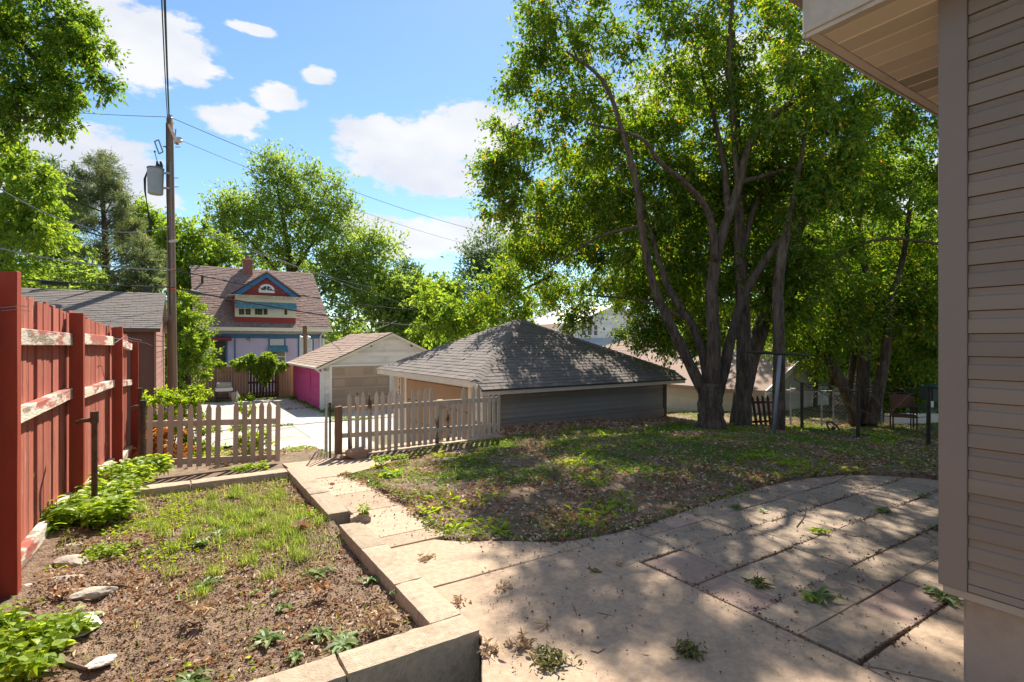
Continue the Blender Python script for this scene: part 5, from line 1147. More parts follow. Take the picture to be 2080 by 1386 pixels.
def tree(name, label, base, limbs, blobs, lm, leaf=(.1, .05), per=120, seed=1, twig=.016, cat='tree', group=None, flare=None, droop=.35, rad=.45, bark=None, sprays=7, ndl=False, limb_sides=9):
    rng = np.random.default_rng(seed); base = Vector(base)
    root = empty(name, base, 0, label, cat, group); bx = np.array(base)
    tb = MB(); nodes = []; nrad = []
    for lb in limbs:
        cr = crom(lb)
        wob = [(q + rng.normal(size=3) * r_ * .045, r_ * (1 + rng.normal() * .025)) for q, r_ in cr]
        tb.tube([q - bx for q, _ in wob], [r_ for _, r_ in wob], limb_sides)
        for q, r_ in wob: nodes.append(q); nrad.append(r_)
    cl = []
    for (c, r, n) in blobs:
        c = np.array(c, float); r = np.array(r if hasattr(r, '__len__') else (r, r, r * .85), float)
        d = norm(rng.normal(size=(n, 3))); rr = rng.random(n) ** (1 / 2.1); off = d * rr[:, None] * r
        for o in off: cl.append((c + o, c, np.linalg.norm(o / r)))
    nodes_a = np.array(nodes); order = sorted(range(len(cl)), key=lambda i: np.min(np.linalg.norm(nodes_a - cl[i][0], axis=1)))
    NP = [tuple(x) for x in nodes]; NA = np.zeros((len(nodes) + 3 * len(cl) + 5, 3)); NA[:len(nodes)] = nodes_a; RA = list(nrad); cnt = len(nodes)
    tw = MB(); LC, LA, LN, LS = [], [], [], []
    for i in order:
        c, bc, q = cl[i]; d = np.linalg.norm(NA[:cnt] - c, axis=1); j = int(np.argmin(d)); st = NA[j].copy(); r0 = min(RA[j] * .55, twig * (1 + .55 * d[j]))
        r0 = max(r0, twig * .5); L_ = d[j]
        if L_ > .05:
            m1 = st + (c - st) * .35 + rng.normal(size=3) * L_ * .07 + np.array([0, 0, L_ * .06]); m2 = st + (c - st) * .7 + rng.normal(size=3) * L_ * .06 + np.array([0, 0, L_ * .05])
            tw.tube([st - bx, m1 - bx, m2 - bx, c - bx], [r0, r0 * .8, r0 * .6, r0 * .35], 4, cap=False)
            NA[cnt] = m1; NA[cnt + 1] = m2; NA[cnt + 2] = c; RA += [r0 * .8, r0 * .6, r0 * .45]; cnt += 3
        out = norm((c - bc)[None])[0]
        k = max(3, int(sprays * (.6 + rng.random() * .8))); nl = max(3, int(per * (.6 + .8 * rng.random()) / k))
        for s in range(k):
            sd_ = norm((out * .45 + rng.normal(size=3) * .75 + np.array([0, 0, .15 - droop * rng.random()]))[None])[0]; SL = rad * (.6 + .8 * rng.random())
            t = rng.random(nl) ** .8; curve = np.array([0, 0, -1.0]) * droop * .5
            p = c + sd_ * (t * SL)[:, None] + curve * (t * t * SL)[:, None] + rng.normal(size=(nl, 3)) * SL * .13
            perp = np.cross(sd_, rng.normal(size=3)); perp /= np.linalg.norm(perp) + 1e-9
            sg = np.where(np.arange(nl) % 2, 1, -1)[:, None]
            a = sd_ * .8 + perp * sg * .8 + rng.normal(size=(nl, 3)) * .4 + np.array([0, 0, -droop])
            if ndl: a = sd_ * .9 + rng.normal(size=(nl, 3)) * .55
            nrm = np.array([0, 0, 1.0]) + rng.normal(size=(nl, 3)) * .65
            LC.append(p); LA.append(a); LN.append(nrm); LS.append(.5 + .95 * rng.random(nl) ** 1.4)
    tb.add(tw.v, tw.f) if tw.v else None
    tb.build('trunk', bark or M['bark'], root, smooth=True)
    C_ = np.concatenate(LC) - bx; S_ = np.concatenate(LS)
    V, Fc = leaves(C_, np.concatenate(LA), np.concatenate(LN), leaf[0] * S_, leaf[1] * S_, .22, .12)
    me = npmesh('crown', V, Fc, lm); o = link('crown', me, None, root); tag(o, kind='stuff')
    return root


def LB(*a, Y=None):
    """limb through photo points (px, py, radius[, depth])"""
    out = []
    for q in a:
        yy = q[3] if len(q) > 3 else Y; p = P(q[0], q[1], yy); out.append((p.x, p.y, p.z, q[2]))
    return out
def BL(px, py, Y, r, n): return (tuple(P(px, py, Y)), r, n)


# near maple clump at the garage corner
YA = 10.8
limbsA = [LB((1446, 892, .42), (1445, 878, .34), (1444, 862, .285), (1443, 838, .25), (1443, 805, .235), (1444, 780, .22), Y=YA),
          LB((1443, 850, .14), (1438, 812, 0.131), (1398, 735, 0.107), (1362, 660, 0.094, 10.7), (1325, 570, 0.082, 10.6), (1303, 460, 0.070, 10.5), (1292, 370, 0.061, 10.4), (1265, 270, 0.049, 10.3), (1225, 165, 0.037, 10.2), (1150, 105, 0.021, 10.1), Y=YA),
          LB((1443, 850, .13), (1441, 800, 0.115), (1428, 720, 0.098, 11), (1400, 650, 0.082, 11.2), (1360, 590, 0.074, 11.5), (1330, 500, 0.057, 11.8), (1300, 380, 0.041, 12), (1285, 250, 0.025, 12.2), Y=YA),
          LB((1444, 850, .17), (1447, 785, 0.164), (1450, 690, 0.139), (1446, 600, 0.123), (1455, 520, 0.107), (1480, 440, 0.090), (1503, 370, 0.082), (1525, 290, 0.066, 10.6), (1590, 220, 0.049, 10.4), (1680, 170, 0.033, 10.2), Y=YA),
          LB((1452, 530, 0.082), (1442, 440, 0.070, 10.5), (1400, 380, 0.057, 10.2), (1340, 330, 0.045, 9.9), (1300, 280, 0.033, 9.7), (1190, 250, 0.016, 9.4), Y=10.7),
          LB((1503, 370, 0.066), (1560, 355, 0.041, 11), (1640, 330, 0.025, 11.2), Y=YA),
          LB((1446, 855, .12), (1455, 810, .13), (1467, 765, 0.123), (1487, 680, 0.098), (1512, 600, 0.090), (1560, 520, 0.074), (1620, 440, 0.049), (1660, 330, 0.033), Y=YA + .2),
          LB((1480, 440, 0.074), (1470, 330, 0.057, 11.2), (1440, 200, 0.041, 11.5), (1400, 60, 0.025, 11.8), Y=YA),
          LB((1500, 380, 0.066), (1490, 250, 0.057, 11), (1480, 100, 0.041, 11), (1500, -100, 0.025, 11), Y=YA),
          LB((1303, 460, 0.041), (1220, 480, 0.029, 11), (1120, 540, 0.016, 12), Y=10.5), LB((1400, 650, 0.049), (1300, 610, 0.033, 13), (1180, 600, 0.016, 15), Y=11.2)]
blobsA = [BL(1150, -70, 12.4, .3, 4), BL(1080, 120, 12.6, .3, 4), BL(1215, 575, 17, .8, 13), BL(1300, 585, 16.2, .7, 12), BL(1130, 540, 17, .7, 10), BL(1380, 610, 15.5, .6, 9), BL(1250, 610, 17.5, .5, 6), BL(1180, 330, 14.5, .9, 14), BL(1280, 230, 15, 1.0, 12), BL(1070, 500, 15.5, .65, 10), BL(1140, 470, 15.5, .7, 12), BL(1200, 510, 15.2, .65, 12), BL(1270, 480, 15.4, .7, 12), BL(1340, 520, 15, .7, 12), BL(1180, 430, 16.5, .7, 11), BL(1260, 420, 16.5, .7, 11), BL(1100, 420, 16.3, .6, 9), BL(1400, 560, 14.6, .7, 10), BL(1250, -160, 12.6, .8, 9), BL(1380, -60, 12, .8, 9), BL(1450, -200, 12.5, 1, 12), BL(1130, 190, 12.2, .95, 13), BL(1050, 290, 13.0, .8, 12), BL(1080, 400, 13.2, 1.05, 22), BL(1130, 60, 12.0, .8, 12), BL(1240, 60, 11.6, 1.1, 13), BL(1220, 280, 12.0, 1.25, 30), BL(1200, 430, 13.0, 1.25, 30),
          BL(1350, 150, 11.4, 1.3, 24), BL(1350, 340, 12.2, 1.4, 32), BL(1330, 480, 12.6, 1.2, 28), BL(1500, 100, 11.4, 1.5, 28), BL(1480, 300, 12.2, 1.5, 32), BL(1490, 470, 12.6, 1.3, 28), BL(1640, 150, 11.4, 1.5, 30), BL(1620, 320, 12.2, 1.4, 28),
          BL(1300, -90, 11.6, 1.2, 9), BL(1480, -130, 11.4, 1.8, 16), BL(1720, -60, 11.2, 1.9, 20), BL(1800, 180, 11.6, 1.6, 30), BL(1600, -480, 11.2, 2.2, 10),
          BL(1400, 620, 13.5, .7, 12), BL(1440, 690, 13, .4, 7), BL(1400, 250, 14.5, 1.8, 24), BL(1600, 420, 14.5, 1.6, 22), BL(1420, 400, 15, 1.6, 20), BL(1600, 100, 14.5, 2, 22), BL(1640, 380, 10.6, .8, 14), BL(1600, 230, 10.4, .9, 14), BL(1700, 320, 10.8, .9, 14),
          BL(1085, 535, 17, .9, 12), BL(1130, 600, 18, .85, 12), BL(1300, 590, 17, .5, 6), BL(1330, 600, 14.5, .9, 20), BL(1300, 668, 14.0, .5, 8), BL(1345, 690, 13.6, .45, 8), BL(1000, 330, 13, .4, 5), BL(1180, 640, 15.5, .5, 8), BL(1010, 590, 15, .5, 7), BL(1000, 420, 13.5, .35, 4), BL(1040, 180, 12.6, .35, 4), BL(1085, 20, 12, .3, 4)]
tree('maple_tree', 'large many stemmed maple at the corner of the gray garage', P(1443, 862, YA), limbsA, blobsA, M['bright_leaf'], (.098, .052), 270, 4, .009, rad=.46, droop=.5, sprays=12)
# branch-end sprays that hang before the white garage
tree('maple_tree', 'bright green maple leaves drooping left of the gray garage roof peak', P(1075, 560, 17), [LB((1120, 560, .05), (1040, 600, .04), (960, 640, .025), (900, 660, .012), Y=17)],
     [BL(925, 645, 17, .75, 14), BL(880, 610, 17.5, .5, 6), BL(980, 630, 17, .6, 12), BL(900, 668, 16.8, .45, 7), BL(1060, 600, 17, .7, 12), BL(1010, 560, 18, .6, 9)], M['lime_leaf'], (.15, .09), 90, 9, .01, rad=.45, cat='branch')
# second tree, straight stem
tree('elm_tree', 'straight dark trunked tree just right of the big maple', P(1510, 858, 11.8), [LB((1509, 875, .19), (1511, 760, .165), (1510, 640, .15), (1504, 540, .14), (1500, 420, .12), (1497, 300, .10), (1490, 120, .07), (1480, -100, .04), Y=11.8), LB((1504, 540, .09), (1530, 430, .06), (1580, 330, .04), Y=11.8)],
     [BL(1560, 620, 13, 1.0, 20), BL(1560, 470, 13, 1.2, 26), BL(1520, 380, 13, 1.2, 24), BL(1400, 420, 13, 1.2, 24), BL(1430, 560, 13, .9, 18)], M['shade_leaf'], (.095, .048), 200, 5, .012)
tree('elm_tree', 'thick leaning tree trunk behind the clothes pole', P(1505, 850, 12.6), [LB((1500, 868, 0.221), (1515, 770, 0.197), (1545, 670, 0.184), (1580, 560, 0.172), (1610, 480, 0.164), (1660, 400, 0.139), (1705, 330, 0.107), (1760, 240, 0.074), (1800, 120, 0.041), (1830, 0, 0.012), Y=12.6), LB((1660, 400, 0.098), (1650, 300, 0.082), (1640, 150, 0.057), Y=12.6),
     LB((1585, 640, 0.074), (1640, 560, 0.057), (1720, 510, 0.049), (1800, 485, 0.041), (1915, 497, 0.029), Y=12.4), LB((1640, 480, 0.057), (1700, 520, 0.033), (1740, 590, 0.021), Y=12.5)],
     [BL(1680, 470, 13.2, 1.3, 32), BL(1760, 380, 13.2, 1.5, 36), BL(1700, 250, 13.2, 1.5, 34), BL(1840, 300, 13, 1.5, 34), BL(1900, 420, 13, 1.3, 28), BL(1870, 130, 12.6, 1.7, 34)], M['shade_leaf'], (.095, .048), 200, 6, .012)
tree('elm_tree', 'upright dark trunk directly behind the clothes pole crossbar', P(1583, 872, 10.6), [LB((1580, 885, 0.136), (1582, 800, 0.116), (1582, 700, 0.112), (1580, 600, 0.108), (1588, 520, 0.096), (1605, 440, 0.072), (1622, 350, 0.048), (1640, 240, 0.024), (1650, 160, 0.010), Y=10.6)],
     [BL(1640, 560, 11.8, .9, 20), BL(1610, 640, 12.6, .6, 10), BL(1560, 560, 12, .8, 14), BL(1625, 700, 13.6, .6, 10), BL(1550, 690, 14, .5, 7), BL(1660, 730, 14, .45, 6)], M['shade_leaf'], (.095, .048), 200, 7, .012)
tree('box_elder_tree', 'clump of dark stems beyond the fence posts at right', P(1755, 858, 13.6), [LB((1745, 865, 0.177), (1720, 800, 0.136), (1688, 740, 0.116), (1650, 690, 0.095), (1610, 640, 0.068), (1560, 610, 0.034), Y=13.6), LB((1752, 865, 0.190), (1752, 760, 0.150), (1762, 660, 0.129), (1768, 600, 0.109), (1750, 500, 0.075), (1740, 380, 0.048), Y=13.8),
     LB((1765, 865, 0.170), (1790, 770, 0.129), (1803, 680, 0.109), (1808, 620, 0.095), (1835, 520, 0.068), (1850, 400, 0.048), Y=13.4), LB((1740, 700, 0.048), (1700, 640, 0.034), (1690, 560, 0.020), Y=13.7), LB((1806, 640, 0.048), (1870, 590, 0.034), (1920, 560, 0.027), Y=13.4), LB((1735, 865, 0.136), (1725, 790, 0.088), (1735, 700, 0.068), (1720, 600, 0.048), Y=14)],
     [BL(1700, 600, 14.6, 1.2, 26), BL(1780, 540, 14.8, 1.4, 30), BL(1860, 560, 14.2, 1.3, 30), BL(1840, 650, 14, 1.0, 22), BL(1900, 690, 14, .9, 18), BL(1640, 640, 14.5, .9, 18), BL(1880, 720, 15.5, .8, 12), BL(1800, 720, 16.5, .7, 10), BL(1900, 600, 13.5, 1.0, 16), BL(1720, 650, 13.2, .8, 14), BL(1820, 790, 15.5, .6, 9), BL(1905, 760, 15, .7, 10), BL(1770, 800, 16, .5, 7)], M['bright_leaf'], (.10, .05), 260, 8, .010, rad=.6, sprays=10)
for k_, (px_, Y_, r_, lean) in enumerate(((1690, 17, .07, -12), (1722, 19, .08, 6), (1783, 16.5, .07, 14), (1822, 18, .08, -6), (1905, 17, .07, 4), (1655, 19, .07, 10))):
    tree('young_elm_tree', ('thin leaning sapling stem nearest the cream garage', 'thin upright sapling stem left of the middle fence post', 'slim stem leaning right behind the dark clump', 'slender stem above the orange chair', 'thin stem beside the house corner trim', 'slim stem rising left of the leaning trunk clump')[k_], P(px_, 850, Y_), [LB((px_, 866, r_ * 1.2), (px_ + lean * .4, 740, r_), (px_ + lean, 600, r_ * .8), (px_ + lean * 1.8, 460, r_ * .5), Y=Y_), LB((px_ + lean, 600, r_ * .5), (px_ + lean + 40, 520, r_ * .3), Y=Y_)],
         [BL(px_ + lean, 640, Y_, 1.1, 12), BL(px_ + lean * 1.5, 530, Y_, 1.3, 14), BL(px_ + 20, 720, Y_ + .5, .7, 7)], M['lime_leaf'] if k_ % 2 else M['shade_leaf'], (.12, .06), 150, 80 + k_, .009, rad=.6, group='young stems screening the yard at right')
tree('box_elder_tree', 'slender dark trunk left of the orange chair', P(1858, 850, 15.5), [LB((1858, 862, .14), (1862, 760, .12), (1868, 660, .10), (1875, 540, .06), Y=15.5), LB((1862, 760, .06), (1890, 700, .05), (1915, 640, .03), Y=15.5)], [BL(1880, 600, 15.8, 1.2, 22), BL(1840, 500, 16, 1.3, 22), BL(1900, 780, 16, .8, 12), BL(1820, 790, 16, .5, 8)], M['lime_leaf'], (.13, .07), 110, 9, .012)
# mass behind the yard at right
tree('elm_tree', 'sunlit tree mass behind the cream garages at right', P(1660, 820, 24), [LB((1660, 850, .3), (1650, 700, .25), (1640, 560, .18), (1650, 420, .1), Y=24), LB((1650, 700, .15), (1780, 560, .1), (1850, 430, .05), Y=24)],
     [BL(1560, 600, 24, 2.4, 36), BL(1700, 560, 24, 2.8, 50), BL(1850, 520, 24, 3, 55), BL(1620, 440, 25, 2.6, 40), BL(1780, 380, 25, 3, 45), BL(1880, 650, 23, 1.6, 24), BL(1480, 500, 25, 2.4, 34), BL(1500, 360, 26, 2.4, 28), BL(1700, 680, 23, 1.6, 20)], M['lime_leaf'], (.20, .12), 130, 10, .02, rad=.8)
tree('elm_tree', 'rounded tree whose leaves show behind the gray garage roof at right', P(1400, 800, 30), [LB((1400, 830, .3), (1400, 640, .2), (1390, 480, .1), Y=30)],
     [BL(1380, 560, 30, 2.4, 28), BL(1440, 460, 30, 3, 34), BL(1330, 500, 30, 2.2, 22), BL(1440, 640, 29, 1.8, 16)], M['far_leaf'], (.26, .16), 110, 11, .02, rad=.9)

# upper left: tree over the red fence reaching into the frame
tree('ash_tree', 'leafy bough of a tree hanging into the picture from the upper left', P(-420, 800, 9.5), [LB((-420, 900, .26), (-400, 600, .22), (-360, 300, .19), (-250, 80, .13), (-100, 20, .09), (20, 70, .055), (100, 150, .03), (170, 170, .015), Y=9.5), LB((-250, 80, .1), (-120, 150, .07), (0, 230, .04), (90, 240, .02), Y=9.4), LB((-360, 300, .1), (-200, 330, .06), (-60, 300, .03), (10, 290, .012), Y=9.3), LB((-100, 20, .06), (40, -60, .04), (150, -40, .02), Y=9.5)],
     [BL(60, 60, 9.5, .75, 34), BL(150, 90, 9.5, .42, 14), BL(195, 95, 9.4, .2, 5), BL(110, 190, 9.5, .45, 18), BL(40, 150, 9.5, .6, 24), BL(-60, 60, 9.6, 1.0, 30), BL(130, 235, 9.5, .25, 8), BL(20, 230, 9.4, .4, 10), BL(120, 10, 9.6, .55, 18), BL(-90, 240, 9.4, .8, 18), BL(10, 285, 9.4, .2, 4), BL(190, 150, 9.4, .16, 4), BL(-200, 0, 9.6, 1.3, 30), BL(-300, 200, 9.6, 1.3, 30), BL(215, 175, 9.4, .1, 2)], M['shade_leaf'], (.085, .042), 150, 12, .008, rad=.26, droop=.5)
tree('linden_tree', 'yellow green tree at the left edge behind the red fence', P(-40, 700, 17), [LB((-60, 800, .25), (-50, 600, .2), (-20, 420, .1), (20, 330, .05), Y=17), LB((-50, 600, .1), (40, 480, .05), Y=17)],
     [BL(20, 330, 17, .9, 20), BL(60, 400, 17, .9, 22), BL(-20, 450, 17, 1.2, 26), BL(40, 470, 16.5, .7, 16), BL(-60, 320, 17, 1.2, 20), BL(90, 460, 18, .7, 12), BL(20, 560, 17, 1.0, 18), BL(-60, 600, 17, 1.3, 16)], M['lime_leaf'], (.15, .09), 120, 13, .014, rad=.5)
tree('linden_tree', 'deep green tree between the left edge and the pine', P(90, 680, 26), [LB((90, 760, .3), (90, 560, .2), (100, 440, .1), Y=26)],
     [BL(90, 520, 26, 1.9, 36), BL(60, 430, 27, 1.4, 22), BL(130, 580, 25, 1.5, 24), BL(30, 590, 25, 1.5, 20), BL(150, 640, 24, 1.2, 14)], M['far_leaf'], (.2, .12), 130, 14, .015, rad=.7)
tree('spruce_tree', 'dark gray green conifer top behind the pine', P(115, 700, 44), [LB((115, 760, .3), (110, 500, .2), (105, 350, .06), Y=44)], [BL(105, 360, 44, (1.6, 1.6, 1.2), 14), BL(90, 410, 44, 2.2, 20), BL(125, 400, 44, 2, 18), BL(110, 470, 44, 3, 24)], M['bluish_leaf'], (.4, .10), 110, 15, .03, rad=1.0, ndl=True)
# pine with tufted limbs
rp_ = random.Random(2); YP = 31
pl_ = [LB((219, 760, .24), (218, 620, .21), (215, 540, .18), (211, 440, .13), (207, 380, .08), (203, 335, .03), Y=YP)]
pb_ = []
for (py, xs, r) in ((335, (196, 210), .45), (362, (182, 228), .5), (385, (160, 205, 246), .55), (405, (140, 190, 228, 258), .6), (430, (120, 165, 235, 255), .6), (455, (125, 175, 215, 250), .55), (495, (150, 190, 240, 275), .8), (530, (140, 200, 260, 295), .9), (565, (120, 175, 230, 285, 315), .9), (600, (150, 210, 260, 310), .8), (640, (200, 260), .8)):
    for x_ in xs:
        yy = YP + rp_.uniform(-1.6, 1.2); pb_.append(BL(x_ + rp_.uniform(-5, 5), py + rp_.uniform(-6, 6), yy, (r * .75, r * .75, r * .4), 3))
        pl_.append(LB((215, py + 28, .05), ((x_ + 215) / 2, py + 14, .035), (x_, py + 2, .02), Y=(YP + yy) / 2))
tree('pine_tree', 'tall open pine with tufted limbs beside the utility pole', P(219, 700, YP), pl_, pb_, M['pine'], (.24, .030), 420, 16, .02, rad=.62, ndl=True, droop=-.1, sprays=13, limb_sides=6)
tree('arborvitae', 'olive evergreen screen behind the maroon garage roof', P(280, 700, 29), [LB((290, 760, .2), (290, 600, .1), (290, 500, .04), Y=29)], [BL(290, 520, 29, 1.0, 16), BL(300, 580, 28.5, 1.1, 18), BL(250, 590, 28, 1.2, 18), BL(310, 640, 28, .9, 12)], M['pine'], (.28, .05), 150, 17, .02, rad=.5, ndl=True, droop=.3)
tree('linden_tree', 'green tree showing on both sides of the utility pole', P(360, 700, 42), [LB((360, 800, .4), (355, 600, .3), (350, 480, .12), Y=42)], [BL(330, 470, 42, 2.2, 26), BL(390, 500, 42, 2.4, 30), BL(300, 480, 43, 2, 18), BL(430, 540, 42, 2.4, 24), BL(350, 560, 41, 2.6, 24), BL(380, 620, 40, 2.2, 14), BL(290, 440, 43, 1.4, 8)], M['lime_leaf'], (.32, .2), 120, 18, .03, rad=1.0)
tree('juniper_tree', 'yellow green evergreen tree between the pole and the lavender house', P(385, 760, 27), [LB((385, 830, .15), (380, 700, .1), (372, 620, .04), Y=27)], [BL(375, 625, 27, .6, 10), BL(380, 660, 27, .9, 18), BL(395, 700, 26.6, 1.0, 20), BL(350, 680, 27, .8, 12), BL(380, 740, 26.5, 1.0, 16), BL(345, 740, 27, .8, 10), BL(415, 725, 26.4, .6, 8), BL(365, 790, 26.5, .7, 9)], M['lime_leaf'], (.17, .07), 170, 19, .015, rad=.42, ndl=True, droop=.3)
# tall silver maple behind the lavender house
YM = 56
tree('silver_maple', 'tallest silver maple rising behind the lavender house roof', P(590, 640, YM), [LB((592, 760, .55), (590, 600, .42), (585, 500, .3), (570, 420, .15), (560, 350, .06), Y=YM), LB((590, 560, .25), (650, 470, .12), (690, 400, .05), Y=YM), LB((590, 580, .2), (500, 480, .1), (450, 420, .05), Y=YM), LB((600, 640, .25), (700, 560, .15), (770, 510, .06), Y=YM - 2)],
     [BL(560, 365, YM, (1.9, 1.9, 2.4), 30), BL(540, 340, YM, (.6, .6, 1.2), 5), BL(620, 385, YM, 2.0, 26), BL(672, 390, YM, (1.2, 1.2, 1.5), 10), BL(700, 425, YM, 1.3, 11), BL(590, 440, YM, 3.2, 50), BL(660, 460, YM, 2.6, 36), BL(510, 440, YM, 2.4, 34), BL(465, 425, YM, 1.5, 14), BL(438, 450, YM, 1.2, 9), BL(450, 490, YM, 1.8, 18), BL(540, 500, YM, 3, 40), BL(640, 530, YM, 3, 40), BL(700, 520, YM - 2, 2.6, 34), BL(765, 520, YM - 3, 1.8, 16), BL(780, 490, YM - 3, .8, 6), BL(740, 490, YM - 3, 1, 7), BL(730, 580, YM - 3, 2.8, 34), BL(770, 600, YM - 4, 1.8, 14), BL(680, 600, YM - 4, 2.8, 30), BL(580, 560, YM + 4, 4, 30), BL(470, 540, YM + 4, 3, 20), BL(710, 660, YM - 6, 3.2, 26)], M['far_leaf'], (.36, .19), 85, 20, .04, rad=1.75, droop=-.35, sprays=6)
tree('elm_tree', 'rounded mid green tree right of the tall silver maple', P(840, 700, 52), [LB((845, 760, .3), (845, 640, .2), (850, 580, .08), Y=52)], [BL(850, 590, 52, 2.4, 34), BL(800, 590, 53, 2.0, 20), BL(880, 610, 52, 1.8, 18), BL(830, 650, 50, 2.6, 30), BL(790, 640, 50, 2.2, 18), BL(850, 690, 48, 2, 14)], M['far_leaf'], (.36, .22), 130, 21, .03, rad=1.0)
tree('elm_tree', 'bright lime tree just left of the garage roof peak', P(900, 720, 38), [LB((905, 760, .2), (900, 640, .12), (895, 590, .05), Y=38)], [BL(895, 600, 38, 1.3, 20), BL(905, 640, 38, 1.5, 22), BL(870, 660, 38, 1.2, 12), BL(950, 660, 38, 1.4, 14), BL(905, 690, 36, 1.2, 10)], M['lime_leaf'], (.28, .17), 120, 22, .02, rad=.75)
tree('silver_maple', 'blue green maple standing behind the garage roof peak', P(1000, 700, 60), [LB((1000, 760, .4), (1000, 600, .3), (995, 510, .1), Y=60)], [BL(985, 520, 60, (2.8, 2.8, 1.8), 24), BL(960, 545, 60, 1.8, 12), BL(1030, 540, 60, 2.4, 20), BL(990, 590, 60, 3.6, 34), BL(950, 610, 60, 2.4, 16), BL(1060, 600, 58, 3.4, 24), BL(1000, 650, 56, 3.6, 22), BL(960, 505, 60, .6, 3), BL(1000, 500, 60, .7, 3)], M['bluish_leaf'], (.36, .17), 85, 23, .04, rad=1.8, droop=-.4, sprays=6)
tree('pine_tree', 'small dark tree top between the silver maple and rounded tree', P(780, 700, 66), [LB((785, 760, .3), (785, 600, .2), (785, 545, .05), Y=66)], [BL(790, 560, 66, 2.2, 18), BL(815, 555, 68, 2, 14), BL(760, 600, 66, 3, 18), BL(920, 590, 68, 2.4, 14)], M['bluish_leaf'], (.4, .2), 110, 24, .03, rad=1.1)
# far belt that closes the horizon
rb_ = random.Random(9); bt = []
for k in range(70):
    a = -1.25 + 2.5 * k / 69; Y = rb_.uniform(78, 100); X = math.tan(a) * Y if abs(a) < 1.2 else 0
    if abs(X) > 190: continue
    bt.append(((X, Y, rb_.uniform(.5, 3.0)), (4.5, 4, 4.2), 16))
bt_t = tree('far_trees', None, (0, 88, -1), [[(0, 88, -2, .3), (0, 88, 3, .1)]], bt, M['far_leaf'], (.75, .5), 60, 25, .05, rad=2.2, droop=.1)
for k_ in ('label', 'category'):
    if k_ in bt_t: del bt_t[k_]
tag(bt_t, 'far belt of trees closing the view between the houses', 'woodland', None, 'stuff')
# bushes across the alley
tree('vine', 'bright vine billowing over the dark cedar gate', P(530, 790, 30), [LB((532, 812, .04), (530, 760, .03), (535, 730, .02), Y=30.2)], [BL(503, 735, 29.8, .38, 9), BL(532, 730, 30, .45, 13), BL(558, 734, 30.3, .32, 7), BL(520, 748, 29.8, .38, 9), BL(545, 755, 30, .35, 8), BL(538, 768, 30, .2, 4), BL(480, 741, 29.6, .22, 4), BL(450, 743, 29.4, .14, 3), BL(425, 743, 29, .12, 2), BL(572, 744, 30.4, .18, 3)], M['lime_leaf'], (.15, .10), 120, 30, .012, rad=.24, cat='vine')
tree('weed_clump', 'green weeds at the front corner of the white garage', P(680, 835, 24.5), [LB((680, 842, .02), (680, 830, .01), Y=24.5)], [BL(676, 835, 24.5, .25, 4), BL(684, 842, 24.2, .25, 4), BL(690, 848, 24.0, .2, 3)], M['shade_leaf'], (.12, .06), 60, 31, .006, rad=.2, cat='weed')
tree('weed_clump', 'dark weeds growing at the foot of the cedar fence', P(500, 812, 29.4), [LB((500, 818, .02), (500, 808, .01), Y=29.4)], [BL(500, 808, 29.4, .3, 5), BL(480, 812, 29.2, .25, 3), BL(490, 810, 29.2, .25, 3)], M['shade_leaf'], (.13, .07), 60, 32, .006, rad=.22, cat='weed')
tree('weed_clump', 'low weeds along the foot of the pink garage wall', P(620, 822, 28), [LB((620, 824, .02), (620, 818, .01), Y=28)], [BL(600, 812, 30, .25, 4), BL(622, 822, 28, .2, 3), BL(640, 832, 26, .2, 3), BL(690, 850, 24.0, .2, 2)], M['shade_leaf'], (.1, .05), 50, 33, .006, rad=.2, cat='weed')
tree('weed_clump', 'dark shrub growing between the pole and the cedar fence', P(375, 800, 27), [LB((375, 815, .03), (375, 780, .02), Y=27)], [BL(372, 780, 27, .6, 8), BL(378, 750, 27, .5, 6)], M['bluish_leaf'], (.14, .07), 80, 34, .01, rad=.35, cat='shrub')

# shrubs behind the left picket fence
tree('shrub', 'yellow green shrub behind the left end of the picket fence', P(330, 880, 9.6), [LB((330, 915, .012), (335, 850, .008), (330, 800, .005), Y=9.6), LB((350, 915, .012), (370, 850, .008), (395, 805, .005), Y=9.6)],
     [BL(310, 810, 9.5, .16, 6), BL(300, 850, 9.4, .2, 7), BL(330, 800, 9.8, .14, 5), BL(350, 830, 9.6, .22, 8), BL(385, 815, 9.8, .16, 6), BL(410, 800, 10, .10, 4), BL(395, 840, 9.8, .18, 6), BL(340, 870, 9.5, .25, 8), BL(380, 880, 9.5, .2, 7), BL(400, 900, 9.4, .2, 6), BL(420, 880, 9.6, .12, 3)], M['weed'], (.055, .034), 120, 40, .005, rad=.12, cat='shrub')
orm = leafmat('turning_leaf', [(0, (.35, .10, .03)), (.5, (.50, .18, .04)), (1, (.35, .32, .06))], (1.8, 1.5, 1.2), .4, .04)
tree('shrub', 'orange red leaved shrub between the pickets at the left', P(320, 920, 9.0), [LB((320, 935, .01), (325, 880, .006), Y=9.0), LB((350, 935, .01), (350, 890, .006), Y=9.0)], [BL(310, 890, 9.0, .16, 7), BL(335, 905, 9.0, .16, 6), BL(350, 880, 9.1, .16, 6), BL(365, 915, 9.0, .15, 5), BL(300, 915, 8.9, .14, 4)], orm, (.055, .035), 60, 41, .005, rad=.12, cat='shrub')
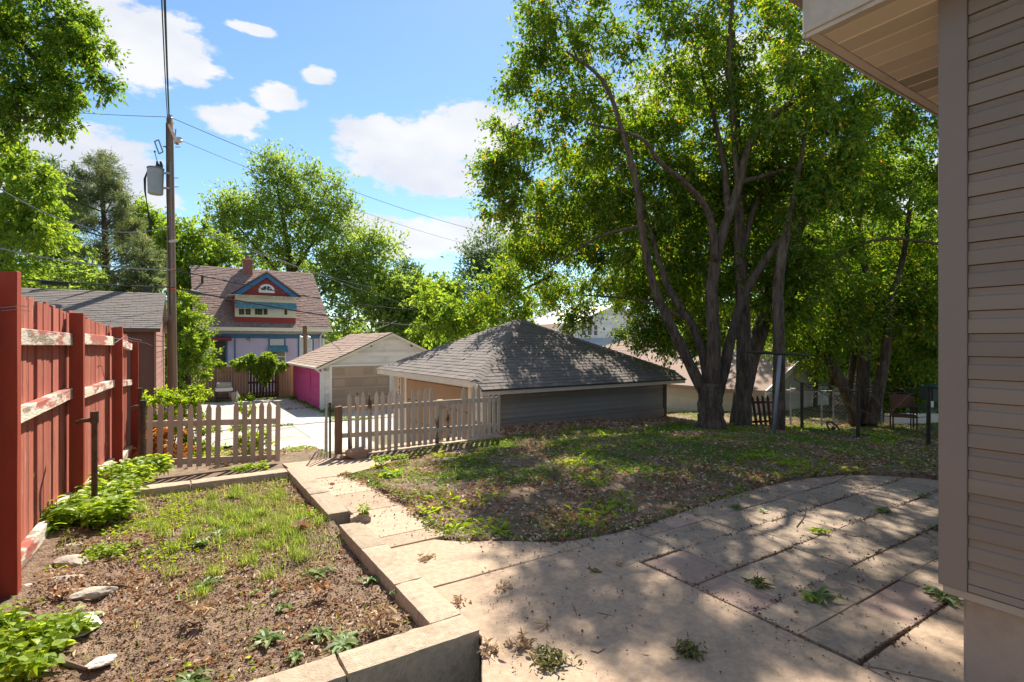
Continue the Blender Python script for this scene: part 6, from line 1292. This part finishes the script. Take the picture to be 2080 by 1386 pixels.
tree('shrub', 'green vine climbing the pickets near the gate opening', P(500, 930, 8.9), [LB((495, 945, .008), (498, 880, .006), (492, 825, .004), Y=8.6), LB((510, 945, .008), (520, 890, .006), (530, 850, .004), Y=8.7)], [BL(492, 828, 8.6, .08, 3), BL(510, 835, 8.6, .06, 2), BL(488, 860, 8.6, .09, 3), BL(495, 890, 8.6, .12, 5), BL(515, 905, 8.6, .14, 6), BL(528, 880, 8.7, .1, 4), BL(490, 925, 8.5, .14, 5), BL(540, 905, 8.7, .08, 2), BL(500, 950, 8.4, .12, 4), BL(540, 948, 8.3, .1, 4)], M['weed'], (.05, .045), 45, 42, .004, rad=.09, cat='vine')
tree('shrub', 'low green growth behind the middle of the left pickets', P(400, 935, 9.6), [LB((400, 945, .006), (400, 925, .004), Y=9.6)], [BL(370, 930, 9.6, .18, 5), BL(400, 925, 9.7, .2, 6), BL(430, 920, 9.8, .15, 4), BL(380, 905, 9.8, .15, 4), BL(340, 930, 9.5, .2, 5)], M['weed'], (.06, .03), 60, 43, .004, rad=.13, cat='shrub')
# plants at the foot of the red fence and in the lower left corner
def leafy(label, stems, seed, m=M['weed'], leaf=(.07, .05), hmax=.25, n=9, cat='plant', name='leafy_weed', group=None):
    rng = np.random.default_rng(seed); base = stems[0]; root = empty(name, base, 0, label, cat, group); bx = np.array(base)
    st = MB(); C_, A_, N_, L_ = [], [], [], []
    for s in stems:
        s = np.array(s, float)
        for q in range(rng.integers(2, 4)):
            h = hmax * (.5 + .6 * rng.random()); lean = rng.normal(size=2) * .28 * h; top_ = s + np.array([lean[0], lean[1], h]); md = (s + top_) / 2 + np.array([lean[0] * -.15, 0, h * .08])
            st.tube([s - bx, md - bx, top_ - bx], [.0035, .0028, .0015], 4, cap=False)
            for k in range(n):
                t = .35 + .65 * (k + .5) / n; p = s * (1 - t) ** 2 + md * 2 * t * (1 - t) + top_ * t * t; a = k * 2.4 + rng.random(); out = np.array([math.cos(a), math.sin(a), .25 - .5 * rng.random()])
                C_.append(p + out * .012); A_.append(out); N_.append(np.array([0, 0, 1]) + rng.normal(size=3) * .3); L_.append((.55 + .7 * rng.random()) * (1.15 - .3 * t))
    tag(st.build('stem', M['weed'], root), kind='stuff')
    C_ = np.array(C_) - bx; L_ = np.array(L_)
    V, Fc = leaves2(C_, np.array(A_), np.array(N_), leaf[0] * L_, leaf[1] * L_, .16, .18); tag(link('foliage', npmesh('foliage', V, Fc, m), None, root), kind='stuff'); return root
def spots(lst, z=-.03):
    return [tuple(ground_hit(x, y, z)) for x, y in lst]
rs = random.Random(21)
def region(pts, n, z, rad=.09):
    out = []
    for (x, y) in pts:
        c = ground_hit(x, y, z)
        for _ in range(n): out.append((c.x + rs.gauss(0, rad), c.y + rs.gauss(0, rad), z + rs.uniform(-.01, .01)))
    return out
leafy('bushy lime green weeds filling the far corner by the red fence', region([(300, 968), (270, 975), (245, 985), (325, 965), (285, 985), (220, 985)], 7, -.02, .09), 1, hmax=.24, leaf=(.085, .058))
leafy('tall lime weeds around the iron pipe post', region([(215, 1020), (235, 1035), (200, 1040), (250, 1010), (215, 1060), (250, 1050)], 7, -.03, .07), 2, hmax=.24, leaf=(.085, .05))
leafy('broad leaved green weeds at the base of the second red post', region([(130, 1075), (160, 1080), (190, 1075), (150, 1060), (120, 1085)], 6, -.03, .06), 3, hmax=.25, leaf=(.10, .055))
leafy('creeping small green weeds beside the flat stones', region([(190, 1135), (215, 1130), (240, 1125)], 6, -.05, .05), 4, hmax=.09, leaf=(.04, .025), n=7)
leafy('lime green seedlings with rounded leaves in the lower left corner', region([(20, 1330), (60, 1345), (10, 1380), (90, 1330), (-20, 1360), (40, 1400), (110, 1330), (-60, 1330), (-20, 1310)], 5, -.05, .06), 5, hmax=.17, leaf=(.062, .056), n=7)
leafy('single young sprouts leaning over the pale limestone', region([(150, 1300), (165, 1290), (120, 1290)], 2, -.05, .03), 6, hmax=.13, leaf=(.055, .045), n=5)
leafy('bright yellow green weeds growing on the curb below the pickets', region([(500, 957), (520, 955), (545, 952), (485, 960)], 4, -.0, .06), 7, hmax=.09, leaf=(.05, .035), n=6)
leafy('small yellow green seedling on the broken brick', region([(737, 1046)], 2, .06, .008), 8, hmax=.10, leaf=(.055, .045), n=4)
leafy('pair of broad green leaves on the lawn past the landing', region([(790, 975), (800, 972)], 3, -.08, .03), 9, hmax=.10, leaf=(.10, .075), n=5)
leafy('low leafy weeds right of the gate stones', region([(770, 940), (790, 938), (815, 935)], 5, -.12, .07), 10, hmax=.10, leaf=(.05, .035), n=6)

# rosettes: dandelions and plantains, one thing each
def rosette_mesh(seed, n=16, L_=.13, w=.030, jag_=True):
    rng = np.random.default_rng(seed); V = []; Fc = []
    for k in range(n):
        a = 2 * math.pi * k / n * 1.618 * 2 + rng.normal() * .2; el = .15 + .75 * rng.random(); ln = L_ * (.55 + .6 * rng.random()); segs = 6; b = len(V)
        bend = rng.normal() * .5; dx, dy = math.cos(a), math.sin(a); sx, sy = -dy, dx; ln *= .6 + .5 * rng.random(); el *= (rng.random() < .8)
        for i in range(segs + 1):
            t = i / segs; r = ln * t; z = math.sin(el) * ln * (t - .95 * t * t) + .004; rr_ = r * math.cos(el * .6)
            ww = w * (.25 + 1.2 * math.sin(math.pi * min(1, t * .9 + .08))) * (1.25 if (i % 2 and jag_) else .75); ww *= (1 if i < segs else .05)
            bx_, by_ = sx * bend * t * t * ln, sy * bend * t * t * ln; z = max(z, .002); V += [(dx * rr_ - sx * ww / 2 + bx_, dy * rr_ - sy * ww / 2 + by_, z + ww * .18), (dx * rr_ + bx_, dy * rr_ + by_, z), (dx * rr_ + sx * ww / 2 + bx_, dy * rr_ + sy * ww / 2 + by_, z + ww * .18)]
        for i in range(segs):
            for j in (0, 1): q = b + i * 3 + j; Fc.append((q, q + 1, q + 4)); Fc.append((q, q + 4, q + 3))
    return npmesh('rosette', np.array(V), np.array(Fc), M['dandelion'] if seed % 5 else M['weed'])
rms = {}
def zat(x, y):
    u, v = UV(x, y)
    if u < 1.2 and v > 2.7 and v < 6.95: return float(zbed(np.array([u]), np.array([v]))[0])
    inside = v < 3.2 or (u > 1.4 and u < 1.95 and v < 7)
    return .0 if inside else float(zlawn(np.array([u]), np.array([v]))[0])
dlist = [(540, 1300, 0, 1.0, 'dandelion rosette in bare soil nearest the front curb, left one'), (652, 1290, 2, .9, 'tall dandelion with upright stalk near the front curb'), (700, 1310, 0, 1.15, 'spreading dandelion touching the front curb edge'), (600, 1335, 1, .7, 'pale drooping dandelion at the very front of the bed'),
         (648, 1168, 0, 1.05, 'lush yellow green dandelion in the middle of the bed'), (758, 1178, 1, 1.0, 'dandelion beside the right hand curb in the bed'), (575, 1238, 1, .8, 'flat small rosette behind the front left dandelion'), (415, 1190, 2, .95, 'wide rosette growing above the curled dry leaves'), (410, 1105, 0, 1.0, 'broad dandelion in the left middle of the bed'),
         (445, 1085, 2, .8, 'leafy rosette at the edge of the long grass'), (515, 1205, 3, .8, 'small green rosette left of the middle dandelion'), (365, 1215, 3, .7, 'thin rosette in the open soil at left'), (300, 1120, 3, .8, 'ragged rosette near the flat gray stones'), (560, 1205, 3, .8, 'little rosette between two dandelions in the bed'), (800, 1205, 3, .6, 'small rosette against the inside of the right curb'), (470, 1010, 1, .8, 'rosette half hidden in grass at the back of the bed'), (350, 1020, 3, .8, 'rosette by the lime weeds at the back left'), (385, 1385, 2, .8, 'rosette at the lower edge of the picture'),
         (1795, 1040, 2, 1.15, 'upright dandelion in the paver joint in shade'), (1665, 1212, 0, 1.2, 'lush dark dandelion in the middle of the pavers'), (1640, 1215, 3, .9, 'flat weed just left of the lush paver dandelion'), (1665, 1080, 1, .95, 'low weed in the joint behind the twig'), (1540, 1190, 3, .8, 'yellowing rosette at the slab edge'), (1875, 1008, 1, .9, 'broad weed on the far pavers near the house'), (1905, 1075, 1, .8, 'weed at the edge of the house trim'), (1915, 1215, 2, 1.1, 'grassy dandelion at the foot of the house corner'), (1495, 1030, 0, .9, 'bright plantain at the lawn edge of the pavers'), (1550, 1038, 3, .8, 'small dry weed beside the bright plantain'), (1890, 1200, 1, .8, 'dark green weed left of the house corner clump')]
for (px, py, k, s, lab) in dlist:
    h = ground_hit(px, py, -.03); h.z = zat(h.x, h.y); h = ground_hit(px, py, h.z + .01)
    n_, L_, w_ = ((15, .12, .026), (11, .10, .032), (18, .13, .023), (8, .085, .022))[k]; n_ += R.randint(-3, 3); L_ *= R.uniform(.75, 1.15)
    o = link('dandelion', rosette_mesh(R.randint(1, 9999), n_, L_, w_ * R.uniform(.8, 1.25), R.random() < .7), None, None, (h.x, h.y, h.z)); o.rotation_euler = (0, 0, R.uniform(0, 6)); o.scale = (s, s, s * R.uniform(.9, 1.3)); tag(o, lab, 'weed')
# wilted clumps lying on the slab
def clump(label, px, py, r, m, seed, n=60, leaf=(.05, .02), flat=.4):
    rng = np.random.default_rng(seed); h = ground_hit(px, py, .0); c = rng.normal(size=(n, 3)) * np.array([r, r, r * flat]) * .5; c[:, 2] = np.abs(c[:, 2]) + .004
    V, Fc = leaves2(c, rng.normal(size=(n, 3)) * np.array([1, 1, .5]), rng.normal(size=(n, 3)) + np.array([0, 0, .6]), leaf[0] * (.6 + .8 * rng.random(n)), leaf[1] * (.6 + .8 * rng.random(n)), .4, .3)
    V[:, 2] = np.maximum(V[:, 2], .003); o = link('plant_clump', npmesh('plant_clump', V, Fc, m), None, None, h); tag(o, label, 'plant clump'); return o
pale_l = leafmat('pale_dry_leaf', [(0, (.30, .18, .10)), (.4, (.50, .36, .22)), (1, (.66, .54, .38))], (1.2, 1.1, 1.0), .25, .03)
olive = leafmat('wilted_leaf', [(0, (.09, .10, .03)), (.6, (.16, .16, .05)), (1, (.26, .22, .10))], (1.6, 1.5, 1.2), .3, .04)
clump('round olive clump of pulled weed lying on the slab', 1398, 1330, .06, olive, 1, 200, (.03, .012), .8)
clump('wilted heap with one bright green leaf at the bottom of the slab', 1120, 1345, .085, olive, 2, 200, (.034, .013), .5)
clump('curled yellow oak leaves beside the wilted heap', 1058, 1315, .06, pale_l, 3, 34, (.06, .02), .5)
clump('curled tan leaves against the curb corner', 992, 1325, .045, pale_l, 4, 30, (.05, .017), .5)
clump('pale curled leaf on the slab above the yellow leaves', 1110, 1272, .035, pale_l, 5, 10, (.05, .017), .3)
clump('pale dry maple leaf lying on the slab in the sun', 1255, 1147, .03, pale_l, 6, 9, (.04, .018), .2)
clump('dry green leaf curled on the middle of the slab', 1215, 1162, .03, olive, 7, 8, (.07, .02), .2)
clump('heap of dry leaves where curb and slab joint meet', 1022, 1196, .05, pale_l, 8, 30, (.036, .014), .4)
clump('line of dry leaves caught along the curb edge', 935, 1225, .06, pale_l, 9, 36, (.034, .012), .3)
clump('patch of dry leaves beside the path and curb', 865, 1135, .07, pale_l, 10, 40, (.036, .014), .3)
clump('yellowed weed tuft growing in the slab joint', 1540, 1187, .06, olive, 11, 60, (.05, .015), .5)
clump('dry curled leaves piled in the bed by the front curb', 770, 1265, .10, pale_l, 12, 70, (.06, .02), .5)
clump('curled pale leaf skeletons beneath the left rosette', 400, 1245, .08, pale_l, 13, 40, (.08, .018), .5)
clump('orange dry leaves under the middle dandelion', 650, 1200, .06, M['litter'], 14, 36, (.06, .026), .4)
clump('orange brown leaf pile against the far stones', 125, 1210, .05, M['litter'], 15, 40, (.05, .022), .7)
clump('curled brown leaf standing in the long grass', 610, 1075, .03, M['litter'], 16, 12, (.07, .035), 1.0)

# ------------------------------------------------------------------ ground cover nobody could count
def poly_mask(u, v, f): return f(u, v)
def scatter(n, u0, u1, v0, v1, dens, seed):
    rng = np.random.default_rng(seed); u = rng.uniform(u0, u1, n); v = rng.uniform(v0, v1, n); k = rng.random(n) < dens(u, v); return u[k], v[k], rng
def to3(u, v, z): return np.stack([CU * u - SU * v, SU * u + CU * v, z], 1)


def blades(name, label, u, v, z, rng, h, w, m, lean=.5, cat='grass'):
    n = len(u); c = to3(u, v, z); a = rng.uniform(0, 2 * np.pi, n); ln = h * (.4 + .9 * rng.random(n)); le = lean * (.3 + rng.random(n))
    d = np.stack([np.cos(a), np.sin(a), np.zeros(n)], 1); sd_ = np.stack([-np.sin(a), np.cos(a), np.zeros(n)], 1); w_ = (w * (.6 + .8 * rng.random(n)))[:, None]
    up = np.array([0, 0, 1.0]); m1 = c + up * (ln * .55)[:, None] + d * (ln * le * .35)[:, None]; t = c + up * (ln * .9)[:, None] + d * (ln * le)[:, None]
    V = np.stack([c - sd_ * w_ * .5, c + sd_ * w_ * .5, m1 - sd_ * w_ * .4, m1 + sd_ * w_ * .4, t], 1).reshape(-1, 3); i = np.arange(n)[:, None] * 5
    Fc = np.concatenate([i + [0, 1, 3], i + [0, 3, 2], i + [2, 3, 4]], 1).reshape(-1, 3)
    o = link(name, npmesh(name, V, Fc, m)); tag(o, label, cat, None, 'stuff'); return o


def flat_leaves(name, label, u, v, z, rng, L_, w, m, up=.5, cat='leaf litter', lift=.006, fold=.35):
    n = len(u); c = to3(u, v, z + lift * rng.random(n)); a = rng.uniform(0, 2 * np.pi, n)
    ax = np.stack([np.cos(a), np.sin(a), (rng.random(n) - .35) * up], 1); nr = np.array([0, 0, 1.0]) + rng.normal(size=(n, 3)) * up * .7
    s = .45 + rng.random(n) ** 1.5 * 1.0; V, Fc = leaves(c, ax, nr, L_ * s, w * s * (.7 + .6 * rng.random(n)), fold, .2)
    o = link(name, npmesh(name, V, Fc, m)); tag(o, label, cat, None, 'stuff'); return o


# bed: long grass band, sparse grass, litter, crumbs
def bedgrass(u, v):
    n = fbm(u, v, 2.2, 3, 7); core = np.exp(-((u - .75) / .42) ** 2) * np.exp(-((v - 5.35) / .85) ** 2)
    return np.clip(core * 1.6 * np.clip((n - .40) * 8, 0, 1) + .30 * (v > 5.2) * (n > .40) + .06 * (n > .46), 0, 1)
u, v, rng = scatter(26000, -.75, 1.22, 2.75, 6.88, bedgrass, 1); blades('grass', 'long bright grass growing in the back half of the bed', u, v, zbed(u, v) - .004, rng, .07, .0034, M['grass'], .7)
tc = np.random.default_rng(77); tu, tv = tc.normal(.62, .38, 60), tc.normal(5.3, .8, 60); k = (tu < 1.15) & (tu > -.6) & (tv > 3.6) & (tv < 6.8); tu, tv = tu[k], tv[k]
u = np.repeat(tu, 90) + tc.normal(size=len(tu) * 90) * .035; v = np.repeat(tv, 90) + tc.normal(size=len(tu) * 90) * .035; blades('grass', 'taller arching grass tufts in the back half of the bed', u, v, zbed(u, v) - .004, tc, .105, .004, M['grass'], .8)
def bedclover(u, v):
    n = fbm(u, v, 2.6, 3, 17); return np.clip((n - .46) * 4, 0, 1) * (.15 + .85 * sstep(4.2, 5.6, v)) + .5 * (n > .5) * np.exp(-((u + .2) / .3) ** 2) * (v > 4)
u, v, rng = scatter(30000, -.75, 1.22, 2.75, 6.88, bedclover, 2); flat_leaves('ground_cover', 'low creeping weeds covering parts of the bed', u, v, zbed(u, v), rng, .030, .013, M['weed'], 1.0, 'weed cover', .02)
def bedlit(u, v):
    n = fbm(u, v, 3.1, 3, 27); return np.clip((n - .40) * 3.5, .04, 1)
u, v, rng = scatter(15000, -.75, 1.22, 2.75, 6.88, bedlit, 3); flat_leaves('leaf_litter', 'scattered dry leaf bits on the bed soil', u, v, zbed(u, v), rng, .036, .014, M['litter'], .8, lift=.014)
u, v, rng = scatter(26000, -.75, 1.22, 2.75, 6.88, lambda a, b: .9 + 0 * a, 4); flat_leaves('soil_crumbs', 'crumbs of soil and bark over the bed', u, v, zbed(u, v), rng, .014, .009, M['seed'], 1.2, 'soil crumbs', .006, .5)
# lawn
u, v, rng = scatter(16000, -.75, 1.22, 2.75, 6.88, lambda a, b: np.clip((fbm(a, b, 3.5, 3, 91) - .46) * 9, 0, 1), 31); flat_leaves('leaf_litter', 'drifts of pale shredded leaves on the bed soil', u, v, zbed(u, v), rng, .045, .012, pale_l, 1.0, lift=.018)
def lawnmask(u, v):
    edge = np.ones_like(u); pb2 = np.interp(u, [1.9, 2.26, 2.65, 3.1, 3.59, 4.37, 5.25, 6.25, 7.04, 7.4, 7.6, 7.8, 12], [3.85, 3.64, 3.35, 3.27, 3.27, 3.35, 3.42, 3.37, 3.1, 2.7, 2.2, 1, 1])
    ok = (v > pb2) & ~((u < 1.93) & (v < 6.95)) & ~((v > 6.9) & (u < 2.0 + (v - 6.9) * 1.0) & (v < 8.6)); return ok
def lgreen(u, v):
    n = fbm(u, v, 1.5, 4, 31); return lawnmask(u, v) * np.clip((n - .40) * 4.5, .03, 1) * (.35 + .65 * sstep(3.4, 5.2, v))
u, v, rng = scatter(190000, 1.9, 17, 2.2, 8.55, lgreen, 5); zz = zlawn(u, v)
flat_leaves('ground_cover', 'patchy clover and weeds covering the shady lawn', u, v, zz, rng, .042, .017, M['lawn_leaf'], 1.0, 'ground cover', .022)
u, v, rng = scatter(40000, 1.9, 15, 2.2, 8.55, lambda a, b: lawnmask(a, b) * np.clip((fbm(a, b, 1.1, 3, 37) - .45) * 6, .02, 1), 6); blades('grass', 'short tufts of grass scattered through the lawn', u, v, zlawn(u, v) - .004, rng, .062, .005, M['lawn_leaf'], .9)
u, v, rng = scatter(600, 2.0, 3.8, 4.6, 6.4, lambda a, b: np.exp(-((a - 2.3) / .1) ** 2 - ((b - 6.0) / .1) ** 2) + np.exp(-((a - 3.3) / .1) ** 2 - ((b - 5.5) / .1) ** 2) + np.exp(-((a - 2.9) / .1) ** 2 - ((b - 5.9) / .1) ** 2), 66); blades('grass', 'taller lime grass tufts in the sunny part of the lawn', u, v, zlawn(u, v) - .004, rng, .13, .005, M['grass'], .7)
u, v, rng = scatter(26000, 1.9, 12, 3, 8.6, lambda a, b: lawnmask(a, b) * np.clip((fbm(a, b, 2.3, 3, 131) - .50) * 9, 0, 1), 61)
flat_leaves('ground_cover', 'broader leaved weeds in patches on the lawn', u, v, zlawn(u, v), rng, .075, .026, M['weed'], 1.3, 'ground cover', .03)
u, v, rng = scatter(9000, 5.0, 11.0, 8.5, 9.47, lambda a, b: .85 + 0 * a, 62); flat_leaves('leaf_litter', 'brown leaves banked along the gray garage wall', u, v, zlawn(u, v), rng, .055, .025, M['litter'], .9, lift=.02)
def llit(u, v):
    n = fbm(u, v, 2.0, 3, 41); return lawnmask(u, v) * np.clip((n - .36) * 3.5, .12, 1) * (1.0 - .45 * sstep(5, 7, v) * (u < 5))
u, v, rng = scatter(170000, 1.9, 16, 2.2, 9.45, llit, 7); k = (v < 8.6) | (u > 5.6); u, v = u[k], v[k]
flat_leaves('leaf_litter', 'dry brown and orange leaves scattered over the lawn', u, v, zlawn(u, v), rng, .048, .02, M['litter'], .8, lift=.014)
u, v, rng = scatter(3000, 2.5, 4.6, 3.3, 4.4, lambda a, b: np.exp(-((a - 3.1) / .5) ** 2 - ((b - 3.75) / .28) ** 2) * .9, 71); k = lawnmask(u, v) > 0; u, v = u[k], v[k]
flat_leaves('leaf_litter', 'orange leaves drifted against the patio edge', u, v, zlawn(u, v), rng, .05, .022, M['litter'], .9, lift=.02)
u, v, rng = scatter(30000, 11.2, 22, 8.6, 16, lambda a, b: np.clip((fbm(a, b, 1.0, 3, 47) - .42) * 5, .02, 1), 8); flat_leaves('ground_cover', 'grass and weeds in the shaded yard beyond the posts', u, v, zlawn(u, v), rng, .06, .022, M['lawn_leaf'], 1.3, 'ground cover', .03)
u, v, rng = scatter(7000, 11.2, 22, 8.6, 16, lambda a, b: np.clip((fbm(a, b, .8, 3, 57) - .45) * 6, .05, 1), 9); flat_leaves('leaf_litter', 'dead leaves under the trees beyond the posts', u, v, zlawn(u, v), rng, .06, .028, M['litter'], .8, lift=.02)
# slope between fence and alley
u, v, rng = scatter(26000, -2.2, 2.3, 8.9, 18.0, lambda a, b: np.clip((fbm(a, b, .9, 3, 61) - .45) * 5, .03, 1), 10); zz = zg(u, v) + (fbm(u, v, 1.5, 4, 3) - .45) * .12
flat_leaves('ground_cover', 'patchy grass on the dirt bank beyond the picket fence', u, v, zz, rng, .07, .024, M['grass'], 1.3, 'ground cover', .03)
u, v, rng = scatter(9000, -2.2, 2.3, 8.9, 18.4, lambda a, b: np.clip((fbm(a, b, 1.2, 3, 67) - .42) * 5, .1, 1), 11); zz = zg(u, v) + (fbm(u, v, 1.5, 4, 3) - .45) * .12
flat_leaves('leaf_litter', 'dead leaves on the dirt bank beyond the picket fence', u, v, zz, rng, .06, .028, M['litter'], .8, lift=.02)
def cracks(u, v): return np.exp(-((v - 22.02) / .12) ** 2) * (fbm(u, v, .8, 2, 3) > .42) + .35 * np.exp(-((u - 6.0) / .25) ** 2) * (v > 22) + .5 * np.exp(-((v - 27.2) / .1) ** 2) * (fbm(u, v, 1.1, 2, 5) > .5) + .5 * np.exp(-((v - 24.5) / .1) ** 2) * (fbm(u, v, 1.1, 2, 8) > .52) + .3 * (v > 32.5)
u, v, rng = scatter(60000, -1, 8, 21.6, 33.3, cracks, 12); flat_leaves('ground_cover', 'weeds growing in the cracks of the alley pavement', u, v, u * 0 + LOW + .045, rng, .12, .04, M['lawn_leaf'], 1.4, 'weeds', .03)
# the lawn's ragged edge creeps over the slabs
for (nm, lab, m_, L_, w_, cnt, seed_, up_) in (('leaf_litter', 'dry leaves strewn along the ragged lawn edge', M['litter'], .042, .018, 9000, 101, .7), ('ground_cover', 'weeds creeping over the patio edge from the lawn', M['lawn_leaf'], .045, .018, 9000, 102, 1.2), ('fallen_soil', 'soil crumbs washed over the patio edge', M['joint'], .02, .016, 20000, 103, .6)):
    pbf = lambda a: np.interp(a, [1.9, 2.26, 2.65, 3.1, 3.59, 4.37, 5.25, 6.25, 7.04, 7.4, 7.6, 7.8], [3.85, 3.64, 3.35, 3.27, 3.27, 3.35, 3.42, 3.37, 3.1, 2.7, 2.2, 1])
    u, v, rng = scatter(cnt, 1.95, 7.7, 2.2, 4.0, lambda a, b: np.exp(-np.abs(b - pbf(a)) / .05) * (fbm(a, b, 4, 3, seed_) > .42), seed_)
    flat_leaves(nm, lab, u, v, np.maximum(zlawn(u, v), .004), rng, L_, w_, m_, up_, 'debris', .012)
    u, v, rng = scatter(cnt // 2, 1.8, 2.1, 3.9, 7.0, lambda a, b: np.exp(-np.abs(a - 1.93) / .03) * (fbm(a, b, 4, 3, seed_) > .42), seed_ + 9)
    flat_leaves(nm, lab.replace('patio', 'path').replace('lawn edge', 'path edge'), u, v, zg(u, v) + .012, rng, L_, w_, m_, up_, 'debris', .012)
# slab debris
def pmask(u, v):
    pb2 = np.interp(u, [1.4, 1.9, 2.26, 2.65, 3.1, 3.59, 4.37, 5.25, 6.25, 7.04, 7.4, 7.6], [3.9, 3.85, 3.64, 3.35, 3.27, 3.27, 3.35, 3.42, 3.37, 3.1, 2.7, 2.2]); return (v < pb2 - .03) & (u > .57 * v) & ~((u < 1.44) & (v > 2.49)) & ~((u > 3.1) & (v < .93))
u, v, rng = scatter(5500, .6, 7.5, .3, 3.9, lambda a, b: pmask(a, b) * np.clip(fbm(a, b, 1.5, 2, 71) * 1.1, .15, 1), 13); flat_leaves('fallen_seeds', 'tiny brown seeds and petals scattered over the patio', u, v, u * 0 + .006, rng, .013, .011, M['seed'], 1.0, 'fallen seeds', .003, .5)
u, v, rng = scatter(14000, .6, 7.5, .3, 3.9, lambda a, b: pmask(a, b) * np.clip((fbm(a, b, 2.2, 3, 171) - .52) * 5, 0, 1), 213); flat_leaves('fallen_seeds', 'patches of fine brown grit gathered on the patio slabs', u, v, u * 0 + .005, rng, .009, .007, M['seed'], .8, 'grit', .002, .4)
jl = lambda a, b: pmask(a, b) * (np.exp(-((a - 2.885) / .018) ** 2) * (b < 2.75) * .8 + np.exp(-((b - 3.17) / .015) ** 2) * (a < 2.9) * .4 + np.exp(-((b - 1.26) / .02) ** 2) * (a > 2.9) + (np.exp(-((b - 1.84) / .02) ** 2) + np.exp(-((b - 2.27) / .02) ** 2) + np.exp(-((b - 2.7) / .02) ** 2)) * (a > 2.9) * .7)
u, v, rng = scatter(60000, 1.4, 7.5, .9, 3.9, jl, 14); flat_leaves('joint_debris', 'brown debris gathered in the paver joints', u, v, u * 0 + .002, rng, .018, .009, M['seed'], .8, 'debris', .006, .5)
u, v, rng = scatter(700, 1.0, 7.5, .8, 3.9, lambda a, b: pmask(a, b) * np.clip((fbm(a, b, 1.2, 2, 77) - .4) * 3, .05, 1), 15); flat_leaves('leaf_litter', 'small dry leaf fragments strewn over the patio', u, v, u * 0 + .006, rng, .035, .012, M['litter'], .5, lift=.006)
u, v, rng = scatter(420, 1.44, 1.9, 3.9, 7.0, lambda a, b: .6 + 0 * a, 16); flat_leaves('fallen_seeds', 'brown seeds dotted along the narrow path', u, v, zg(u, v) + .012, rng, .014, .012, M['seed'], 1.0, 'fallen seeds', .003, .5)
u, v, rng = scatter(1500, -2.5, 7, 2.6, 8.5, lambda a, b: .25 + 0 * a, 18)
# leaf scraps lying on the gray roof
rng = np.random.default_rng(5); n = 420; uu_ = rng.uniform(gu0 + .6, gu1 - .3, n); tt = rng.random(n) * .8; hh = (vm - gvb); vv_ = gvb + tt * hh * .7; kk_ = (uu_ > gu0 + (vv_ - gvb)) & (uu_ < gu1 - (vv_ - gvb)); uu_, vv_ = uu_[kk_], vv_[kk_]
flat_leaves('leaf_litter', 'leaf scraps lying on the gray garage roof', uu_, vv_, et + (vv_ - gvb) / hh * (pz - et) + .02, rng, .05, .02, M['litter'], .5, lift=.01)
# twigs on slab and soil
for lab, pts, r in (('forked twig standing on the pavers', [(1618, 1070), (1634, 1050), (1638, 1030)], .004), ('thin pale twig on the far pavers', [(1668, 985), (1690, 982), (1728, 962)], .003), ('long thin twig near the house corner', [(1855, 1065), (1880, 1080), (1900, 1095)], .003), ('brown stick lying on the middle pavers', [(1712, 1085), (1735, 1090), (1755, 1089)], .005),
                    ('short dark twig on the smooth slab', [(1165, 1232), (1172, 1250)], .003), ('fine twig beside the short dark one', [(1215, 1245), (1248, 1252)], .0025), ('curved twig low on the slab', [(1200, 1322), (1215, 1326), (1228, 1318)], .003), ('thick curved root in the lower left soil', [(110, 1320), (135, 1348), (185, 1362)], .016), ('long thin stick across the front of the bed', [(340, 1365), (400, 1355), (470, 1338)], .006),
                    ('brown twig behind the wedge shaped stone', [(222, 1188), (250, 1190), (268, 1194)], .008), ('slender stick in the open soil at left', [(270, 1250), (300, 1235), (325, 1230)], .004), ('short twig beside the curb at the front', [(745, 1300), (790, 1288)], .003), ('broken branch piece near the curb inner corner', [(780, 1262), (810, 1272)], .010), ('thin stick in front of the thick root', [(205, 1280), (225, 1262)], .008)):
    p3 = []
    for (x_, y_) in pts:
        h = ground_hit(x_, y_, -.02); z_ = zat(h.x, h.y); h = ground_hit(x_, y_, z_ + r); p3.append(h)
    o = MB(); o.tube(p3, [r] * (len(p3) - 1) + [r * .5], 6); tag(o.build('twig', M['twig']), lab, 'twig')
